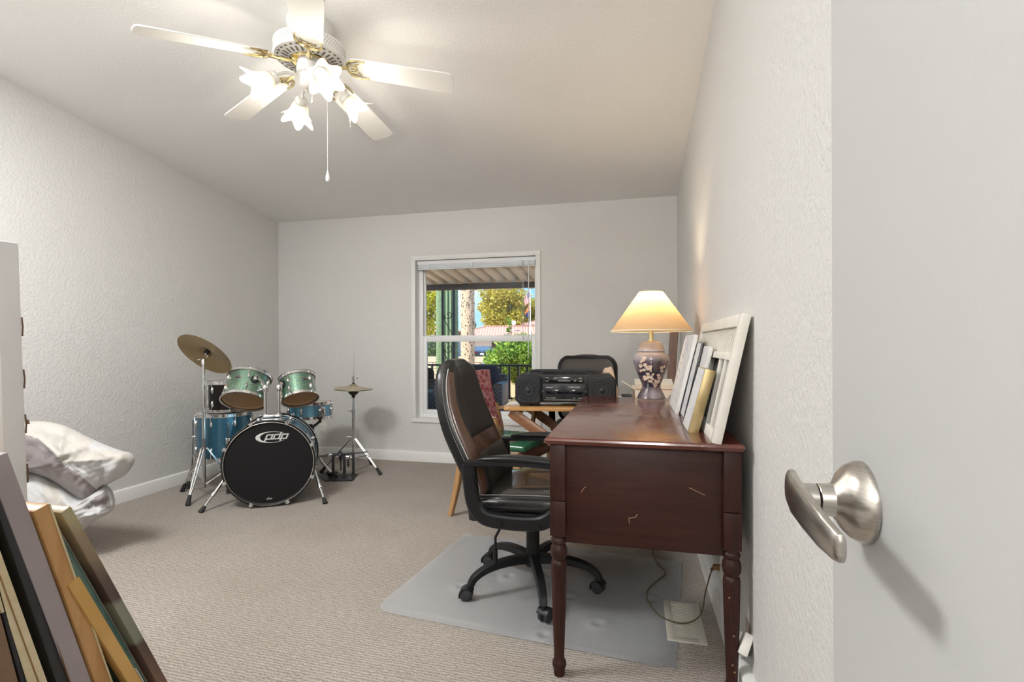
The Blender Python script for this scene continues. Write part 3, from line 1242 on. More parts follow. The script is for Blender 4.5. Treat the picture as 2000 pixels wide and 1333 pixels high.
for sx, foot in ((-1, (-2.645, 2.655, 0)), (1, (-1.985, 2.990, 0))):
    p = MBD @ Vector((.268 * sx * .97, -.075, -.13))
    f = Vector(foot)
    d = (f - p).normalized()
    b = B()
    b.box((0, 0, 0), (.03, .05, .05), .008, M=frame(p, z=MBD.to_3x3() @ Vector((0, 0, 1)), x=MBD.to_3x3() @ Vector((sx, 0, 0))))
    b.cyl(p - d * .02, p + d * (f - p).length * .55, .0105, n=12)
    b.cyl(p + d * (f - p).length * .5, p + d * (f - p).length * .58, .0145, n=12)
    b.cyl(p + d * (f - p).length * .54, f - d * .035, .0072, n=10)
    b.tube([p + Vector((0, 0, .012)), p + Vector((.03 * sx, -.01, .03)), p + Vector((.05 * sx, -.015, .028))], .005, 6)
    sp = b.done('spur', M_CHROME, bd)
    b = B()
    b.cyl(f + Vector((0, 0, .002)), f - d * .045, .017, .0105, 12)
    b.done('rubber_foot', M_RUBBER, sp)
# tom mount on top of the shell
TM = MBD @ T(-.002, .262, -.17)
b = B(TM)
b.box((0, .018, 0), (.115, .044, .07), .012, 3)
b.box((0, .004, 0), (.125, .012, .085), .004)
mt = b.done('tom_mount', M_CHROME, bd)
tube_top = []
for sx in (-1, 1):
    b = B(TM)
    b.cyl((.042 * sx, .02, 0), (.042 * sx, .215, 0), .0115, n=20)
    b.cyl((.042 * sx, .035, 0), (.042 * sx, .052, 0), .0155, n=20)
    b.done('mount_tube', M_CHROME, mt)
    tube_top.append(TM @ Vector((.042 * sx, .215, 0)))

# --- rack toms
toms = []
for nm, lab, base, az, ti, R, h, nl, ph, bg in (
        ('rack_tom', 'teal green sparkle rack tom on the bass drum, the larger, beside the crash cymbal', (-2.731, 3.123, .640), 1.912, .580, .156, .208, 6, .12, -1.40),
        ('rack_tom', 'teal green sparkle rack tom on the bass drum, the smaller one beside the hi-hat', (-2.399, 3.306, .643), 2.432, .544, .131, .186, 5, .95, -.60)):
    toms.append(drum(nm, lab, base, axis_dir(az, ti), R, h, M_TEAL, nl, ph, badge=bg, badge_h=.60, top_mat=M_COATED, group=None))
for (tm, MD, rs), tp, sx, az_ in zip(toms, tube_top, (-1, 1), (-.62, -2.05)):
    # bracket on the tom's shell and the L-arm down to the mount tube
    hb = .12 if sx < 0 else .115
    q = MD @ Rz(az_) @ Vector((rs, 0, hb))
    out = (MD @ Rz(az_)).to_3x3() @ Vector((1, 0, 0))
    b = B()
    b.cyl(q - out * .003, q + out * .012, .030, .027, 24)
    b.done('bracket_pad', M_RUBBER, tm)
    b = B()
    b.cyl(q + out * .010, q + out * .030, .021, .019, 20)
    b.cyl(q + out * .026, q + out * .040, .012, n=12)
    b.done('tom_bracket', M_CHROME, tm)
    b = B()
    e_ = q + out * .036
    b.lathe([(0, -.026), (.014, -.024), (.020, -.012), (.021, .004), (.016, .020), (0, .026)], 18, T(tp.x, tp.y, tp.z))
    b.tube(spline([tp, tp * .5 + e_ * .5 + Vector((0, 0, .012)), e_], 6), .0105, 10)
    b.tube([tp + Vector((.0, 0, .0)), tp + Vector((.02 * sx, -.026, -.012)), tp + Vector((.032 * sx, -.036, -.012))], .0055, 8)
    b.done('tom_arm', M_CHROME, bd)

# --- floor tom, with the little black tom standing on it
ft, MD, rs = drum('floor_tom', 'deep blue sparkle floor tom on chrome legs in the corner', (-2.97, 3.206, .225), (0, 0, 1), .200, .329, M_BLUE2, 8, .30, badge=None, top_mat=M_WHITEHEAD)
for a in (math.radians(212), math.radians(318), math.radians(85)):
    c, s_ = math.cos(a), math.sin(a)
    b = B()
    r1 = .208
    px_, py_ = -2.97 + r1 * c, 3.206 + r1 * s_
    b.tube([(px_, py_, .50), (px_, py_, .25), (px_ + .012 * c, py_ + .012 * s_, .09), (px_ + .028 * c, py_ + .028 * s_, .05)], .0052, 8)
    b.box((-2.97 + .197 * c, 3.206 + .197 * s_, .365), (.03, .03, .045), .006, rz=a)
    b.tube([(px_, py_, .365), (px_ + .02 * c - .02 * s_, py_ + .02 * s_ + .02 * c, .372)], .004, 6)
    lg = b.done('floor_tom_leg', M_CHROME, ft)
    b = B()
    b.cyl((px_ + .030 * c, py_ + .030 * s_, .002), (px_ + .027 * c, py_ + .027 * s_, .055), .016, .010, 12)
    b.done('rubber_foot', M_RUBBER, lg)
drum('small_tom', 'small black tom with chrome hoops standing on the floor tom', (-2.985, 3.222, .556), (0, 0, 1), .118, .225, M_BLACKDRUM, 6, .5, inner=M_BLACKDRUM)

# --- snare on its stand
sn, MD, rs = drum('snare_drum', 'shallow blue sparkle snare drum behind the bass drum', (-2.569, 3.660, .454), axis_dir(2.0, .05), .180, .130, M_BLUE, 8, .25, badge=None)
b = B(MD)
b.box((.181 * math.cos(-.42), .181 * math.sin(-.42), .065), (.03, .034, .075), .006, rz=-.42)
b.done('strainer', M_CHROME, sn)
ss = thing('snare_stand', 'chrome and black snare stand under the blue snare drum', 'drum stand', (-2.569, 3.66, 0))
b = B()
b.cyl((-2.569, 3.66, .06), (-2.569, 3.66, .40), .0115, n=14)
b.done('pole', M_CHROME, ss)
b = B()
b.lathe([(0, .33), (.03, .335), (.034, .37), (.02, .40), (0, .40)], 16, T(-2.569, 3.66, 0))
for a in (-.55, 1.54, 3.64):
    c, s_ = math.cos(a), math.sin(a)
    pt = lambda r, z: (-2.569 + r * c, 3.66 + r * s_, z)
    b.tube([pt(.02, .375), pt(.10, .40), pt(.185, .442), pt(.196, .47)], .0068, 8)
    b.cyl(pt(.184, .437), pt(.197, .478), .011, n=10)
b.done('basket', M_BLKPL, ss)
for a in (-.285, 1.81, 3.90):
    c, s_ = math.cos(a), math.sin(a)
    pt = lambda r, z: (-2.569 + r * c, 3.66 + r * s_, z)
    b = B()
    b.tube([pt(.012, .235), pt(.15, .11), pt(.285, .02)], .0085, 8)
    b.tube([pt(.012, .07), pt(.12, .135)], .004, 6)
    l_ = b.done('tripod_leg', M_CHROME, ss)
    b = B()
    b.tube([pt(.262, .034), pt(.31, .012)], [.012, .0125], 10)
    b.done('rubber_foot', M_RUBBER, l_)


def cymbal(b, M, R, bell=.055):
    prof = [(.006, .024), (.020, .0235), (bell * .55, .019), (bell * .85, .010), (bell, .0055), (bell * 1.3, .004), (R * .6, -.004), (R, -.013), (R, -.0142), (R * .6, -.0052), (bell * 1.3, .0028), (bell, .0043), (bell * .85, .0085), (.02, .021), (.006, .022), (.006, .024)]
    b.lathe(prof, 72, M, caps=False)


# --- crash cymbal stand
cs = thing('cymbal_stand', 'tall chrome tripod stand in front of the floor tom', 'cymbal stand', (-2.905, 2.95, 0))
cp = Vector((-2.905, 2.95, 0))
ca = axis_dir(1.458, .789)
cc = Vector((-2.889, 2.958, .997))
b = B()
b.cyl(cp + Vector((0, 0, .06)), cp + Vector((0, 0, .40)), .0125, n=16)
b.cyl(cp + Vector((0, 0, .33)), cp + Vector((0, 0, .60)), .0125, n=16)
b.cyl(cp + Vector((0, 0, .58)), cp + Vector((0, 0, .92)), .0095, n=14)
b.cyl(cp + Vector((0, 0, .575)), cp + Vector((0, 0, .61)), .0155, n=14)
b.cyl(cp + Vector((0, 0, .755)), cp + Vector((0, 0, .785)), .014, n=14)
b.done('pole', M_CHROME, cs)
b = B()
for zz, ln in ((.592, .055), (.77, .03)):
    b.tube([cp + Vector((.012, -.006, zz)), cp + Vector((ln, -.018, zz + .004))], .0045, 8)
    b.box(cp + Vector((ln, -.018, zz + .016)), (.006, .014, .026), .002)
b.done('wing_bolt', M_CHROME, cs)
b = B()
jt = cp + Vector((0, 0, .935))
b.lathe([(0, -.024), (.014, -.022), (.015, .008), (.010, .018), (0, .02)], 14, T(*jt))
b.tube([jt, jt + ca * .05, cc - ca * .012], [.010, .008, .0045], 10)
b.tube([jt + Vector((-.012, -.01, .012)), jt + Vector((-.032, -.016, .012))], .0045, 6)
b.done('tilter', M_CHROME, cs)
b = B()
b.cyl(cc - ca * .006, cc + ca * .014, .017, n=16)
b.cyl(cc + ca * .026, cc + ca * .040, .015, n=16)
b.done('felt', simple('black_felt', (.012, .012, .013), .9), cs)
b = B()
b.cyl(cc + ca * .012, cc + ca * .060, .0032, n=8)
b.box(cc + ca * .05, (.026, .006, .012), .002)
b.done('wing_nut', M_CHROME, cs)
for ft_ in ((-2.840, 2.752), (-3.150, 3.008), (-2.722, 3.090)):
    f = Vector((*ft_, .0))
    u = Vector((f.x - cp.x, f.y - cp.y, 0))
    s_ = Vector((-u.y, u.x, 0)).normalized()
    b = B()
    for k in (-1, 1):
        o = s_ * .009 * k
        b.tube(spline([cp + Vector((0, 0, .335)) + u * .06 + o, cp + u * .14 + Vector((0, 0, .315)) + o, cp + u * .56 + Vector((0, 0, .165)) + o, f - u * .05 + Vector((0, 0, .035)) + o * .3], 5), .0045, 6)
        b.tube([cp + Vector((0, 0, .085)) + u * .05 + o * .6, cp + u * .56 + Vector((0, 0, .165)) + o * .6], .0036, 6)
    b.lathe([(.014, 0), (.018, .004), (.018, .022), (.014, .026)], 12, T(cp.x, cp.y, .318))
    lg = b.done('tripod_leg', M_CHROME, cs)
    b = B()
    b.tube([f - u * .14 + Vector((0, 0, .062)), f + Vector((0, 0, .004))], [.0105, .0165], 10)
    b.done('rubber_foot', M_RUBBER, lg)
b = B(frame(cc, z=ca, x=(1, 0, 0)) @ T(0, 0, -.006))
cymbal(b, Matrix(), .193)
tag(b.done('crash_cymbal', M_BRONZE, None, tuple(cc), smooth=30), 'aged bronze crash cymbal tilted on top of the tall chrome stand', 'cymbal')

# --- hi-hat
hp = Vector((-2.245, 3.778, 0))
hh = thing('hi_hat_stand', 'chrome hi-hat stand with its thin rod sticking up, before the back wall', 'cymbal stand', tuple(hp))
b = B()
b.cyl(hp + Vector((0, 0, .06)), hp + Vector((0, 0, .50)), .0125, n=14)
b.cyl(hp + Vector((0, 0, .49)), hp + Vector((0, 0, .635)), .009, n=14)
b.cyl(hp + Vector((0, 0, .485)), hp + Vector((0, 0, .515)), .0165, n=14)
b.tube([hp + Vector((-.012, 0, .505)), hp + Vector((-.045, -.01, .505))], .0042, 6)
b.cyl(hp + Vector((0, 0, .268)), hp + Vector((0, 0, .300)), .018, n=14)
b.tube([hp + Vector((-.014, 0, .288)), hp + Vector((-.055, -.012, .292))], .0045, 6)
b.done('pole', M_CHROME, hh)
b = B()
b.cyl(hp + Vector((0, 0, .63)), hp + Vector((.004, .0, .985)), .0032, n=8)
b.lathe([(.011, .732), (.011, .785), (.006, .79)], 12, T(*hp))
b.tube([hp + Vector((.01, 0, .772)), hp + Vector((.04, -.008, .772))], .0042, 6)
b.lathe([(0, 0), (.008, .003), (.008, .01), (0, .012)], 10, T(hp.x + .04, hp.y - .008, .767))
b.done('pull_rod', M_CHROME, hh)
b = B()
b.lathe([(0, .605), (.012, .612), (.016, .632), (.040, .650), (.040, .655), (0, .658)], 20, T(*hp))
b.lathe([(0, .727), (.012, .727), (.012, .734), (0, .734)], 12, T(*hp))
b.done('cymbal_seat', M_BLKPL, hh)
for f2, bk in (((-1.985, 3.745), 0), ((-2.500, 3.705), 0), ((-2.235, 4.06), 0)):
    f = Vector((*f2, 0))
    u = f - hp
    s_ = Vector((-u.y, u.x, 0)).normalized()
    b = B()
    for k in (-1, 1):
        o = s_ * .008 * k
        b.tube([hp + Vector((0, 0, .278)) + u * .07 + o, hp + u * .52 + Vector((0, 0, .148)) + o, f - u * .07 + Vector((0, 0, .03)) + o * .3], .0048, 6)
    b.tube([hp + Vector((0, 0, .12)), hp + u * .52 + Vector((0, 0, .148))], .004, 6)
    lg = b.done('tripod_leg', M_CHROME, hh)
    b = B()
    b.tube([f - u * .16 + Vector((0, 0, .056)), f + Vector((0, 0, .004))], [.0105, .0155], 10)
    b.done('rubber_foot', M_RUBBER, lg)
M_BRONZE2 = noisy('hi_hat_bronze', (.50, .42, .28), (.64, .56, .40), 4, .24, 1.0, rough2=.36)
for z, fl, tl, lab in ((.668, 1, .0, 'lower bronze hi-hat cymbal, bell down on the stand'), (.702, 0, .080, 'upper bronze hi-hat cymbal tipped over the lower one')):
    M_ = T(hp.x, hp.y, z) @ Matrix.Rotation(tl, 4, 'Y') @ (Matrix.Rotation(PI, 4, 'X') if fl else Matrix())
    b = B(M_)
    cymbal(b, Matrix(), .156, .045)
    tag(b.done('hi_hat_cymbal', M_BRONZE2, None, (hp.x, hp.y, z), smooth=30), lab, 'cymbal')

# --- kick pedal by the hi-hat, its linkage running to the bass drum
kp = thing('kick_pedal', 'black steel kick pedal frame on the carpet at the foot of the hi-hat stand', 'pedal', (-2.22, 3.60, 0))
MK = T(-2.215, 3.60, 0) @ Rz(math.radians(18))
b = B(MK)
b.box((0, .0, .006), (.15, .20, .008), .003)
b.box((-.11, .10, .007), (.10, .26, .008), .003, M=Rz(.5))
b.box((.055, -.06, .012), (.05, .09, .016), .004)
b.done('base_plate', M_BLKPL, kp)
for x, y in ((-.085, -.02), (-.010, .02), (.060, .02)):
    b = B(MK)
    b.box((x, y, .098), (.020, .016, .185), .003)
    b.box((x, y, .012), (.034, .03, .02), .003)
    b.done('post', M_BLKPL, kp)
b = B(MK)
b.cyl((-.10, 0, .188), (.075, .022, .188), .009, n=10)
b.cyl((.07, .022, .188), (.165, .035, .196), .006, n=8)
b.lathe([(.03, 0), (.034, .004), (.034, .016), (.03, .02)], 20, T(-.045, .012, .175) @ Matrix.Rotation(PI / 2, 4, 'Y'))
b.cyl((-.035, .01, .06), (-.035, .01, .18), .006, n=8)
b.cyl((.02, .01, .10), (.035, .012, .17), .004, n=8)
b.done('axle', M_BLKPL, kp)
b = B(MK)
b.box((-.085, .12, .045), (.07, .24, .010), .004, M=Matrix.Rotation(math.radians(-9), 4, 'X') @ Rz(.35))
b.done('footboard', simple('footboard_steel', (.06, .06, .062), .3, .8), kp)
b = B(MK)
b.prism([(.0135 * math.cos(2 * PI * i / 16), .040 * math.sin(2 * PI * i / 16)) for i in range(16)], .003, frame((.026, -.004, .125), z=(0, -1, 0), x=(1, 0, 0)))
pl = b.done('logo_plate', M_CHROME, kp)
b = B(MK)
for dz in (-.02, 0, .018):
    b.lathe([(.006, -.001), (.010, 0), (.006, .001)], 12, frame((.026, -.008, .125 + dz), z=(0, -1, 0), x=(1, 0, 0)))
b.done('plate_emblem', M_BLKPL, pl)
b = B()
b.cyl(MK @ Vector((-.10, 0, .186)), (-2.50, 3.50, .165), .008, n=10)
b.cyl(MK @ Vector((-.10, 0, .186)), MK @ Vector((-.14, -.005, .184)), .013, n=10)
b.cyl((-2.42, 3.528, .17), (-2.42, 3.528, .185), .004, n=6)
b.done('linkage_shaft', M_CHROME, kp)
# ------------------------------------------------------------------ desk
def desk_mat(name, axis):
    return wood(name, (.020, .0055, .004), (.042, .012, .0075), axis, 1.0, .44, .02, spec=.3)




def desk_top_mat():
    m, nt, b_ = nmat('cherry_desk_top')
    N, L = nt.nodes, nt.links
    tc = N.new('ShaderNodeTexCoord')

    def noise(sc, st, det=5):
        mp = N.new('ShaderNodeMapping')
        mp.inputs['Scale'].default_value = st
        L.new(tc.outputs['Object'], mp.inputs[0])
        n = N.new('ShaderNodeTexNoise')
        n.inputs['Scale'].default_value = sc
        n.inputs['Detail'].default_value = det
        L.new(mp.outputs[0], n.inputs['Vector'])
        return n

    def ramp(n, lo, c0, hi, c1):
        r = N.new('ShaderNodeValToRGB')
        r.color_ramp.elements[0].position, r.color_ramp.elements[0].color = lo, rgba(c0)
        r.color_ramp.elements[1].position, r.color_ramp.elements[1].color = hi, rgba(c1)
        L.new(n.outputs['Fac'], r.inputs[0])
        return r
    base = ramp(noise(3.2, (1.4, .5, 1)), .3, (.135, .026, .012), .7, (.060, .013, .008))
    # worn flecks and rubbed spots where the finish has gone
    wear = ramp(noise(70, (1, .6, 1), 8), .66, (0, 0, 0), .74, (.75, .75, .75))
    zone = ramp(noise(4.5, (1, 1, 1), 3), .46, (0, 0, 0), .66, (1, 1, 1))
    mu = N.new('ShaderNodeMix')
    mu.data_type = 'RGBA'
    mu.blend_type = 'MULTIPLY'
    mu.inputs[0].default_value = 1
    L.new(wear.outputs[0], mu.inputs[6])
    L.new(zone.outputs[0], mu.inputs[7])
    mx = N.new('ShaderNodeMix')
    mx.data_type = 'RGBA'
    L.new(mu.outputs[2], mx.inputs[0])
    L.new(base.outputs[0], mx.inputs[6])
    mx.inputs[7].default_value = (.42, .26, .17, 1)
    L.new(mx.outputs[2], b_.inputs['Base Color'])
    rg = N.new('ShaderNodeMapRange')
    rg.inputs[3].default_value, rg.inputs[4].default_value = .14, .34
    L.new(zone.outputs[0], rg.inputs[0])
    L.new(rg.outputs[0], b_.inputs['Roughness'])
    n2 = noise(160, (1, .5, 1), 3)
    bp = N.new('ShaderNodeBump')
    bp.inputs['Strength'].default_value = .10
    bp.inputs['Distance'].default_value = .0006
    L.new(n2.outputs['Fac'], bp.inputs['Height'])
    L.new(bp.outputs[0], b_.inputs['Normal'])
    setp(b_, coat=.4)
    b_.inputs['Coat Roughness'].default_value = .12
    return m


M_DTOP = desk_top_mat()
M_DZ = desk_mat('dark_cherry_leg', 'Z')
M_DX = desk_mat('dark_cherry_panel', 'X')
M_DY = desk_mat('dark_cherry_rail', 'Y')
M_SCUFF = simple('bare_wood_scuff', (.36, .20, .11), .7)
dk = thing('writing_desk', 'dark cherry wood desk with turned legs standing along the right wall', 'desk', (.015, 2.20, 0))
TX0, TX1, TY0, TY1, TZ = -.275, .305, 1.570, 2.845, .760
b = B()
prof = [(0, 0), (.012, .004), (.016, .010), (.020, .016), (.016, .022), (0, .025)]   # moulded edge, from below
rings = []
for off, z in ((-.016, -.0), (-.006, .003), (-.003, .009), (0, .014), (-.002, .020), (-.006, .0235), (-.014, .025)):
    rings.append([(TX0 - off, TY0 - off, TZ - .025 + z), (TX1 + off, TY0 - off, TZ - .025 + z), (TX1 + off, TY1 + off, TZ - .025 + z), (TX0 - off, TY1 + off, TZ - .025 + z)])
b.loft(rings)
top = b.done('desk_top', M_DTOP, dk, smooth=25)
LX0, LX1, LY0, LY1 = -.237, .274, 1.614, 2.765
LEGP = [(0, .0), (.0165, .0), (.0175, .006), (.0175, .022), (.0205, .026), (.0225, .034), (.0215, .044), (.0175, .050), (.0160, .060), (.0175, .10), (.0215, .22), (.0240, .33), (.0245, .352),
        (.0225, .362), (.0195, .366), (.0205, .370), (.0250, .378), (.0270, .392), (.0255, .406), (.0215, .414), (.0205, .418), (.0240, .422), (.0250, .428), (.0235, .434), (.0205, .438), (.0205, .446)]
for i, (x, y) in enumerate(((LX0, LY0), (LX1, LY0), (LX0, LY1), (LX1, LY1))):
    b = B()
    n = 40
    V, F = [], []
    for r, z in LEGP:
        for k in range(n):
            a = 2 * PI * k / n
            q = 1.0
            if .064 < z < .345:
                q = 1 - .07 * (k % 2)            # reeded shaft
            V.append((x + r * q * math.cos(a), y + r * q * math.sin(a), z))
    for j in range(len(LEGP) - 1):
        for k in range(n):
            a_, b_ = j * n + k, j * n + (k + 1) % n
            F.append((a_, b_, b_ + n, a_ + n))
    b.raw(V, F)
    b.box2((x - .0245, y - .0245, .446), (x + .0245, y + .0245, .556), .003)
    b.box2((x - .0245, y - .0245, .558), (x + .0245, y + .0245, TZ - .025), .002)
    lg = b.done('leg', M_DZ, dk, smooth=30)
b = B()
b.box2((LX0 + .0245, LY0 - .010, .425), (LX1 - .0245, LY0 + .008, TZ - .025), .001)
ep = b.done('end_panel', M_DX, dk)
b = B()          # scratches in the finish of the end panel
for pts in (((-.02, .515), (.0, .520), (.006, .530)), ((-.018, .498), (-.02, .514)), ((-.165, .585), (-.155, .60), (-.150, .603)), ((.155, .62), (.20, .60))):
    b.tube([(x, LY0 - .0102, z) for x, z in pts], .0009, 4)
b.done('scratch', M_SCUFF, ep)
b = B()
b.box2((LX0 + .0245, LY1 - .010, .425), (LX1 - .0245, LY1 + .008, TZ - .025), .001)
b.done('end_panel', M_DX, dk)
b = B()
b.box2((LX1 - .006, LY0 + .0245, .425), (LX1 + .010, LY1 - .0245, TZ - .025), .001)
b.done('back_panel', M_DY, dk)
for ya, yb_ in ((LY0 + .030, LY0 + .25), (LY1 - .25, LY1 - .030)):      # two pedestals of drawers either side of the kneehole
    b = B()
    b.box2((LX0 - .005, ya, .430), (LX1 - .01, yb_, TZ - .026), .001)
    ped = b.done('pedestal', M_DY, dk)
    for z0, z1 in ((.440, .578), (.588, .725)):
        b = B()
        b.box2((LX0 - .020, ya + .008, z0), (LX0 - .004, yb_ - .008, z1), .003)
        b.done('drawer_front', M_DY, ped)
        b = B()
        b.lathe([(0, 0), (.006, 0), (.005, .008), (.011, .014), (.010, .022), (0, .025)], 14, frame((LX0 - .020, (ya + yb_) / 2, (z0 + z1) / 2), z=(-1, 0, 0)))
        b.done('drawer_knob', M_BRASS, ped)
b = B()
b.box2((LX0 - .012, LY0 + .26, .655), (LX0 + .006, LY1 - .26, TZ - .026), .003)
b.done('centre_drawer', M_DY, dk)
b = B()          # nicks on the near legs
for (x, z) in ((LX1 + .002, .20), (LX1 - .002, .115), (LX1 + .004, .095), (LX1 - .010, .31)):
    b.lathe([(0, 0), (.003, 0), (0, .0008)], 6, frame((x, LY0 - .0225, z), z=(0, -1, 0)))
b.done('nick', M_SCUFF, dk)

# ------------------------------------------------------------------ ginger-jar lamp
LAMP = Vector((.083, 2.785, TZ))
lp = thing('table_lamp', 'ginger jar table lamp with blossom pattern and a wide cream cone shade, lit', 'lamp', tuple(LAMP))


def jar_mat():
    m, nt, b_ = nmat('blossom_porcelain')
    N, L = nt.nodes, nt.links
    tc = N.new('ShaderNodeTexCoord')
    sp = N.new('ShaderNodeSeparateXYZ')
    L.new(tc.outputs['Object'], sp.inputs[0])
    nz = N.new('ShaderNodeTexNoise')
    nz.inputs['Scale'].default_value = 9
    L.new(tc.outputs['Object'], nz.inputs['Vector'])
    cr = N.new('ShaderNodeValToRGB')      # mottled lavender grey to slate and plum
    e_ = cr.color_ramp.elements
    e_[0].position, e_[0].color = .34, (.028, .034, .055, 1)
    e_[1].position, e_[1].color = .64, (.30, .265, .30, 1)
    x_ = e_.new(.48)
    x_.color = (.11, .075, .10, 1)
    L.new(nz.outputs['Fac'], cr.inputs[0])
    mz = N.new('ShaderNodeMapRange')      # the lid and shoulder are plain lavender
    mz.inputs[1].default_value, mz.inputs[2].default_value = .19, .245
    L.new(sp.outputs['Z'], mz.inputs[0])
    mx = N.new('ShaderNodeMix')
    mx.data_type = 'RGBA'
    L.new(mz.outputs[0], mx.inputs[0])
    L.new(cr.outputs[0], mx.inputs[6])
    mx.inputs[7].default_value = (.42, .37, .38, 1)
    L.new(mx.outputs[2], b_.inputs['Base Color'])
    setp(b_, rough=.12, coat=.8)
    return m


b = B(T(*LAMP))
JP = [(0, .002), (.070, .002), (.072, .006), (.066, .020), (.052, .048), (.046, .062), (.050, .080), (.066, .120), (.084, .165), (.092, .200), (.092, .215), (.084, .232), (.068, .244), (.064, .247)]
b.lathe(JP, 56)
jar = b.done('jar', jar_mat(), lp)
b = B(T(*LAMP))
b.lathe([(.070, .247), (.071, .252), (.069, .258), (.064, .266), (.060, .285), (.052, .296), (.030, .302), (.012, .303), (0, .303)], 48)
b.done('jar_lid', simple('lavender_glaze', (.44, .39, .40), .14, coat=.8), lp)
# raised-enamel blossoms with leaves and twigs on the side towards the room
JR = [(z, r) for r, z in JP[4:-1]]


def jar_r(z):
    for (z0, r0), (z1, r1) in zip(JR, JR[1:]):
        if z0 <= z <= z1:
            return r0 + (r1 - r0) * (z - z0) / (z1 - z0)
    return .06


def on_jar(a, z, off=.0008):
    r = jar_r(z) + off
    return Vector((LAMP.x + r * math.cos(a), LAMP.y + r * math.sin(a), LAMP.z + z))


M_BLOS = simple('blossom_cream', (.66, .52, .42), .4)
bb = B()
tw = B()
fr = random.Random(3)
A0 = math.radians(-92)
spots = []
for a_, z_, s_ in ((-.42, .205, .012), (-.30, .215, .009), (-.55, .195, .008), (-.62, .175, .013), (-.34, .180, .012), (-.12, .168, .019), (-.44, .155, .011), (-.68, .150, .010), (-.22, .135, .011),
                   (-.02, .150, .008), (.12, .132, .008), (-.36, .118, .020), (-.05, .120, .013), (-.52, .105, .010), (-.10, .098, .012), (.10, .108, .010), (.62, .165, .010), (.70, .150, .011),
                   (.52, .128, .011), (.62, .115, .013), (.50, .098, .018), (.30, .082, .010), (.45, .076, .011), (.66, .092, .009), (.80, .17, .008), (.36, .066, .006), (-.5, .22, .006), (.08, .09, .006)):
    a = A0 + a_ * 1.05
    spots.append((a, z_))
    c = on_jar(a, z_)
    n_ = Vector((math.cos(a), math.sin(a), 0))
    Mf = frame(c, z=n_, x=(0, 0, 1))
    rot = fr.uniform(0, 1)
    for k in range(5):
        an = rot + 2 * PI * k / 5
        cx, cy, pr = s_ * .52 * math.cos(an), s_ * .52 * math.sin(an), s_ * .46
        bb.lathe([(pr, -.0004), (pr * .85, .0008), (0, .0013)], 8, Mf @ T(cx, cy, 0))
for (a, z), (a2, z2) in zip(spots, spots[1:]):
    if abs(a - a2) < .5 and abs(z - z2) < .05:
        tw.tube([on_jar(a, z, .0004), on_jar((a + a2) / 2 + .03, (z + z2) / 2, .0005), on_jar(a2, z2, .0004)], .0011, 5)
bo = bb.done('blossoms', M_BLOS, jar)
bo['kind'] = 'stuff'
tw.done('twigs', simple('twig_black', (.02, .02, .024), .3), jar)
b = B(T(*LAMP))
b.cyl((0, 0, .302), (0, 0, .36), .012, n=20)
b.cyl((0, 0, .302), (0, 0, .308), .02, n=20)
b.cyl((0, 0, .36), (0, 0, .41), .016, n=16)
b.done('lamp_neck', M_BRASS, lp)


def fabric_shade():
    m, nt, b_ = nmat('cream_shade_fabric')
    b_.inputs['Base Color'].default_value = (.72, .56, .36, 1)
    setp(b_, rough=.8)
    N, L = nt.nodes, nt.links
    tr = N.new('ShaderNodeBsdfTranslucent')
    tr.inputs[0].default_value = (.55, .36, .18, 1)
    m1 = N.new('ShaderNodeMixShader')
    m1.inputs[0].default_value = .5
    L.new(b_.outputs[0], m1.inputs[1])
    L.new(tr.outputs[0], m1.inputs[2])
    L.new(m1.outputs[0], N['Material Output'].inputs[0])
    return m


b = B(T(*LAMP))
b.lathe([(.2085, .354), (.0605, .561)], 72, caps=False)
sh = b.done('lamp_shade', fabric_shade(), lp, smooth=80)
b = B(T(*LAMP))
b.lathe([(.2085, .352), (.2095, .354), (.2080, .359), (.2070, .356)], 72, caps=False)
b.lathe([(.0605, .556), (.0618, .558), (.0610, .563), (.0600, .560)], 48, caps=False)
b.done('shade_trim', simple('shade_trim_cream', (.80, .70, .54), .7), sh)
b = B(T(*LAMP))
for k in range(3):
    a = 2 * PI * k / 3
    b.tube([(0, 0, .545), (.06 * math.cos(a), .06 * math.sin(a), .556)], .0014, 5)
b.tube([(.0, .035, .40), (.0, .045, .47), (0, .0, .548), (0, -.045, .47), (0, -.035, .40)], .0016, 5)
b.done('harp', M_BRASS, sh)
b = B(T(*LAMP))
b.lathe([(.012, .41), (.014, .42), (.026, .445), (.030, .462), (.024, .482), (.010, .492), (0, .494)], 20)
b.done('light_bulb', M_BULB, lp)
lamp('desk_lamp_light', 'POINT', LAMP + Vector((0, 0, .500)), DESK_LAMP_W, (1.0, .80, .52), .022)

# ------------------------------------------------------------------ picture frames leaning on the desk against the wall
def lean_frame(nm, lab, yn, yf, xb, h, lean, th, bar, mat, backmat, cat='picture frame'):
    """a frame of bars standing on the desk along Y from yn to yf, foot at xb, leaning to +X"""
    t = thing(nm, lab, cat, (xb, (yn + yf) / 2, TZ))
    # local: u along Y, v up the frame, w out of the face (towards -X)
    Mx = frame((xb, yn, TZ), x=(0, 1, 0), y=(math.sin(lean), 0, math.cos(lean)))
    w_ = yf - yn
    return t, Mx, w_


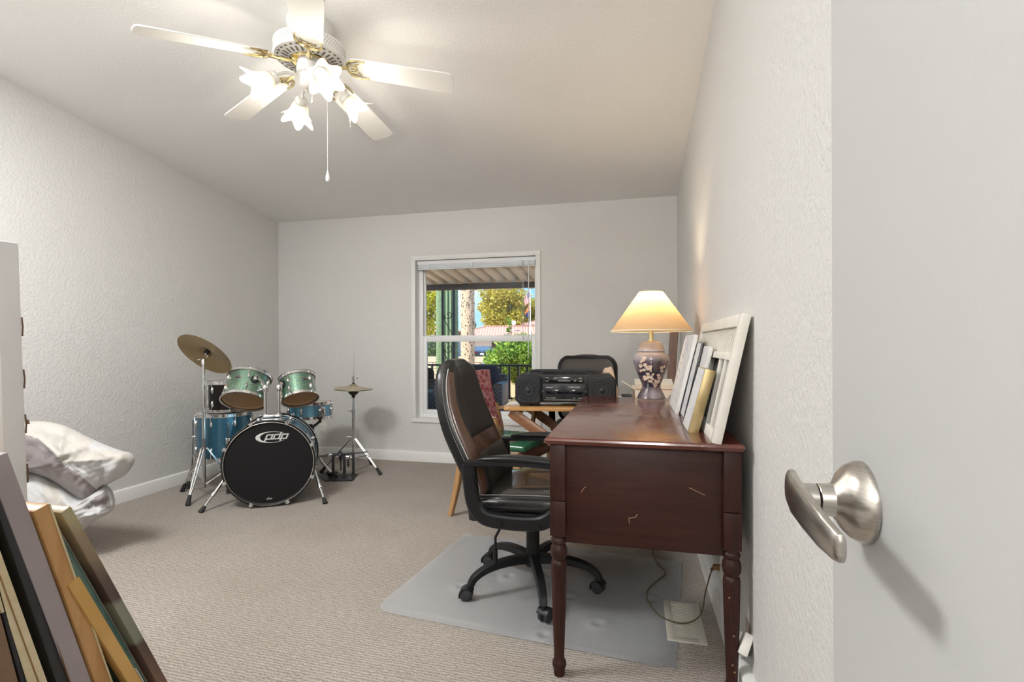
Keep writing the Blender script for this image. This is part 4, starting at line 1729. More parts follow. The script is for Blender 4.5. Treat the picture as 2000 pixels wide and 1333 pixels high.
M_FWHITE = noisy('frame_cream_paint', (.70, .675, .61), (.76, .735, .67), 14, .45, bump=.04)
t, MX, WD = lean_frame('white_window_frame', 'large cream white slatted wooden frame leaning against the wall on the desk', 1.575, 2.46, .216, .385, .215, .022, .035, None, None)
TH = .026
for nm, (u0, v0, u1, v1) in dict(stile_a=(0, 0, .036, .385), stile_b=(WD - .036, 0, WD, .385), rail_a=(.036, 0, WD - .036, .034), rail_b=(.036, .347, WD - .036, .385), rail_c=(.036, .245, WD - .036, .268)).items():
    b = B(MX)
    b.box2((u0, v0, 0), (u1, v1, TH), .002)
    b.done(nm[:-2], M_FWHITE, t)
b = B(MX)
b.box2((.03, .03, TH - .006), (WD - .03, .36, TH - .002))
b.done('backing', simple('frame_backing', (.60, .56, .50), .8), t)
lv = None
nlv = 26
for k in range(nlv):                      # upright louvre slats in the top light
    u = .050 + k * (WD - .10) / (nlv - 1)
    if lv is None:
        b = B(MX)
        b.box((u, .3075, .012), (.015, .078, .005), .001, 1, M=None)
        lv = b.done('slat', M_FWHITE, t)
        u00 = u
    else:
        c = lv.copy()
        COL.objects.link(c)
        c.location = (0, u - u00, 0)
for k, u in enumerate((.115, .215, .42, .62)):        # muntins of the lower light
    b = B(MX)
    b.box((u, .14, .010), (.020, .215, .016), .002)
    b.done('muntin', M_FWHITE, t)
b = B(MX)
b.box2((.034, .034, TH - .008), (WD - .034, .247, TH - .0065))
b.done('dark_pane', simple('dark_print', (.035, .035, .038), .12), t)


def flat_leaner(nm, lab, yn, yf, xb, h, lean, th, face, edge, inner=None, cat='picture', bend=0.0):
    t = thing(nm, lab, cat, (xb, (yn + yf) / 2, TZ))
    Mx = frame((xb, yn, TZ), x=(0, 1, 0), y=(math.sin(lean), 0, math.cos(lean)))
    wd = yf - yn
    b = B(Mx)
    b.box2((0, 0, 0), (wd, h, th), .0015)
    body = b.done('board', edge, t)
    if face is not None:
        b = B(Mx)
        b.box2((.003, .003, -.0012), (wd - .003, h - .003, -.0002))
        b.done('face', face, t)
    return t, Mx, wd


M_GILT = noisy('gilt_edge', (.42, .31, .14), (.54, .42, .22), 20, .38, .55, bump=.05)
M_SKETCH = noisy('pale_print', (.68, .68, .68), (.40, .43, .52), 14, .6, lo=.50, hi=.72, dist=2.0)
M_PAPER = simple('paper_white', (.78, .77, .74), .7)
M_BLACKF = simple('black_frame', (.015, .014, .015), .3)
M_PINE = wood('pale_pine_moulding', (.60, .42, .22), (.70, .53, .31), 'Z', 1, .5)

flat_leaner('small_canvas', 'small deep canvas with gilt sides, foremost of the pictures leaning on the desk', 1.752, 1.925, .166, .215, .26, .033, M_SKETCH, M_GILT)
flat_leaner('print_in_frame', 'tall pale print leaning behind the small gilt canvas on the desk', 1.93, 2.30, .198, .285, .215, .013, M_SKETCH, M_PAPER)
flat_leaner('black_framed_print', 'thin black framed picture leaning at the lamp end of the picture row', 2.08, 2.44, .182, .300, .230, .011, M_SKETCH, M_BLACKF)
flat_leaner('sketch_board', 'white sketch board leaning at the lamp, beside the thin black frame', 2.20, 2.58, .160, .335, .235, .014, M_SKETCH, M_PAPER)
t, Mx, wd = flat_leaner('torn_pine_frame', 'splintered strip of pine moulding leaning behind the sketch board by the lamp', 2.46, 2.62, .168, .33, .22, .012, None, M_PINE, cat='wood strip')
b = B(Mx)
for k in range(4):
    b.tube([(.002 + .01 * k, .12 + .03 * k, -.001), (-.012 - .006 * k, .14 + .034 * k, -.010), (-.02, .15 + .03 * k, -.018)], [.0014, .001, .0004], 4)
b.done('splinters', M_PINE, t)

# ------------------------------------------------------------------ lamp cord and plug under the desk
b = B()
pts = spline([(.215, 2.74, .42), (.14, 2.70, .10), (.085, 2.66, .012), (.10, 2.52, .008), (.13, 2.42, .007), (.06, 2.27, .008), (.045, 2.16, .008), (.09, 2.03, .010), (.17, 1.99, .012), (.235, 2.03, .03), (.262, 2.10, .085), (.290, 2.15, .145), (.312, 2.165, .160)], 8)
b.tube(pts, .0028, 6)
tag(b.done('lamp_cord', simple('olive_cord', (.10, .085, .04), .45), None, (.13, 2.3, 0)), 'thin olive brown lamp cord looping over the carpet under the desk', 'cord')
b = B()
b.box((.313, 2.166, .160), (.030, .026, .020), .006)
b.cyl((.300, 2.164, .158), (.288, 2.158, .150), .005, .003, 8)
tag(b.done('power_plug', simple('brown_plug', (.24, .13, .04), .4), None, (.313, 2.166, .15)), 'brown power plug of the lamp cord in the outlet under the desk', 'plug')

# ------------------------------------------------------------------ clear chair mat with dimples
def mat_mat():
    m, nt, b_ = nmat('clear_vinyl')
    N, L = nt.nodes, nt.links
    tc = N.new('ShaderNodeTexCoord')
    vo = N.new('ShaderNodeTexVoronoi')
    vo.inputs['Scale'].default_value = 55
    vo.inputs['Randomness'].default_value = .25
    L.new(tc.outputs['Object'], vo.inputs['Vector'])
    cr = N.new('ShaderNodeValToRGB')
    cr.color_ramp.elements[0].position, cr.color_ramp.elements[0].color = .0, (1, 1, 1, 1)
    cr.color_ramp.elements[1].position, cr.color_ramp.elements[1].color = .16, (0, 0, 0, 1)
    L.new(vo.outputs['Distance'], cr.inputs[0])
    nz = N.new('ShaderNodeTexNoise')
    nz.inputs['Scale'].default_value = 90
    L.new(tc.outputs['Object'], nz.inputs['Vector'])
    ad = N.new('ShaderNodeMath')
    ad.operation = 'MULTIPLY_ADD'
    ad.inputs[1].default_value = .35
    L.new(nz.outputs['Fac'], ad.inputs[0])
    L.new(cr.outputs[0], ad.inputs[2])
    bp = N.new('ShaderNodeBump')
    bp.inputs['Strength'].default_value = .9
    bp.inputs['Distance'].default_value = .003
    L.new(ad.outputs[0], bp.inputs['Height'])
    gl = N.new('ShaderNodeBsdfGlossy')
    gl.inputs['Roughness'].default_value = .26
    L.new(bp.outputs[0], gl.inputs['Normal'])
    tp = N.new('ShaderNodeBsdfTransparent')
    tp.inputs[0].default_value = (.93, .94, .95, 1)
    df = N.new('ShaderNodeBsdfDiffuse')
    df.inputs[0].default_value = (.80, .81, .83, 1)
    m0 = N.new('ShaderNodeMixShader')
    m0.inputs[0].default_value = .36
    L.new(tp.outputs[0], m0.inputs[1])
    L.new(df.outputs[0], m0.inputs[2])
    fr_ = N.new('ShaderNodeFresnel')
    fr_.inputs[0].default_value = 1.7
    L.new(bp.outputs[0], fr_.inputs['Normal'])
    m1 = N.new('ShaderNodeMixShader')
    L.new(fr_.outputs[0], m1.inputs[0])
    L.new(m0.outputs[0], m1.inputs[1])
    L.new(gl.outputs[0], m1.inputs[2])
    L.new(m1.outputs[0], N['Material Output'].inputs[0])
    return m


MO = T(-1.007, 1.835, 0) @ Rz(-math.atan2(.105, .9945))
ML_, MW_ = 1.14, .855
DIMP = [(.22, .33), (.60, .06), (.36, .52), (.50, .60), (.75, .22), (.9, .5), (.35, .78), (.62, .40)]


def mat_pt(u, v):
    x, y = ML_ * u, MW_ * v
    r_ = .07      # rounded corners
    for cx, cy in ((r_, r_), (ML_ - r_, r_), (r_, MW_ - r_), (ML_ - r_, MW_ - r_)):
        if abs(x - cx) <= r_ and abs(y - cy) <= r_ and ((x < cx) == (cx < ML_ / 2)) and ((y < cy) == (cy < MW_ / 2)):
            dx, dy = x - cx, y - cy
            m_ = max(abs(dx), abs(dy))
            d_ = math.hypot(dx, dy)
            if d_ > 1e-9:
                x, y = cx + dx * m_ / d_, cy + dy * m_ / d_
    z = .004 + .0025 * math.sin(5.1 * x + 2 * y) * math.sin(4.3 * y + 1)
    ed = min(u * ML_, v * MW_, (1 - u) * ML_, (1 - v) * MW_)
    z = max(.003, z)
    if ed < .035:
        z = .0025 + .0015 * ed / .035
    for a, c in DIMP:
        d2 = (x - a * ML_) ** 2 + (y - c * MW_) ** 2
        z += .012 * math.exp(-d2 / .0014) - .015 * math.exp(-d2 / .0004)
    p = MO @ Vector((x, y, max(z, .0012)))
    return tuple(p)


b = B()
b.grid(mat_pt, 120, 92)
tag(b.done('chair_mat', mat_mat(), None, (-.4, 2.2, 0), smooth=60), 'clear dimpled vinyl floor mat under the black leather chair', 'floor mat')
# ------------------------------------------------------------------ black leather executive chair at the desk
M_LEATH = noisy('black_leather', (.006, .006, .007), (.010, .0095, .010), 6, .34, bump=.10, bscale=220, bdist=.0006, spec=.35, coat=.08)
M_BROWNL = noisy('dark_brown_leather', (.055, .026, .018), (.085, .042, .028), 4, .27, bump=.10, bscale=200, bdist=.0006, coat=.25)
M_MESHBLK = noisy('black_mesh_fabric', (.006, .006, .007), (.014, .013, .014), 300, .55, bump=.2, bscale=500, bdist=.0005)
M_SATBLK = simple('satin_black_plastic', (.010, .010, .011), .42, spec=.3)
M_STITCH = simple('white_stitching', (.45, .43, .41), .7)
oc = thing('office_chair', 'black leather high-back executive office chair with padded arms standing on the clear mat', 'chair', (-.43, 2.165, 0))
MC = T(-.43, 2.165, 0) @ Rz(math.radians(-.5))


#        s    x      z     half width  half thickness
BK = [(0, -.215, .335, .190, .030), (.10, -.205, .40, .215, .044), (.25, -.200, .475, .226, .052), (.42, -.240, .575, .234, .056), (.60, -.296, .690, .230, .056), (.75, -.332, .790, .215, .053),
      (.88, -.350, .880, .190, .050), (.95, -.352, .938, .160, .046), (.985, -.350, .968, .126, .036), (1.0, -.348, .982, .085, .016)]
_bk = [spline([Vector((r[0], r[1], r[2])) for r in BK], 8), spline([Vector((r[0], r[3], r[4])) for r in BK], 8)]


def lerp_tab(tab, s):
    A, C = _bk
    for i in range(len(A) - 1):
        if s <= A[i + 1].x or i == len(A) - 2:
            k = (s - A[i].x) / max(1e-9, A[i + 1].x - A[i].x)
            k = max(0, min(1, k))
            p, q = A[i].lerp(A[i + 1], k), C[i].lerp(C[i + 1], k)
            return [p.y, p.z, q.y, q.z]


BKS = []
for i in range(41):
    s = i / 40
    BKS.append((s, *lerp_tab(BK, s)))


def back_pt(s, a):
    """ring point: a in 0..1 goes round the backrest section, front half is a<.5"""
    x, z, hw, ht = lerp_tab(BK, s)
    x2, z2, _, _ = lerp_tab(BK, min(1, s + .01))
    x1, z1, _, _ = lerp_tab(BK, max(0, s - .01))
    t = Vector((x2 - x1, 0, z2 - z1)).normalized()
    n = Vector((t.z, 0, -t.x))
    an = 2 * PI * a
    ca, sa = math.cos(an), math.sin(an)
    y = hw * math.copysign(abs(ca) ** .55, ca)
    q = math.copysign(abs(sa) ** .55, sa) * ht
    f = abs(y) / max(hw, 1e-6)
    if sa > 0:
        q *= .62 + .42 * (math.sin(min(f / .82, 1) * PI / 2) ** 3)     # side bolsters stand proud of the middle
    else:
        q *= 1.0 - .25 * f * f
    return Vector((x, y, z)) + n * q


b = B(MC)
b.grid(lambda u, v: back_pt(u, v), 41, 56, closev=True)
b.raw([back_pt(1, i / 56) for i in range(56)], [tuple(range(56))])
b.raw([back_pt(0, i / 56) for i in range(56)], [tuple(range(55, -1, -1))])
bk = b.done('backrest', M_LEATH, oc, smooth=60)


def front_patch(s0, s1, a0, a1, off, nu=18, nv=14, rs=None):
    """a pad laid on the front of the backrest between two heights and two ring positions"""
    def f(u, v):
        s = s0 + (s1 - s0) * u
        w_ = 1.0 if rs is None else rs(u)
        am = (a0 + a1) / 2
        a = am + (a1 - a0) / 2 * w_ * (2 * v - 1)
        p = back_pt(s, a)
        x2 = back_pt(min(1, s + .01), a)
        y2 = back_pt(s, a + .004)
        n = (x2 - p).cross(y2 - p).normalized()
        if n.x < 0:
            n = -n
        e_ = min(u, 1 - u, v, 1 - v) * 8
        return p + n * (off * min(1, e_) ** .5 - .0015 * (e_ < .01))
    return f


b = B(MC)
b.grid(front_patch(.16, .95, .055, .445, .009, 36, 26), 36, 26)
fp = b.done('front_pad', M_BROWNL, bk, smooth=60)
b = B(MC)
b.grid(front_patch(.50, .975, .135, .365, .015, 24, 16, rs=lambda u: .80 + .34 * math.sin(.3 + u * 2.3)), 24, 16)
b.done('head_panel', M_MESHBLK, bk, smooth=60)
b = B(MC)
b.grid(front_patch(.13, .44, .115, .385, .015, 20, 16, rs=lambda u: 1.02 - .5 * max(0, u - .45) ** 2), 20, 16)
b.done('lumbar_panel', M_MESHBLK, bk, smooth=60)
b = B(MC)          # piping and stitching down each side of the front
for a_, off, r_ in ((.045, .002, .0024), (.455, .002, .0024)):
    b.tube([back_pt(.10 + .86 * i / 40, a_) + Vector((.002, 0, .0)) for i in range(41)], r_, 6)
b.done('piping', M_STITCH, bk)
b = B(MC)
for a_ in (.0, .5):
    for i in range(70):
        s = .12 + .82 * i / 70
        b.tube([back_pt(s, a_ + (.012 if a_ < .2 else -.012)), back_pt(s + .007, a_ + (.012 if a_ < .2 else -.012))], .0010, 4)
b.done('stitching', M_STITCH, bk)['kind'] = 'stuff'

SEATP = [(-.205, .405, .230, .030), (-.17, .418, .245, .040), (-.05, .424, .252, .044), (.10, .428, .252, .046), (.20, .424, .245, .044), (.245, .408, .225, .034), (.262, .392, .19, .016)]
b = B(MC)
rings = []
for x, z, hw, ht in [Vector((*p[:3], 0)).to_tuple()[:3] + (p[3],) for p in SEATP]:
    ring = []
    for i in range(44):
        an = 2 * PI * i / 44
        ca, sa = math.cos(an), math.sin(an)
        y = hw * math.copysign(abs(ca) ** .5, ca)
        q = ht * math.copysign(abs(sa) ** .6, sa)
        if sa > 0:
            q *= .86 + .16 * math.sin(min(abs(y) / hw / .8, 1) * PI / 2) ** 2
        ring.append((x, y, z + q))
    rings.append(ring)
sm = []
for j in range(len(rings) - 1):
    for k in range(5):
        t = k / 5
        sm.append([tuple(a + (c - a) * t for a, c in zip(p, q)) for p, q in zip(rings[j], rings[j + 1])])
sm.append(rings[-1])
b.loft(sm)
st_ = b.done('seat', noisy('glossy_black_leather', (.010, .010, .011), (.016, .015, .016), 6, .20, bump=.05, bscale=180, bdist=.0005, coat=.5), oc, smooth=50)
b = B(MC)
for y in (-1, 1):
    b.tube(spline([(x, y * hw * .985, z + ht * .30) for x, z, hw, ht in SEATP[:-1]], 6), .0016, 5)
b.tube(spline([(x, -hw * .93, z + ht * .86) for x, z, hw, ht in SEATP[1:-1]], 6), .0012, 5)
b.done('seat_stitching', M_STITCH, st_)
b = B(MC)
b.box2((-.18, -.225, .362), (.20, .225, .392), .012)
b.box2((-.10, -.09, .335), (.09, .09, .365), .008)
b.done('seat_pan', M_SATBLK, oc)
for sy in (-1, 1):
    y = .262 * sy
    MCA = MC @ T(.022, 0, -.008)
    b = B(MCA)
    path = spline([(-.222, y, .588), (-.214, y, .50), (-.198, y, .428), (-.160, y, .388), (-.095, y, .376), (.02, y, .376), (.085, y, .392), (.135, y, .44), (.165, y, .51), (.178, y, .585)], 7)
    b.tube(path, [1.0] * len(path), flat=(.026, .020), upv=(0, 1, 0))
    b.tube(spline([(-.232, y, .592), (-.12, y, .600), (.05, y, .602), (.20, y, .588)], 6), 1.0, flat=(.010, .028), upv=(0, 1, 0))
    b.box((-.02, y - .018 * sy, .374), (.14, .05, .028), .008)
    for bx in (-.09, .06):
        b.cyl((bx, y + .024 * sy, .376), (bx, y + .032 * sy, .376), .008, n=12)
    b.cyl((-.212, y + .02 * sy, .545), (-.212, y + .026 * sy, .545), .008, n=12)
    am = b.done('arm', M_SATBLK, oc)
    b = B(MCA)
    rings = []
    for i in range(25):
        t = i / 24
        x = -.180 + .37 * t
        zc = .616 + .006 * math.sin(PI * t) - .016 * t ** 3 - .006 * (1 - t) ** 3
        e_ = max(.05, math.sin(PI * (t * .96 + .02))) ** .28
        rings.append([(x, y + .031 * e_ * math.copysign(abs(math.cos(a)) ** .7, math.cos(a)), zc + .0135 * e_ * math.copysign(abs(math.sin(a)) ** .7, math.sin(a))) for a in [2 * PI * k / 20 for k in range(20)]])
    b.loft(rings)
    b.done('arm_pad', M_LEATH, am, smooth=50)
b = B(MC)
b.cyl((0, 0, .115), (0, 0, .275), .0285, n=24)
b.cyl((0, 0, .27), (0, 0, .278), .031, n=24)
b.cyl((0, 0, .275), (0, 0, .285), .024, n=20)
b.cyl((0, 0, .28), (0, 0, .345), .015, n=16)
gl_ = b.done('gas_column', M_SATBLK, oc)
b = B(MC)
b.lathe([(.0295, .262), (.0295, .272)], 24)
b.done('column_ring', M_CHROME, gl_)
b = B(MC)
lv_ = [(-.085, -.16, .352), (-.095, -.17, .315), (-.118, -.175, .27), (-.118, -.175, .215)]
b.tube(lv_, .0055, 8)
b.cyl((-.118, -.175, .222), (-.118, -.175, .165), .0085, .0105, 12)
b.done('height_lever', M_SATBLK, oc)
b = B(MC)
b.lathe([(0, .095), (.034, .098), (.040, .112), (.040, .135), (.034, .146), (.028, .148)], 24)
base_ = b.done('base_hub', M_SATBLK, oc)
BASE0 = math.radians(217 + .5)
for k in range(5):
    a = BASE0 + 2 * PI * k / 5
    ML = MC @ Rz(a)
    b = B(ML)
    pts = spline([(.025, 0, .128), (.09, 0, .132), (.16, 0, .128), (.225, 0, .113), (.268, 0, .088), (.284, 0, .062)], 6)
    b.tube(pts, [1.0 - .35 * i / (len(pts) - 1) for i in range(len(pts))], flat=(.019, .021), upv=(0, 1, 0))
    lg = b.done('base_leg', M_SATBLK, oc)
    ca_ = -a + fr.uniform(-.35, .35) + (PI if k in (0, 3, 4) else .9 if k == 1 else 2.6)
    MW2 = ML @ T(.288, 0, 0) @ Rz(ca_)
    b = B(MW2)
    b.cyl((0, 0, .046), (0, 0, .066), .009, n=12)
    hood = []
    for i in range(13):
        an = -.35 + (PI * .98) * i / 12
        hood.append((.012 + .0275 * math.cos(an), 0, .028 + .0275 * math.sin(an)))
    b.tube(hood, 1.0, flat=(.003, .024), upv=(0, 1, 0))
    b.done('caster_hood', M_SATBLK, oc)
    b = B(MW2)
    for sy in (-1, 1):
        b.lathe([(0, -.010), (.019, -.009), (.0245, -.006), (.0255, 0), (.0245, .006), (.019, .009), (0, .010)], 24, T(.012, .013 * sy, .029) @ Matrix.Rotation(PI / 2, 4, 'X'))
    b.done('caster_wheels', M_RUBBER, oc)

# ------------------------------------------------------------------ wooden armchair with green seat, behind the office chair
M_BEECH = wood('honey_beech', (.36, .185, .075), (.50, .29, .13), 'Z', 1, .36, coat=.2)
M_CHERW = wood('red_brown_wood', (.17, .058, .030), (.24, .085, .045), 'Z', 1, .34, coat=.2)
ac = thing('wooden_armchair', 'honey wood armchair with curved arms, green seat and rose backrest between desk and window', 'armchair', (-.81, 3.14, 0))
PA = Vector((-1.100, 2.957, 0))
AF = Vector((.974, -.224, 0)).normalized()
AS = Vector((.224, .974, 0)).normalized()


def ap(f, s, z):
    return PA + AF * f + AS * s + Vector((0, 0, z))


for s in (0, .50):
    b = B()
    pts = spline([ap(-.0, s, 0), ap(.055, s, .22), ap(.085, s, .42), ap(.066, s, .55), ap(.045, s, .64)], 6)
    b.tube(pts, [.8 + .35 * math.sin(PI * i / (len(pts) - 1)) for i in range(len(pts))], flat=(.017, .020), upv=AS)
    b.done('rear_leg', M_BEECH, ac)
    b = B()
    b.tube([ap(.475, s + (.0 if s == 0 else -.0), 0), ap(.462, s, .20), ap(.455, s, .415)], [.72, .9, 1.1], flat=(.022, .022), upv=AS)
    b.done('front_leg', M_BEECH, ac)
    b = B()      # arm rail and its curved support
    so = -.012 if s == 0 else .012
    b.tube(spline([ap(.045, s + so, .602), ap(.16, s + so * 2, .618), ap(.27, s + so * 2, .620), ap(.322, s + so * 2, .612)], 5), [1] * 16, flat=(.024, .010), upv=(0, 0, 1))
    b.tube(spline([ap(.318, s + so * 2, .614), ap(.328, s + so * 2, .572), ap(.318, s + so * 2, .52), ap(.335, s + so, .455), ap(.355, s, .42)], 5), [1.15, 1.1, 1.05, 1.0, .95, .9, .86, .84, .82, .82, .82, .84, .86, .88, .9, .92, .94, .96, .98, 1.0, 1.0], flat=(.015, .019), upv=AS)
    b.done('arm', M_BEECH, ac)
for f0, s0, f1, s1 in ((.06, 0, .46, 0), (.06, .5, .46, .5), (.46, .0, .46, .5), (.08, 0, .08, .5)):
    b = B()
    p, q = ap(f0, s0, .385), ap(f1, s1, .385)
    d = (q - p)
    b.box((0, 0, d.length / 2), (.020, .075, d.length), .004, M=frame(p, z=d, x=d.cross(Vector((0, 0, 1)))))
    b.done('seat_rail', M_CHERW if f0 == f1 else M_BEECH, ac)
b = B()
MS_ = Matrix(((AF.x, AS.x, 0, PA.x), (AF.y, AS.y, 0, PA.y), (0, 0, 1, 0), (0, 0, 0, 1)))
b.box2((.055, .022, .420), (.492, .478, .462), .016, 3, M=MS_)
b.done('seat', simple('green_vinyl', (.02, .12, .062), .16, coat=.4), ac)
M_ROSE = noisy('rose_tapestry', (.30, .030, .045), (.55, .30, .32), 22, .8, lo=.42, hi=.6, dist=1.5, bump=.2)
b = B()
rings = []
for t in [i / 10 for i in range(11)]:
    z = .50 + .37 * t
    f = .075 - .10 * t - .015 * math.sin(PI * t)
    rings.append([ap(f + dx, s_, z) for dx, s_ in ((-.018, -.005), (.022, -.005), (.034, .12), (.036, .38), (.022, .505), (-.018, .505))])
b.loft(rings)
b.done('backrest', M_ROSE, ac, smooth=40)

# ------------------------------------------------------------------ mesh task chair beyond the folding table
def mesh_mat():
    m, nt, b_ = nmat('brown_black_mesh')
    N, L = nt.nodes, nt.links
    b_.inputs['Base Color'].default_value = (.045, .032, .028, 1)
    setp(b_, rough=.7)
    tp = N.new('ShaderNodeBsdfTransparent')
    m1 = N.new('ShaderNodeMixShader')
    m1.inputs[0].default_value = .12
    L.new(b_.outputs[0], m1.inputs[1])
    L.new(tp.outputs[0], m1.inputs[2])
    L.new(m1.outputs[0], N['Material Output'].inputs[0])
    return m


mc = thing('mesh_task_chair', 'black task chair with a wide mesh back standing behind the radio near the back wall', 'chair', (-.36, 3.84, 0), 0)
MM = T(-.345, 3.80, 0) @ Rz(math.radians(13))


def rrect(hw, z0, z1, r, n=7, crown=0.0):
    out = []
    for cx, cz, a0 in ((hw - r, z1 - r, 0), (-hw + r, z1 - r, PI / 2), (-hw + r, z0 + r, PI), (hw - r, z0 + r, 3 * PI / 2)):
        for i in range(n + 1):
            a = a0 + PI / 2 * i / n
            x, z = cx + r * math.cos(a), cz + r * math.sin(a)
            if z > (z0 + z1) / 2:
                z += crown * (1 - (x / hw) ** 2)
            out.append((x, z))
    return out


def bow(x, z):
    return .045 * (x / .215) ** 2 * -1 + .03 * (z - .7)


b = B(MM)
fr1 = [(x, bow(x, z), z) for x, z in rrect(.205, .50, .932, .055, 7, .040)]
b.tube(fr1, 1.0, closed=True, flat=(.012, .022), upv=(0, 1, 0))
mb_ = b.done('back_frame', M_SATBLK, mc)
b = B(MM)
b.grid(lambda u, v: (-.20 + .40 * v, bow(-.20 + .40 * v, .51 + .44 * u) + .004, .51 + .425 * u + .036 * u * (1 - ((-.2 + .4 * v) / .2) ** 2)), 12, 14)
b.done('back_mesh', mesh_mat(), mb_)
b = B(MM)
b.box((0, -.25, .475), (.46, .44, .06), .028, 3)
b.done('seat', simple('charcoal_fabric', (.03, .03, .033), .85), mc)
b = B(MM)
b.tube(spline([(0, .03, .62), (0, .06, .52), (0, .03, .42), (0, -.16, .40)], 6), 1.0, flat=(.012, .035), upv=(1, 0, 0))
b.box((0, -.22, .42), (.20, .2, .05), .01)
b.done('back_support', M_SATBLK, mc)
for sx in (-1, 1):
    b = B(MM)
    b.tube(spline([(.20 * sx, -.20, .44), (.262 * sx, -.20, .46), (.272 * sx, -.20, .56), (.272 * sx, -.20, .66)], 5), 1.0, flat=(.022, .014), upv=(0, 1, 0))
    b.box((.272 * sx, -.19, .672), (.075, .24, .028), .012, 3)
    b.done('armrest', M_SATBLK, mc)
b = B(MM)
b.cyl((0, -.22, .09), (0, -.22, .40), .026, n=18)
for k in range(5):
    a = 2 * PI * k / 5 + .3
    b.tube([(0, -.22, .11), (.15 * math.cos(a), -.22 + .15 * math.sin(a), .095), (.28 * math.cos(a), -.22 + .28 * math.sin(a), .07)], [1.1, .9, .6], flat=(.022, .018), upv=None)
b.done('star_base', M_SATBLK, mc)
for k in range(5):
    a = 2 * PI * k / 5 + .3
    b = B(MM)
    b.lathe([(0, -.02), (.022, -.019), (.026, -.012), (.026, .012), (.022, .019), (0, .02)], 16, T(.285 * math.cos(a), -.22 + .285 * math.sin(a), .027) @ Rz(a) @ Matrix.Rotation(PI / 2, 4, 'X'))
    b.cyl((.285 * math.cos(a), -.22 + .285 * math.sin(a), .04), (.285 * math.cos(a), -.22 + .285 * math.sin(a), .08), .008, n=8)
    b.done('caster', M_RUBBER, mc)
# ------------------------------------------------------------------ folding wood table with crossed legs, and what lies on it
M_OAK = wood('honey_oak', (.44, .22, .075), (.58, .33, .13), 'X', 1, .22, coat=.5)
M_OAKL = wood('brown_oak_leg', (.22, .095, .042), (.31, .145, .066), 'X', 1, .34)
TTZ = .680
TA = math.atan2(.113, .9936)
tb = thing('folding_table', 'honey oak folding table with crossed slanting legs behind the far end of the desk', 'table', (-.20, 3.25, 0))
MT = T(-.750, 2.890, 0) @ Rz(TA)
TW, TD = 1.05, .66
b = B(MT)
pl_ = []
r_ = .035
for cx, cy, a0 in ((TW - r_, TD - r_, 0), (r_, TD - r_, PI / 2), (r_, r_, PI), (TW - r_, r_, 3 * PI / 2)):
    for i in range(7):
        a = a0 + PI / 2 * i / 6
        pl_.append((cx + r_ * math.cos(a), cy + r_ * math.sin(a)))
b.prism(pl_, .020, T(0, 0, TTZ - .020), .005, 2)
b.done('table_top', M_OAK, tb)
for v in (.045, TD - .075):
    b = B(MT)
    p, q = Vector((.055, v, TTZ - .042)), Vector((.95, v, .015))
    b.tube([p - (q - p).normalized() * .02, p, q], [.85, 1, 1], flat=(.013, .030), upv=(0, 0, 1))
    b.done('leg', M_OAKL, tb)
    b = B(MT)
    p, q = Vector((.99, v + .030, TTZ - .042)), Vector((.175, v + .030, .015))
    b.tube([p - (q - p).normalized() * .02, p, q], [.85, 1, 1], flat=(.013, .030), upv=(0, 0, 1))
    b.done('leg', M_OAKL, tb)
b = B(MT)
b.cyl((.10, .03, .640), (.10, TD - .03, .640), .010, n=12)
b.cyl((.90, .03, .05), (.90, TD - .03, .05), .012, n=12)
b.cyl((.21, .06, .045), (.21, TD - .03, .045), .012, n=12)
b.done('stretcher', M_OAK, tb)
b = B(MT)
for x in (.075, .97):
    b.box((x, TD / 2, TTZ - .030), (.04, TD - .08, .02), .003)
b.done('cleat', M_OAKL, tb)

# --- portable radio cassette player
M_RADIO = simple('radio_charcoal', (.013, .0135, .016), .45, spec=.3)
M_RADIO2 = simple('radio_panel', (.020, .021, .024), .38, spec=.35)
M_GRILLE = noisy('speaker_grille', (.008, .009, .012), (.013, .014, .018), 380, .65, bump=.4, bscale=500, bdist=.0006)
M_PRINT = simple('pale_print_ink', (.55, .54, .50), .5)
rd = thing('portable_radio', 'black double-cassette portable radio with two round speakers on the folding table', 'radio', (-.40, 3.08, TTZ))
MR = T(-.690, 2.945, TTZ) @ Rz(TA)        # local x along the front, y to the back, z up
RW, RD_, RH = .590, .20, .190


def oct_poly(x0, x1, z0, z1, cl, cr):
    """front outline with cut corners: cl on the left, cr on the right"""
    return [(x0 + cl, z0), (x1 - cr, z0), (x1, z0 + cr), (x1, z1 - cr), (x1 - cr, z1), (x0 + cl, z1), (x0, z1 - cl), (x0, z0 + cl)]


MRF = MR @ Matrix(((1, 0, 0, 0), (0, 0, 1, 0), (0, 1, 0, 0), (0, 0, 0, 1)))      # local xy = front plane, z = depth away from the viewer
b = B(MRF)
b.prism(oct_poly(0.008, RW - .008, .022, RH, .022, .022), RD_ - .03, T(0, 0, .022), .006, 2)
body = b.done('radio_body', M_RADIO, rd)
for x0, x1, nm in ((.0, .155, 'l'), (RW - .165, RW, 'r')):
    b = B(MRF)
    b.prism(oct_poly(x0, x1, .012, RH - .008, .026 if nm == 'l' else .014, .014 if nm == 'l' else .026), RD_ - .02, T(0, 0, .004), .008, 3)
    pod = b.done('speaker_pod', M_RADIO, rd)
    b = B(MRF)
    b.prism(oct_poly(x0 + .010, x1 - .010, .022, RH - .018, .022 if nm == 'l' else .012, .012 if nm == 'l' else .022), .004, T(0, 0, .001), .0015)
    b.done('speaker_grille', M_GRILLE, pod)
    b = B(MRF @ T((x0 + x1) / 2, .096, .0006))
    for r in (.058, .040):
        b.lathe([(r - .0025, .0), (r - .001, -.0026), (r + .001, -.0026), (r + .0025, 0)], 40, caps=False)
    b.lathe([(0, -.006), (.010, -.0045), (.016, -.001), (.016, .001)], 24)
    b.done('speaker_ring', M_RADIO2, pod)
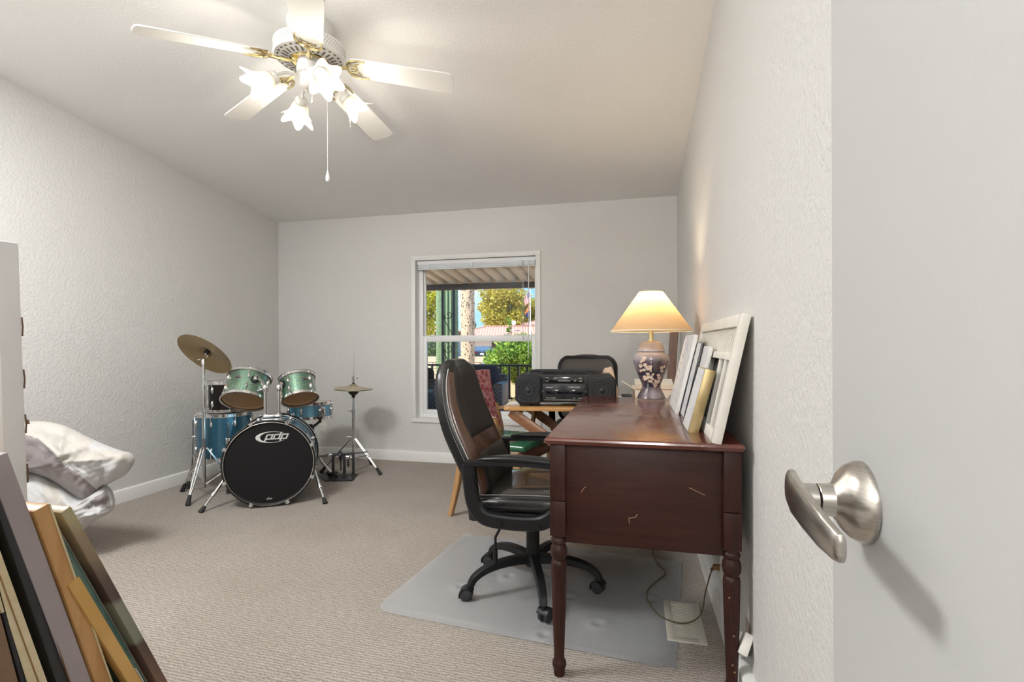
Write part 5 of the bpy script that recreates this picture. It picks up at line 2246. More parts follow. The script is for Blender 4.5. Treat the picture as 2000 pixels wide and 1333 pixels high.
b = B(MRF)
b.box2((.163, .030, .010), (RW - .172, .136, .024), .005)
deck = b.done('cassette_deck', M_RADIO2, rd)
for x0, x1 in ((.172, .290), (.293, RW - .181)):
    b = B(MRF)
    b.box2((x0, .046, .0065), (x1, .126, .012), .003)
    b.done('cassette_door', M_RADIO2, deck)
    b = B(MRF)
    b.box2((x0 + .012 if x0 < .2 else x0, .074, .0050), (x1 if x0 < .2 else x1 - .014, .098, .0075), .001)
    b.done('cassette_window', simple('smoked_window', (.008, .008, .012), .08), deck)
b = B(MRF)
b.box2((.172, .036, .007), (RW - .181, .042, .012), .001)
b.box2((.180, .020, .012), (RW - .19, .026, .018), .001)
for x in (.160, RW - .178):
    b.box2((x, .082, .006), (x + .006, .094, .012), .001)
b.done('chrome_strip', simple('dull_trim', (.16, .16, .155), .3, .6), deck)
b = B(MRF)
b.box2((.176, .142, .008), (RW - .188, .176, .024), .003)
dial = b.done('tuner_dial', simple('dial_black', (.010, .010, .011), .15), rd)
b = B(MRF)
for i in range(22):
    x = .200 + i * .0092
    b.box2((x, .158, .0074), (x + .0012, .163 if i % 3 else .166, .008))
for x0, x1, z in ((.182, .196, .167), (.182, .198, .149), (.255, .325, .150), (RW - .215, RW - .196, .167), (RW - .215, RW - .196, .149), (.23, .25, .167), (.345, .36, .150)):
    b.box2((x0, z, .0074), (x1, z + .003, .008))
b.done('dial_scale', M_PRINT, dial)
MTX = MRF @ Matrix(((1, 0, 0, 0), (0, 1, 0, 0), (0, 0, -1, 0), (0, 0, 0, 1)))
text_part('turbo_lettering', 'TURBO BASS', .0125, MTX @ T(.345, .114, -.0060), M_PRINT, deck, .0003)
b = B(MRF)
b.box2((.184, .111, .0060), (.222, .1145, .0064))
for x0, x1 in ((.184, .198), (.203, .209), (.213, .240), (.340, .352), (.372, .384), (.389, .399)):
    b.box2((x0, .050, .0060), (x1, .0525, .0064))
b.done('small_print', M_PRINT, deck)
b = B(MR)        # top deck: key bank and handle
b.box2((.10, .05, RH - .002), (RW - .10, .15, RH + .008), .004)
b.done('top_deck', M_RADIO2, rd)
key0 = None
for k in range(12):
    x = .165 + k * .0215
    if key0 is None:
        b = B(MR)
        b.box((x, .058, RH + .011), (.019, .028, .010), .002)
        key0 = b.done('key', M_RADIO, rd)
        kx = x
    else:
        c = key0.copy()
        COL.objects.link(c)
        c.location = (MR.to_3x3() @ Vector((x - kx, 0, 0)))
b = B(MR)
b.tube([(.09, .10, RH - .01), (.09, .10, RH + .014), (.12, .10, RH + .016), (RW - .12, .10, RH + .016), (RW - .09, .10, RH + .014), (RW - .09, .10, RH - .01)], 1.0, flat=(.010, .006), upv=(0, 1, 0))
b.done('carry_handle', M_RADIO, rd)
for x in (.055, RW - .07):
    b = B(MR)
    b.box2((x - .03, .02, 0), (x + .03, RD_ - .02, .014), .003)
    b.done('foot', M_RUBBER, rd)

# --- crumpled tan cloth behind the radio
b = B(MT)
tn = random.Random(5)


def cloth(u, v):
    x = .53 + .155 * u
    y = .295 + .10 * v
    h = .222 * math.exp(-((u - .62) / .42) ** 4) * math.exp(-((v - .5) / .40) ** 4) * (.86 + .14 * math.sin(9 * u + 4 * v)) + .008 * math.sin(23 * u + 6 * v)
    return (x, y, TTZ + .003 + max(0, h))


b.grid(cloth, 26, 20)
b.raw([(.53, .295, TTZ + .001), (.685, .295, TTZ + .001), (.685, .395, TTZ + .001), (.53, .395, TTZ + .001)], [(3, 2, 1, 0)])
tag(b.done('crumpled_cloth', noisy('tan_cloth', (.58, .42, .31), (.66, .50, .38), 10, .85, bump=.3, bscale=60), None, tuple(MT @ Vector((.61, .345, TTZ))), smooth=60), 'crumpled tan cloth heaped behind the right end of the radio', 'cloth')

# --- open cardboard carton with a round logo
M_CARD = noisy('white_card', (.74, .70, .62), (.80, .76, .69), 8, .7)
M_CARDB = noisy('brown_card', (.36, .20, .10), (.46, .27, .14), 9, .8)
bx = thing('printer_carton', 'open white cardboard carton with a round two-letter logo behind the lamp', 'box', (.13, 3.27, TTZ))
MX2 = T(.000, 3.135, TTZ) @ Rz(math.radians(5))
BW, BD, BH = .275, .22, .092
for nm, lo, hi in (('carton_side', (0, 0, 0), (BW, .004, BH)), ('carton_side', (0, BD - .004, 0), (BW, BD, BH + .012)), ('carton_side', (0, .004, 0), (.004, BD - .004, BH)),
                   ('carton_side', (BW - .004, .004, 0), (BW, BD - .004, BH)), ('carton_floor', (.004, .004, 0), (BW - .004, BD - .004, .004))):
    b = B(MX2)
    b.box2(lo, hi)
    b.done(nm, M_CARD, bx)
for nm, org, ax, ln, wd, ang in (('flap', (0, 0, BH), (0, 1, 0), .085, BD * .5, math.radians(-33)), ('flap', (.02, BD, BH + .012), (1, 0, 0), .07, BW - .04, math.radians(28))):
    b = B(MX2)
    if ax == (0, 1, 0):
        b.box2((-ln, 0, 0), (0, wd, .004), M=T(*org) @ Matrix.Rotation(-ang, 4, 'Y'))
    else:
        b.box2((0, 0, 0), (wd, ln, .004), M=T(*org) @ Matrix.Rotation(ang, 4, 'X'))
    b.done(nm, M_CARD, bx)
b = B(MX2)
b.box2((.006, .006, .004), (BW - .006, BD - .006, BH - .012), .002)
b.done('packing', M_CARDB, bx)
b = B(MX2)
b.lathe([(.0205, -.0008), (.0225, -.0008)], 32, frame((BW - .062, 0, .046), z=(0, -1, 0), x=(1, 0, 0)), caps=False)
b.prism([(.0225 * math.cos(2 * PI * i / 32), .0225 * math.sin(2 * PI * i / 32)) for i in range(32)], .0006, frame((BW - .062, -.0001, .046), z=(0, -1, 0), x=(1, 0, 0)))
lg_ = b.done('round_logo', simple('logo_grey', (.36, .36, .38), .5), bx)
text_part('logo_letters', 'hp', .030, MX2 @ frame((BW - .062, -.0012, .048), z=(0, -1, 0), x=(1, 0, 0)), M_CARD, bx, .0002, shear=.25)

b = B(MT)
for k in range(5):
    b.box2((.50 + .004 * k, .42 - .003 * k, TTZ + .0015 * k), (.72 + .004 * k, .64 - .003 * k, TTZ + .0015 * k + .0012))
pp = b.done('paper_stack', M_PAPER, None, tuple(MT @ Vector((.66, .46, TTZ))))
tag(pp, 'loose white papers lying on the folding table beside the radio', 'papers')
pp['kind'] = 'stuff'

# --- dark plank leaning in the corner behind the lamp
b = B()
b.box((0, 0, .62), (.058, .020, 1.24), .003, M=frame((.205, 3.86, 0), z=(.065, .05, 1.0), x=(1, -.25, 0)))
tag(b.done('leaning_plank', wood('walnut_plank', (.15, .075, .05), (.22, .12, .08), 'Z', 1, .5), None, (.205, 3.86, 0)), 'long narrow brown plank leaning in the corner behind the table lamp', 'plank')
# ------------------------------------------------------------------ stack of pictures leaning at the front wall, seen edge-on
PX = -.85


def slab_stack():
    k = abs(PX) / .6      # the stack's lines were measured on the plane X = -.6
    def sc(y, z):
        return y * k, 1.05 - (1.05 - z) * k
    out = {}
    for nm, topz, sl, foot, th in (('paint', .875, -.441, .818, .0130), ('teal', .868, -.441, .802, .013), ('yellow', .796, -.450, .795, .015), ('gold', .885, -.285, .661, .0165),
                                   ('purple', .946, -.286, .644, .0195), ('black', .937, -.260, .608, .0120), ('cream', .917, -.264, .593, .0165), ('thin', .903, -.200, .532, .0060), ('brown', .895, -.195, .522, .014)):
        yt, zt = sc(foot + sl * topz, topz)
        y6, z6 = sc(foot + sl * .5, .5)
        s = (yt - y6) / (zt - z6)
        out[nm] = (yt - s * zt, s, zt, th * k)      # foot Y of the room-side face, slope, top height, thickness along Y
    return out


SL = slab_stack()


def slab(key, name, label, cat, mat, wd, x1=PX, face_mat=None, lift=0.0):
    """a picture standing on its lower edge, leaning back; x1 is the edge turned to the doorway"""
    y0, s, zt, th = SL[key]
    up = Vector((0, s, 1)).normalized()
    nrm = Vector((0, 1, -s)).normalized()
    thn = th * nrm.y
    L = zt / up.z
    M = frame((x1 - wd / 2, y0, 0), x=(1, 0, 0), y=up)      # local x along the width, y up the picture, z = x cross y (towards the wall)
    t = thing(name, label, cat, (x1 - wd / 2, y0, 0))
    zs = 1 if M.to_3x3() @ Vector((0, 0, 1)) @ Vector((0, 1, 0)) < 0 else -1
    return t, M, wd, L, thn * zs


def canvas_print():
    m, nt, b_ = nmat('painted_canvas_wrap')
    N, L = nt.nodes, nt.links
    tc = N.new('ShaderNodeTexCoord')
    sp = N.new('ShaderNodeSeparateXYZ')
    L.new(tc.outputs['Object'], sp.inputs[0])
    nz = N.new('ShaderNodeTexNoise')
    nz.inputs['Scale'].default_value = 9
    nz.inputs['Detail'].default_value = 4
    L.new(tc.outputs['Object'], nz.inputs['Vector'])
    ad = N.new('ShaderNodeMath')
    ad.operation = 'MULTIPLY_ADD'
    ad.inputs[1].default_value = .07
    L.new(nz.outputs['Fac'], ad.inputs[0])
    L.new(sp.outputs['Z'], ad.inputs[2])
    cr = N.new('ShaderNodeValToRGB')
    e_ = cr.color_ramp.elements
    e_[0].position, e_[0].color = .0, (.055, .042, .035, 1)
    e_[1].position, e_[1].color = .86, (.30, .24, .16, 1)
    for p_, c_ in ((.375, (.05, .034, .028, 1)), (.385, (.22, .20, .15, 1)), (.46, (.16, .085, .055, 1)), (.545, (.085, .05, .038, 1)), (.555, (.20, .21, .16, 1)), (.64, (.24, .24, .18, 1)),
                   (.65, (.075, .042, .035, 1)), (.70, (.10, .065, .05, 1)), (.735, (.21, .155, .095, 1)), (.79, (.27, .20, .12, 1)), (.82, (.36, .31, .17, 1))):
        x_ = e_.new(p_)
        x_.color = c_
    L.new(ad.outputs[0], cr.inputs[0])
    L.new(cr.outputs[0], b_.inputs['Base Color'])
    setp(b_, rough=.42)
    return m


M_CANVAS = canvas_print()
M_TEALP = noisy('teal_painting', (.015, .09, .085), (.17, .26, .21), 5, .5, dist=1.5)
M_CANVBACK = simple('raw_canvas', (.55, .50, .40), .85)
for key, nm, lab, mat, wd, dx in (
        ('paint', 'wrapped_canvas', 'canvas painting with brown and sage wrapped sides, outermost of the stack by the bedding', M_CANVAS, .62, 0),
        ('teal', 'teal_painting', 'teal green painting between the wrapped canvas and the gold frame', M_TEALP, .50, -.014),
        ('yellow', 'ochre_panel', 'short ochre yellow panel slanting in front of the teal painting', noisy('ochre_board', (.52, .30, .085), (.62, .38, .13), 8, .5), .020, .008),
        ('gold', 'golden_frame', 'golden brown wooden frame between the mauve canvas and the ochre panel', wood('golden_frame_wood', (.40, .20, .065), (.52, .30, .12), 'Z', 1, .4), .60, .004),
        ('purple', 'mauve_canvas', 'wide mauve grey canvas edge, tallest of the picture stack', noisy('mauve_canvas_edge', (.30, .255, .265), (.36, .31, .315), 7, .6, bump=.05), .66, .002),
        ('black', 'black_picture', 'black picture frame behind the mauve canvas', M_BLACKF, .60, .0),
        ('cream', 'cream_frame', 'cream coloured frame with a thin brown groove along its edge, behind the black one', noisy('cream_wood', (.60, .50, .30), (.68, .58, .38), 6, .5, stretch=(2, 2, 12)), .60, .0),
        ('thin', 'black_edged_picture', 'thin black picture between the cream frame and the brown board', M_BLACKF, .60, .0),
        ('brown', 'brown_board', 'dull brown board at the far end of the picture stack, nearest the doorway', noisy('brown_board_mat', (.20, .12, .07), (.27, .17, .10), 5, .6), .60, .0)):
    t, M, wd, L, th = slab(key, nm, lab, 'picture', mat, wd, PX + dx)
    b = B(M)
    b.box2((-wd / 2, 0, min(0, th)), (wd / 2, L, max(0, th)), .0035, 2)
    body = b.done('stretched_sides' if key in ('paint', 'purple', 'teal') else 'board', mat, t)
    if key == 'cream':
        b = B(M)
        b.box2((wd / 2 - .0002, .02, th * .46), (wd / 2 + .0012, L - .004, th * .52))
        b.done('groove', simple('groove_brown', (.30, .16, .07), .6), t)
    if key in ('gold', 'black'):
        b = B(M)
        b.box2((wd / 2 - .004, .0, min(0, th * .12)), (wd / 2 + .0016, L, max(0, th * .12)), .0008, 1)
        b.done('frame_lip', simple('pale_lip', (.62, .50, .30), .45) if key == 'gold' else simple('brown_lip', (.16, .075, .03), .5), t)
    if key == 'paint':
        b = B(M)
        b.box2((-wd / 2 + .02, .02, th + (.001 if th > 0 else -.001)), (wd / 2 - .02, L - .02, th + (.002 if th > 0 else -.002)))
        b.done('canvas_back', M_CANVBACK, t)
    if key == 'yellow':
        b = B(M)
        b.box2((wd / 2 - .02, .10, -.0006 if th > 0 else 0), (wd / 2 + .0004, L - .22, .0 if th > 0 else .0006))
        b.done('torn_paper_edge', M_PAPER, t)

# the tall white canvas behind the stack, with staples along its edge
tw_ = thing('white_canvas', 'tall blank white canvas at the far left, stapled along its edge', 'canvas', (-1.55, .62, 0))
MWc = frame((-1.25, .835, 0), x=(1, 0, 0), y=(0, -.028, 1))
k_ = 1.25 / .95
b = B(MWc)
b.box2((-.70, 0, 0), (0, 1.265, .040), .003, 2)
b.done('stretched_sides', noisy('white_gesso', (.76, .76, .76), (.82, .82, .82), 6, .6, bump=.05), tw_)
for v, ln in ((1.09, .05), (.98, .05), (.885, .05), (.78, .05)):
    b = B(MWc)
    b.tube([(-.0008, v - .020, -.0005), (.0010, v, -.0008), (-.0008, v + .020, -.0005)], 1.0, flat=(.0014, .0008), upv=(1, 0, 0))
    b.done('staple', simple('rusty_staple', (.19, .12, .08), .5, .5), tw_)
b = B(MWc)
b.grid(lambda u, v: (.000 + .005 * u * (1 + .4 * math.sin(7 * v)), .884 + .009 * v, -.001 - .003 * u), 4, 5)
b.done('torn_canvas', simple('torn_brown', (.26, .16, .10), .8), tw_, smooth=None)

# ------------------------------------------------------------------ bedding heaped by the left wall
def patch_mat(name, c, sc=9):
    return noisy(name, [v * .95 for v in c], c, sc, .85, bump=.25, bscale=26, bdist=.004, sheen=.2)


M_Q1 = patch_mat('quilt_white', (.53, .53, .535))
M_Q2 = patch_mat('quilt_cream', (.50, .475, .44))
M_Q3 = patch_mat('quilt_mauve', (.27, .24, .245))
PU = .002586
BO = Vector((-2.78, 2.03, 0))
RTV = Vector((math.cos(YAW), math.sin(YAW), 0))
TOCAM = Vector((2.78, -2.03, .45)).normalized()      # the side of the heap that faces the doorway


def inpoly(p, poly):
    x, y = p
    c = False
    for i in range(len(poly)):
        (x1, y1), (x2, y2) = poly[i - 1], poly[i]
        if (y1 > y) != (y2 > y) and x < (x2 - x1) * (y - y1) / (y2 - y1) + x1:
            c = not c
    return c


def q2(pts):
    """outline in the heap's own frame: metres across and metres up"""
    return [((x - 130) * PU, 1.05 + (672 - y) * PU) for x, y in pts]


def puff(name, label, outline, centre, depth, patches, seed, off, folds):
    P = [Vector((x, z, 0)) for x, z in q2(outline)]
    pts = spline(P, 6, closed=True)
    n = len(pts)
    c = Vector((*q2([centre])[0], 0))
    pr = random.Random(seed)
    nr = 22
    fl = [(Vector((*q2([a])[0], 0)), Vector((*q2([b_])[0], 0)), w_, h_) for a, b_, w_, h_ in folds]
    V, F, MI = [], [], []

    def depth_at(p, r, th_):
        d = depth * max(0, 1 - r ** 2.2) ** .55
        for a, b_, w_, h_ in fl:
            ab = b_ - a
            t = max(0, min(1, (p - a).dot(ab) / ab.dot(ab)))
            dd = (p - (a + ab * t)).length
            d += h_ * math.exp(-(dd / w_) ** 2) * (1 - r ** 6)
        d += (.007 * math.sin(p.x * 55 + p.y * 31 + seed) * math.sin(p.y * 47 - p.x * 23) + .006 * abs(math.sin(p.x * 38 - p.y * 70 + 2 * math.sin(p.y * 30 + seed))) + .003 * math.sin(p.x * 140 + 3 * math.sin(p.y * 60))) * (1 - r ** 4)
        return d
    for side in (1, -1):
        for j in range(nr + 1):
            r = 1 - j / nr
            for i in range(n):
                p = c + (pts[i] - c) * r
                if side == 1:
                    dd = depth_at(p, r, 0)
                else:
                    dd = -depth * 1.0 * max(0, 1 - r ** 2.2) ** .55
                w = BO + RTV * p.x + TOCAM * (dd + off) + Vector((0, 0, max(p.y, .006)))
                V.append(w)
    m = (nr + 1) * n
    pp = [(q2(poly), mi) for poly, mi in patches]
    for side in (0, 1):
        for j in range(nr):
            for i in range(n):
                a, b_ = side * m + j * n + i, side * m + j * n + (i + 1) % n
                q = (a, b_, b_ + n, a + n)
                F.append(q if side == 0 else q[::-1])
                r = 1 - (j + .5) / nr
                pc = c + ((pts[i] + pts[(i + 1) % n]) / 2 - c) * r
                mi = 0
                for poly, k in pp:
                    if inpoly((pc.x, pc.y), poly):
                        mi = k
                        break
                MI.append(mi)
    bm = B()
    vv = [bm.bm.verts.new(v) for v in V]
    for q, mi in zip(F, MI):
        try:
            f = bm.bm.faces.new([vv[k] for k in q])
            f.material_index = mi
        except ValueError:
            pass
    bmesh.ops.remove_doubles(bm.bm, verts=bm.bm.verts[:], dist=.0008)
    o = bm.done(name, [M_Q1, M_Q2, M_Q3], None, tuple(BO + TOCAM * off), smooth=70)
    tag(o, label, 'bedding')
    return o


puff('comforter', 'folded patchwork comforter in white, cream and mauve grey, on top of the bedding heap',
     [(-60, 825), (20, 824), (60, 822), (105, 831), (165, 860), (212, 879), (236, 886), (242, 902), (226, 926), (198, 942), (176, 956), (164, 978), (150, 986), (118, 966), (88, 944), (56, 928), (10, 918), (-60, 918)],
     (110, 900), .17,
     [([(-60, 842), (20, 842), (62, 858), (92, 888), (102, 902), (128, 918), (150, 938), (166, 955), (180, 945), (170, 990), (90, 990), (-60, 960)], 2),
      ([(60, 815), (106, 830), (95, 890), (62, 858), (20, 842), (20, 815)], 1), ([(106, 830), (168, 858), (150, 876), (95, 892)], 1), ([(95, 892), (150, 876), (236, 882), (240, 900), (190, 898), (102, 900)], 1)],
     3, .05,
     [((105, 832), (96, 890), .016, .022), ((96, 890), (165, 862), .016, .018), ((100, 900), (180, 895), .012, .014), ((178, 895), (180, 945), .018, -.03), ((215, 885), (182, 940), .02, .02), ((60, 858), (95, 888), .012, .012), ((45, 870), (40, 915), .02, -.015), ((70, 880), (66, 925), .02, .015)])
puff('duvet', 'puffy white duvet under the patchwork comforter beside the pictures',
     [(-60, 918), (20, 920), (60, 925), (96, 945), (140, 968), (168, 958), (186, 948), (200, 962), (204, 988), (192, 1004), (166, 1018), (150, 1030), (120, 1062), (60, 1076), (-60, 1078)],
     (90, 1000), .20, [([(150, 975), (186, 955), (196, 990), (165, 985)], 2), ([(60, 930), (95, 950), (110, 985), (70, 980)], 1)], 9, .02,
     [((150, 985), (198, 975), .014, -.03), ((148, 1000), (190, 1000), .012, .025), ((180, 955), (170, 1015), .015, .02), ((100, 960), (140, 1010), .02, .02), ((155, 990), (175, 1010), .01, -.025)])
# ------------------------------------------------------------------ the patio and the street outside the window
M_GRAVEL = noisy('orange_gravel', (.52, .27, .10), (.78, .50, .24), 14, .95, bump=.6, bscale=60, bdist=.02, lo=.3, hi=.7)
M_ASPH = noisy('asphalt', (.20, .195, .19), (.27, .26, .25), 8, .95)
M_CONC = noisy('patio_concrete', (.50, .48, .45), (.60, .58, .54), 6, .85, bump=.1)
GZ = -.60
b = B()
b.raw([(-90, 4.6, GZ), (60, 4.6, GZ), (60, 130, GZ), (-90, 130, GZ)], [(0, 1, 2, 3)])
struct(b.done('ground', M_GRAVEL))
b = B()
b.raw([(-90, 30, GZ + .012), (60, 46, GZ + .012), (60, 55, GZ + .012), (-90, 39, GZ + .012)], [(0, 1, 2, 3)])
struct(b.done('street', M_ASPH))
b = B()
b.box2((-5.2, 4.41, -.62), (1.6, 7.32, -.04))
struct(b.done('patio_floor', M_CONC))
b = B()
b.box2((-5.2, 7.32, -.62), (1.6, 7.50, .10), .01)
struct(b.done('patio_kerb', noisy('kerb_stucco', (.42, .34, .29), (.50, .42, .36), 10, .9)))
# outer face of the house and its skirting
b = B()
for lo, hi in (((XL - .14, 4.41, -.6), (WX0, 4.45, 2.4)), ((WX1, 4.41, -.6), (XR + .14, 4.45, 2.4)), ((WX0, 4.41, -.6), (WX1, 4.45, WZ0)), ((WX0, 4.41, WZ1), (WX1, 4.45, 2.4))):
    b.box2(lo, hi)
struct(b.done('wall_outside', simple('house_siding', (.72, .68, .60), .7)))

# corrugated patio cover
M_PAN = noisy('patio_pan', (.66, .58, .47), (.72, .64, .53), 5, .45, stretch=(1, .2, 1))
M_BEAM = simple('brown_beam', (.050, .028, .020), .55)
pc = thing('patio_cover', 'corrugated tan metal patio cover on a dark brown beam outside the window', 'patio cover', (-2, 6, 1.96))


def pan_z(y):
    return 1.965 + (7.4 - y) * .112


PER = .185
pan0 = None
for k in range(14):
    x0 = -4.75 + k * PER * 2
    if pan0 is None:
        b = B()
        prof = []
        for j in range(2):
            o = j * PER
            prof += [(o, 0), (o + .075, 0), (o + .098, .052), (o + .160, .052)]
        prof.append((2 * PER, 0))
        V, F = [], []
        for y in (4.46, 7.85):
            for x, z in prof:
                V.append((x0 + x, y, pan_z(y) + z))
        m_ = len(prof)
        for i in range(m_ - 1):
            F.append((i, i + 1, m_ + i + 1, m_ + i))
        b.raw(V, F)
        b.solid(.004)
        pan0 = b.done('roof_panel', M_PAN, pc, smooth=20)
        xk = x0
    else:
        c = pan0.copy()
        COL.objects.link(c)
        c.location = (x0 - xk, 0, 0)
b = B()
b.box2((-4.9, 7.36, 1.878), (.6, 7.44, 1.962), .004)
b.done('beam', M_BEAM, pc)
M_IRON = simple('black_iron', (.016, .016, .018), .45)
b = B()
for x in (-2.865, -2.685):
    b.box2((x - .016, 7.384, .0), (x + .016, 7.416, 1.88))
b.done('iron_post', M_IRON, pc)


def scroll(x, z, r, turns, s0, dirn):
    return [(x + dirn * r * (1 - i / 26) * math.cos(s0 + turns * 2 * PI * i / 26), 7.40, z + r * (1 - i / 26) * math.sin(s0 + turns * 2 * PI * i / 26)) for i in range(25)]


for zc in (1.30, .78, .25):
    b = B()
    b.tube(scroll(-2.775, zc + .20, .072, 1.35, PI, 1), .006, 6)
    b.tube(scroll(-2.775, zc - .20, .072, 1.35, 0, 1), .006, 6)
    b.tube(spline([(-2.847, 7.40, zc + .20), (-2.83, 7.40, zc + .1), (-2.72, 7.40, zc - .1), (-2.703, 7.40, zc - .20)], 5), .006, 6)
    b.done('iron_scroll', M_IRON, pc)
for x in (-4.7, .5):
    b = B()
    b.box2((x - .03, 7.37, .0), (x + .03, 7.43, 1.88))
    b.done('iron_post', M_IRON, pc)

rl = thing('patio_railing', 'black iron railing with upright balusters along the edge of the patio', 'railing', (-2, 7.4, .1))
for z0, z1 in ((.712, .742), (.225, .250)):
    b = B()
    b.box2((-4.9, 7.38, z0), (.6, 7.42, z1), .003)
    b.done('rail', M_IRON, rl)
ba = None
for k in range(40):
    x = -4.82 + k * .1365
    if abs(x + 2.775) < .13:
        continue
    if ba is None:
        b = B()
        b.box2((x - .014, 7.386, .25), (x + .014, 7.414, .712))
        ba = b.done('baluster', M_IRON, rl)
        xb = x
    else:
        c = ba.copy()
        COL.objects.link(c)
        c.location = (x - xb, 0, 0)
for x in (-4.85, .55):
    b = B()
    b.box2((x - .02, 7.38, .09), (x + .02, 7.42, .75))
    b.done('rail_post', M_IRON, rl)

# patio chairs
M_WICK = noisy('dark_wicker', (.008, .009, .014), (.05, .055, .075), 1.0, .5)


def wicker_mat():
    m, nt, b_ = nmat('woven_wicker')
    N, L = nt.nodes, nt.links
    tc = N.new('ShaderNodeTexCoord')
    ck = N.new('ShaderNodeTexChecker')
    ck.inputs['Scale'].default_value = 42
    ck.inputs[1].default_value = (.010, .011, .016, 1)
    ck.inputs[2].default_value = (.060, .066, .085, 1)
    L.new(tc.outputs['Object'], ck.inputs['Vector'])
    L.new(ck.outputs['Color'], b_.inputs['Base Color'])
    setp(b_, rough=.45)
    return m


M_WV = wicker_mat()
M_NAVY = simple('navy_cushion', (.012, .016, .040), .85)


def wicker_chair(lab, x, y, rz, top, cush):
    t = thing('wicker_chair', lab, 'patio chair', (x, y, -.04), rz)
    M = T(x, y, -.04) @ Rz(rz)
    b = B(M)
    b.box2((-.36, -.34, .02), (.36, .36, .36), .03, 3)
    b.done('seat_base', M_WV, t)
    for sx in (-1, 1):
        b = B(M)
        b.box2((.30 * sx - .06, -.36, .02), (.30 * sx + .06, .34, .60), .03, 3)
        b.done('arm', M_WV, t)
    b = B(M)
    b.box2((-.36, .28, .10), (.36, .42, top - .10), .05, 3)
    b.done('backrest', M_WV, t)
    b = B(M)
    b.box2((-.235, -.34, .36), (.235, .28, .47), .045, 3)
    b.done('seat_cushion', cush, t)
    b = B(M)
    b.box2((-.25, .13, .44), (.25, .30, top + .02), .06, 4)
    b.done('back_cushion', cush, t)
    return t


wicker_chair('dark woven wicker patio chair close to the window, low in its left corner', -2.56, 5.55, math.radians(-150), .80, simple('black_cushion', (.012, .012, .014), .9))
wicker_chair('dark wicker patio chair with a tall navy back cushion before the railing', -1.98, 6.35, math.radians(8), .78, M_NAVY)


# ------------------------------------------------------------------ planting
def leaves(name, pts, nrm, size, mat, parent, seed, asp=.5):
    """one stuff part: thousands of bent leaves given by points"""
    r = np.random.default_rng(seed)
    n = len(pts)
    d = r.normal(size=(n, 3))
    d /= np.linalg.norm(d, axis=1, keepdims=True)
    d = d * .75 + nrm * .5
    d /= np.linalg.norm(d, axis=1, keepdims=True)
    s = np.cross(d, r.normal(size=(n, 3)))
    s /= np.linalg.norm(s, axis=1, keepdims=True)
    f = np.cross(s, d)
    L = size * r.uniform(.6, 1.3, (n, 1))
    Wd = L * asp
    v0 = pts
    v1 = pts + d * L * .5 + s * Wd * .5 + f * L * .06
    v2 = pts + d * L - f * L * .10
    v3 = pts + d * L * .5 - s * Wd * .5 + f * L * .06
    V = np.stack([v0, v1, v2, v3], 1).reshape(-1, 3)
    V -= np.array(W[parent.name].translation)
    idx = np.arange(n)[:, None] * 4
    F = np.concatenate([idx + [0, 1, 2], idx + [0, 2, 3]], 0)
    me = bpy.data.meshes.new(name)
    me.from_pydata(V.tolist(), [], F.tolist())
    o = link_mesh(name, me, mat, parent, None, None)
    o['kind'] = 'stuff'
    return o


def leaf_mat(name, c1, c2):
    m, nt, b_ = nmat(name)
    N, L = nt.nodes, nt.links
    gi = N.new('ShaderNodeNewGeometry')
    cr = N.new('ShaderNodeValToRGB')
    cr.color_ramp.elements[0].color, cr.color_ramp.elements[1].color = rgba(c1), rgba(c2)
    L.new(gi.outputs['Random Per Island'], cr.inputs[0])
    L.new(cr.outputs[0], b_.inputs['Base Color'])
    setp(b_, rough=.4)
    tr = N.new('ShaderNodeBsdfTranslucent')
    L.new(cr.outputs[0], tr.inputs[0])
    mx = N.new('ShaderNodeMixShader')
    mx.inputs[0].default_value = .3
    L.new(b_.outputs[0], mx.inputs[1])
    L.new(tr.outputs[0], mx.inputs[2])
    L.new(mx.outputs[0], N['Material Output'].inputs[0])
    return m


def crown(c, rad, n, seed, nb=26, fill=.55):
    """points on the outside of many overlapping clumps"""
    r = np.random.default_rng(seed)
    rad = np.array(rad)
    cs = r.normal(size=(nb, 3))
    cs /= np.linalg.norm(cs, axis=1, keepdims=True)
    cs = np.array(c) + cs * rad * r.uniform(.35, .80, (nb, 1))
    br = rad.mean() * r.uniform(.22, .42, nb)
    k = r.integers(0, nb, n)
    d = r.normal(size=(n, 3))
    d /= np.linalg.norm(d, axis=1, keepdims=True)
    p = cs[k] + d * br[k][:, None] * r.uniform(fill, 1.0, (n, 1))
    return p, d


def tree(name, lab, base, c, rad, n, leaf, mat, seed, trunk_r, cat='tree', nb=26, asp=.5, group=None, lim=None):
    t = thing(name, lab, cat, base, 0, group)
    p, d = crown(c, rad, n, seed, nb)
    if lim is not None:
        k = p[:, 2] > lim
        p, d = p[k], d[k]
    leaves('foliage', p, d, leaf, mat, t, seed + 1, asp)
    b = B()
    b.tube(spline([base, (base[0] + .02, base[1], (base[2] + c[2]) / 2), c], 4), [trunk_r * (1 - .6 * i / 8) for i in range(9)], 8)
    r = random.Random(seed)
    for k in range(5):
        a = r.uniform(0, 2 * PI)
        z = base[2] + (c[2] - base[2]) * r.uniform(.45, .9)
        b.tube([(base[0], base[1], z), (c[0] + rad[0] * .55 * math.cos(a), c[1] + rad[1] * .55 * math.sin(a), z + rad[2] * .6)], [trunk_r * .5, trunk_r * .18], 6)
    b.done('trunk', M_BARK, t)
    return t


M_BARK = noisy('bark', (.12, .08, .05), (.22, .16, .11), 9, .9, bump=.4)
M_CITRUS = leaf_mat('citrus_leaf', (.05, .18, .012), (.48, .66, .10))
M_YGREEN = leaf_mat('yellow_green_leaf', (.34, .34, .05), (.88, .76, .16))
M_YLIME = leaf_mat('lime_leaf', (.34, .44, .03), (.92, .88, .10))
M_OLIVE = leaf_mat('grey_green_leaf', (.08, .13, .05), (.22, .29, .11))

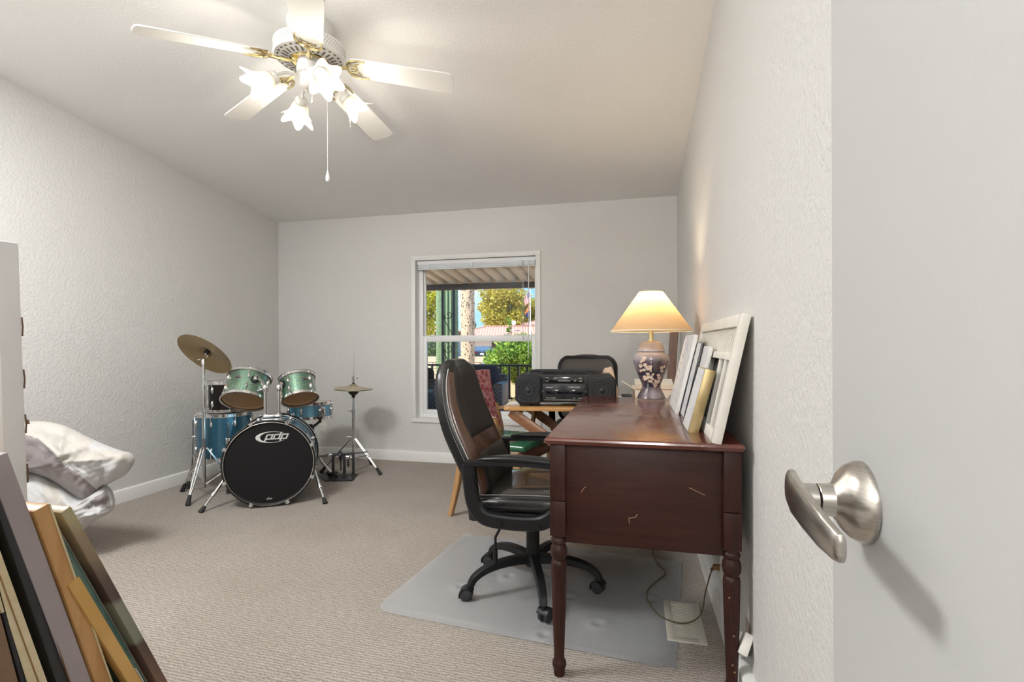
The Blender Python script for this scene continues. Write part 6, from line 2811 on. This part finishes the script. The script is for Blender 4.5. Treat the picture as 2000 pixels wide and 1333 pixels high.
tree('citrus_bush', 'big glossy green citrus bush right behind the railing', (-3.0, 13.5, GZ), (-3.02, 13.5, .62), (1.12, 1.0, .95), 13000, .105, M_CITRUS, 11, .07, 'bush', 34, .5)
p, d = [], []
t = thing('citrus_shoot', 'tall leafy shoot rising out of the citrus bush', 'plant', (-3.25, 13.4, .9))
pp_ = np.array([(-3.25 + .05 * math.sin(3 * z), 13.4, z) for z in np.linspace(1.2, 1.72, 70)])
leaves('foliage', pp_, np.tile(np.array([[0, -.3, .8]]), (70, 1)), .10, M_CITRUS, t, 5)
b = B()
b.tube([(-3.25, 13.4, .9), (-3.24, 13.4, 1.66)], .012, 6)
b.done('stem', M_BARK, t)
tree('olive_shrub', 'small dark shrub in front of the far left house wall', (-7.6, 18.7, GZ), (-7.6, 18.7, .62), (.52, .5, .65), 2600, .10, M_OLIVE, 21, .04, 'bush', 18)
tree('lime_tree', 'bright yellow-green tree at the left edge of the window view', (-15.6, 35.5, GZ), (-15.6, 35.5, 4.0), (2.0, 1.8, 2.9), 9000, .26, M_YLIME, 31, .18, nb=30)
tree('mesquite_tree', 'broad yellow-green tree rising behind the pink roofs', (-20.0, 78.5, GZ), (-20.1, 78.5, 7.0), (4.3, 3.6, 5.0), 15000, .46, M_YGREEN, 41, .3, nb=44)
tree('mesquite_tree', 'paler tree right of the broad one behind the roofs, by the flagpole', (-14.9, 81.5, GZ), (-15.2, 81.5, 5.5), (2.8, 2.5, 3.6), 8000, .42, M_YGREEN, 47, .24, nb=30)
tree('olive_tree', 'low grey-green tree peeping over the roofs left of the broad tree', (-23.0, 71, GZ), (-23.2, 71, 3.4), (1.0, 1.0, 1.2), 1800, .26, M_OLIVE, 53, .12, nb=14)
tree('olive_tree', 'green tree at the right window edge over the second roof', (-11.9, 77, GZ), (-12.0, 77, 5.0), (1.1, 1.0, 1.6), 1800, .3, M_OLIVE, 59, .12, nb=14)

# dry golden shrubs low behind the railing
M_DRY = leaf_mat('dry_gold_leaf', (.55, .26, .05), (.95, .62, .18))
for k, (x, y, h) in enumerate(((-3.42, 11.6, .72), (-2.95, 11.2, .80), (-2.48, 11.6, .62))):
    t = thing('dry_shrub', 'golden dry shrub showing through the balusters, %s' % ('leftmost of three', 'the tall middle one', 'beside the radio')[k], 'shrub', (x, y, GZ))
    rr = np.random.default_rng(80 + k)
    n = 1300
    z = rr.uniform(0, 1, n) ** 1.2
    w_ = .20 * (1 - z) + .03
    p = np.stack([x + rr.normal(0, 1, n) * w_ * .6, y + rr.normal(0, 1, n) * w_ * .6, GZ + .05 + z * (h + .05)], 1)
    leaves('foliage', p, np.tile(np.array([[0, -.1, .7]]), (n, 1)), .055, M_DRY, t, 90 + k, .4)
    b = B()
    for i in range(7):
        a = 2 * PI * i / 7
        b.tube([(x, y, GZ), (x + .12 * math.cos(a), y + .12 * math.sin(a), GZ + h * .8)], [.008, .003], 5)
    b.done('stem', M_BARK, t)

# saguaro: ribbed column with spines along the ribs
def cactus_mat():
    m, nt, b_ = nmat('saguaro_skin')
    N, L = nt.nodes, nt.links
    tc = N.new('ShaderNodeTexCoord')
    nz = N.new('ShaderNodeTexNoise')
    nz.inputs['Scale'].default_value = 12
    L.new(tc.outputs['Object'], nz.inputs['Vector'])
    cr = N.new('ShaderNodeValToRGB')
    cr.color_ramp.elements[0].color = (.20, .30, .14, 1)
    cr.color_ramp.elements[1].color = (.40, .52, .30, 1)
    L.new(nz.outputs['Fac'], cr.inputs[0])
    L.new(cr.outputs[0], b_.inputs['Base Color'])
    setp(b_, rough=.55)
    return m


sg = thing('saguaro_cactus', 'tall ribbed saguaro cactus behind the scrolled iron post', 'cactus', (-3.42, 9.05, GZ))
b = B()
NRB = 18


def sagu(u, v):
    a = 2 * PI * u
    r = .19 * (1 + .24 * abs(math.sin(NRB * a / 2)) - .15)
    if v > .93:
        r *= math.sqrt(max(0.001, 1 - ((v - .93) / .07) ** 2))
    return (-3.42 + r * math.cos(a), 9.05 + r * math.sin(a), GZ + 4.2 * v)


b.grid(sagu, NRB * 6, 24, closeu=True)
b.done('ribbed_stem', cactus_mat(), sg, smooth=50)
b = B()
for k in range(NRB):
    a = 2 * PI * (k + .5) / NRB + 0
    if math.sin(a) > .3:
        continue
    for j in range(84):
        z = GZ + .4 + j * .042
        r = .19 * 1.06
        c = Vector((-3.42 + r * math.cos(a), 9.05 + r * math.sin(a), z))
        o = Vector((math.cos(a), math.sin(a), 0))
        sd = Vector((-o.y, o.x, 0))
        for s_ in (-1, 0, 1):
            tip = c + o * .022 + sd * .018 * s_ + Vector((0, 0, rnd.uniform(-.012, .012)))
            b.raw([c + Vector((0, 0, .004)), c - Vector((0, 0, .004)), tip], [(0, 1, 2)])
b.done('spines', simple('spine_dark', (.13, .09, .07), .8), sg, smooth=None)['kind'] = 'stuff'

# palm trunk with a rough scaly bark of cut leaf bases
def palm_mat():
    m, nt, b_ = nmat('palm_bark')
    N, L = nt.nodes, nt.links
    tc = N.new('ShaderNodeTexCoord')
    mp = N.new('ShaderNodeMapping')
    mp.inputs['Scale'].default_value = (1, 1, 1.6)
    L.new(tc.outputs['Object'], mp.inputs[0])
    nz = N.new('ShaderNodeTexNoise')
    nz.inputs['Scale'].default_value = 34
    nz.inputs['Detail'].default_value = 6
    L.new(mp.outputs[0], nz.inputs['Vector'])
    cr = N.new('ShaderNodeValToRGB')
    e_ = cr.color_ramp.elements
    e_[0].position, e_[0].color = .34, (.42, .26, .15, 1)
    e_[1].position, e_[1].color = .52, (.80, .60, .42, 1)
    L.new(nz.outputs['Fac'], cr.inputs[0])
    L.new(cr.outputs[0], b_.inputs['Base Color'])
    setp(b_, rough=.9)
    return m


pm = thing('palm_tree', 'thick tan palm trunk pitted with dark holes in front of the far roofs', 'palm', (-3.50, 10.5, GZ))
b = B()
pr = random.Random(4)


def palm(u, v):
    a = 2 * PI * u
    z = 7.2 * v
    r = .148 + .012 * math.exp(-z / .8) + .006 * math.sin(9 * a + z * 22) * math.sin(z * 31 + 3 * a)
    return (-3.50 + r * math.cos(a), 10.5 + r * math.sin(a), GZ + z)


b.grid(palm, 56, 190, closeu=True)
b.done('trunk', palm_mat(), pm, smooth=40)
b = B()
for k in range(230):
    a = pr.uniform(PI * 1.0, PI * 2.0)
    z = pr.uniform(.4, 3.4)
    r = .152
    c = Vector((-3.50 + r * math.cos(a), 10.5 + r * math.sin(a), GZ + z))
    s_ = pr.uniform(.006, .016)
    b.lathe([(s_, -.003), (s_ * .6, .004), (0, .004)], 6, frame(c, z=(math.cos(a), math.sin(a), 0)) @ Matrix.Diagonal((1, pr.uniform(.8, 1.6), 1, 1)))
b.done('bark_holes', simple('bark_hole', (.07, .035, .02), .9), pm)['kind'] = 'stuff'
for k in range(14):
    a = 2 * PI * k / 14
    b = B()
    sp_ = spline([(-3.5, 10.5, GZ + 7.1), (-3.5 + .9 * math.cos(a), 10.5 + .9 * math.sin(a), GZ + 7.9), (-3.5 + 1.9 * math.cos(a), 10.5 + 1.9 * math.sin(a), GZ + 7.3)], 8)
    for i in range(len(sp_) - 1):
        q, q1 = sp_[i], sp_[i + 1]
        sd = Vector((-math.sin(a), math.cos(a), 0)) * (.30 * math.sin(PI * (i + .6) / len(sp_)))
        b.raw([q, q1 + sd - Vector((0, 0, .12)), q1], [(0, 1, 2)])
        b.raw([q, q1, q1 - sd - Vector((0, 0, .12))], [(0, 1, 2)])
    b.done('frond', M_OLIVE, pm, smooth=None)

# low block wall at the left
bw = thing('block_wall', 'low beige block wall low in the left of the lower window pane', 'garden wall', (-6.4, 16.5, GZ))
M_BLOCK = noisy('beige_block', (.58, .46, .34), (.68, .56, .43), 7, .9, bump=.2)
bk0 = None
for row in range(6):
    for k in range(8):
        x = -8.2 + k * .42 + (.21 if row % 2 else 0)
        z = GZ + .10 + row * .205
        if bk0 is None:
            b = B()
            b.box((x, 16.5, z), (.405, .20, .192), .008, 1)
            bk0 = b.done('block', M_BLOCK, bw)
            k0 = (x, z)
        else:
            c = bk0.copy()
            COL.objects.link(c)
            c.location = (x - k0[0], pr.uniform(-.006, .006), z - k0[1])

# ------------------------------------------------------------------ houses across the street
def tile_mat():
    m, nt, b_ = nmat('pink_clay_tiles')
    N, L = nt.nodes, nt.links
    tc = N.new('ShaderNodeTexCoord')
    wv = N.new('ShaderNodeTexWave')
    wv.inputs['Scale'].default_value = 1.0
    wv.inputs['Distortion'].default_value = .4
    L.new(tc.outputs['Object'], wv.inputs['Vector'])
    nz = N.new('ShaderNodeTexNoise')
    nz.inputs['Scale'].default_value = 3
    L.new(tc.outputs['Object'], nz.inputs['Vector'])
    cr = N.new('ShaderNodeValToRGB')
    cr.color_ramp.elements[0].color, cr.color_ramp.elements[1].color = (.58, .27, .19, 1), (.76, .43, .33, 1)
    L.new(nz.outputs['Fac'], cr.inputs[0])
    L.new(cr.outputs[0], b_.inputs['Base Color'])
    bp = N.new('ShaderNodeBump')
    bp.inputs['Distance'].default_value = .06
    L.new(wv.outputs['Fac'], bp.inputs['Height'])
    L.new(bp.outputs[0], b_.inputs['Normal'])
    setp(b_, rough=.85)
    return m


M_TILE = tile_mat()
M_STUCCO = noisy('white_stucco', (.74, .72, .68), (.80, .78, .75), 3, .9)
M_PINKST = noisy('pink_stucco', (.70, .58, .53), (.76, .64, .59), 3, .9)
M_FASC = simple('dark_fascia', (.09, .07, .065), .7)


def house(lab, cx, cy, rz, w, d, hw, hr, wall, over=.5, feats=()):
    t = thing('house', lab, 'house', (cx, cy, GZ), rz)
    M = T(cx, cy, GZ) @ Rz(rz)
    b = B(M)
    b.box2((-w / 2, -d / 2, 0), (w / 2, d / 2, hw))
    b.done('wall', wall, t)
    b = B(M)
    X, Y_ = w / 2 + over, d / 2 + over
    rx = max(.3, X - Y_)
    V = [(-X, -Y_, hw - .06), (X, -Y_, hw - .06), (X, Y_, hw - .06), (-X, Y_, hw - .06), (-rx, 0, hw + hr), (rx, 0, hw + hr)]
    b.raw(V, [(0, 1, 5, 4), (1, 2, 5), (2, 3, 4, 5), (3, 0, 4), (3, 2, 1, 0)])
    rf = b.done('roof', M_TILE, t, smooth=None)
    b = B(M)
    b.tube([(-rx, 0, hw + hr + .03), (rx, 0, hw + hr + .03)], .12, 8)
    for sx in (-1, 1):
        for sy in (-1, 1):
            b.tube([(rx * sx, 0, hw + hr + .02), (X * sx, Y_ * sy, hw - .04)], .10, 6)
    b.done('ridge_tiles', M_TILE, rf)
    b = B(M)
    b.box2((-X, -Y_ - .03, hw - .26), (X, -Y_ + .03, hw - .04))
    b.box2((-X - .03, -Y_, hw - .26), (-X + .03, Y_, hw - .04))
    b.box2((X - .03, -Y_, hw - .26), (X + .03, Y_, hw - .04))
    b.done('fascia', M_FASC, t)
    for kind, x0, z0, x1, z1 in feats:
        b = B(M)
        b.box2((x0, -d / 2 - .05, z0), (x1, -d / 2 + .02, z1), .01)
        f = b.done('window_frame' if kind == 'w' else 'garage_opening', M_FASC if kind != 'w' else M_TRIM, t)
        if kind == 'w':
            b = B(M)
            b.box2((x0 + .08, -d / 2 - .06, z0 + .08), (x1 - .08, -d / 2 - .045, z1 - .08))
            b.done('pane', simple('far_window_glass', (.05, .06, .08), .1), f)
    return t


HR = math.radians(13)
house('long low white house with a pink tiled roof behind the palm and the car', -13.0, 60.0, HR, 17, 8, 2.55, 1.15, M_STUCCO, .6, (('g', -3.6, 0, -1.2, 2.2), ('w', 1.5, .9, 3.2, 2.0), ('w', -7, .9, -5.4, 2.0)))
house('taller pink house with a tiled hip roof at the right window edge', -10.75, 69.6, HR, 8.0, 7, 4.15, 1.15, M_PINKST, .6, (('w', -2.4, 2.3, -1.2, 3.4), ('w', .4, 2.3, 1.6, 3.4)))
house('dark fascia house with a tiled roof behind the long white house', -16.3, 68.2, HR, 7.5, 4.5, 3.45, .5, M_FASC, .5, ())
house('white house with an orange tiled roof at the left edge of the window view', -20.2, 44.0, HR, 9, 8, 2.75, 1.0, M_STUCCO, .6, (('w', 2.0, 1.0, 3.2, 2.0),))

# satellite dish on the long roof
sd_ = thing('satellite_dish', 'small white satellite dish standing on the pink roof', 'dish', (-13.6, 57.6, 2.6))
b = B()
b.cyl((-13.6, 57.6, 2.2), (-13.6, 57.6, 3.35), .035, n=8)
b.tube([(-13.6, 57.6, 2.9), (-13.95, 57.6, 2.45)], .025, 6)
b.done('mast', M_TRIM, sd_)
b = B()
b.lathe([(0, 0), (.16, .025), (.28, .08), (.29, .09), (.16, .04), (0, .012)], 20, frame((-13.6, 57.5, 3.45), z=(.2, -1, .35)))
b.done('reflector', M_TRIM, sd_)

# dark sedan parked across the street, seen from behind
M_CARP = simple('navy_car_paint', (.016, .020, .034), .12, coat=1.0)
M_GLS = simple('car_glass', (.10, .15, .22), .05)
M_RED = simple('tail_lamp', (.45, .02, .03), .2)
cr_ = thing('parked_car', 'dark blue sedan parked across the street, its red tail lamps turned this way', 'car', (-14.05, 46.9, GZ))
MCAR = T(-14.05, 46.9, GZ) @ Rz(math.radians(13))
b = B(MCAR)
prof = [(-2.2, .28), (-2.25, .55), (-2.2, .98), (-1.75, 1.06), (-1.0, 1.42), (.2, 1.46), (1.0, 1.05), (2.1, .85), (2.25, .5), (2.2, .28)]
rings = []
for x, k in ((-.90, .90), (-.93, .98), (-.6, 1.0), (.6, 1.0), (.93, .98), (.90, .90)):
    edge = abs(x) > .7
    rings.append([(x * (1 if z < 1.1 else .80), y * (.985 if edge else 1), z * (1 if not edge else .99)) for y, z in prof])
b.loft(rings)
b.done('car_body', M_CARP, cr_, smooth=40)
b = B(MCAR)
b.raw([(-.66, -1.70, 1.085), (.66, -1.70, 1.085), (.58, -1.04, 1.405), (-.58, -1.04, 1.405)], [(0, 1, 2, 3)])
b.solid(.02)
b.done('rear_window', M_GLS, cr_)
for sx in (-1, 1):
    b = B(MCAR)
    b.box2((.48 * sx - .22, -2.28, .78), (.48 * sx + .36 * sx + .0 if sx > 0 else .48 * sx + .22, -2.16, .95), .02) if False else b.box((.66 * sx, -2.215, .86), (.44, .10, .17), .03)
    b.done('tail_lamp', M_RED, cr_)
    for yy in (-1.4, 1.35):
        b = B(MCAR)
        b.lathe([(.12, -.10), (.30, -.10), (.33, -.06), (.33, .06), (.30, .10), (.12, .10)], 20, T(.82 * sx, yy, .33) @ Matrix.Rotation(PI / 2, 4, 'Y'))
        b.done('wheel', M_RUBBER, cr_)
b = B(MCAR)
b.box((0, -2.262, .72), (.34, .02, .17), .01)
b.done('number_plate', M_TRIM, cr_)
b = B(MCAR)
b.lathe([(.055, 0), (.07, .01), (.055, .015), (.045, .01)], 16, frame((0, -2.235, .92), z=(0, -1, 0)), caps=False)
b.raw([(-.04, -2.245, .95), (0, -2.245, .88), (.04, -2.245, .95), (0, -2.245, .91)], [(0, 1, 2, 3)])
b.done('round_emblem', M_CHROME, cr_)
b = B(MCAR)
b.box((0, -2.25, .42), (1.75, .12, .22), .05)
b.done('bumper', M_CARP, cr_)

# flagpole with two hanging flags
fp = thing('flagpole', 'white flagpole with two limp flags before the second house', 'flagpole', (-7.93, 39.2, GZ))
b = B()
b.cyl((-7.93, 39.2, GZ), (-7.93, 39.2, 5.3), .055, .04, 10)
b.lathe([(0, -.07), (.06, -.03), (.07, .0), (.06, .03), (0, .07)], 10, T(-7.93, 39.2, 5.36))
b.done('pole', M_TRIM, fp)
M_FR, M_FW, M_FB, M_FY = (simple('flag_red', (.55, .03, .05), .8), simple('flag_white', (.80, .78, .76), .8), simple('flag_navy', (.03, .04, .16), .8), simple('flag_gold', (.75, .45, .08), .8))


def limp(o, w, h, rows, fn, name, nu=14):
    """limp hanging flag: hoist along the pole, the fly sagging; fn picks the colour from its own weave position"""
    nv = rows
    V, F, MI = [], [], []
    for i in range(nu + 1):
        u = i / nu
        for j in range(nv + 1):
            v = j / nv
            x = -w * u * (.80 + .08 * math.sin(5 * v))
            y = .07 * math.sin(u * 11 + v * 2) * u
            z = -h * v - .55 * h * u ** 1.3 * (1 - .25 * v)
            V.append((o[0] - .05 + x, o[1] + y, o[2] + z))
    for i in range(nu):
        for j in range(nv):
            a = i * (nv + 1) + j
            F.append((a, a + nv + 1, a + nv + 2, a + 1))
            MI.append(fn((i + .5) / nu, (j + .5) / nv, j))
    bm_ = B()
    vv = [bm_.bm.verts.new(v) for v in V]
    for q, mi in zip(F, MI):
        f = bm_.bm.faces.new([vv[k] for k in q])
        f.material_index = mi
    fo = bm_.done(name, [M_FR, M_FW, M_FB, M_FY], fp, smooth=60)
    return fo


limp((-7.93, 39.2, 5.1), .48, .80, 13, lambda u, v, j: 2 if (u < .42 and v < .54) else (0 if j % 2 == 0 else 1), 'striped_flag')
limp((-7.93, 39.2, 4.02), .42, .70, 12, lambda u, v, j: (0 if int(u * 8 + v * 3) % 2 else 3) if v < .5 else 2, 'two_tone_flag')
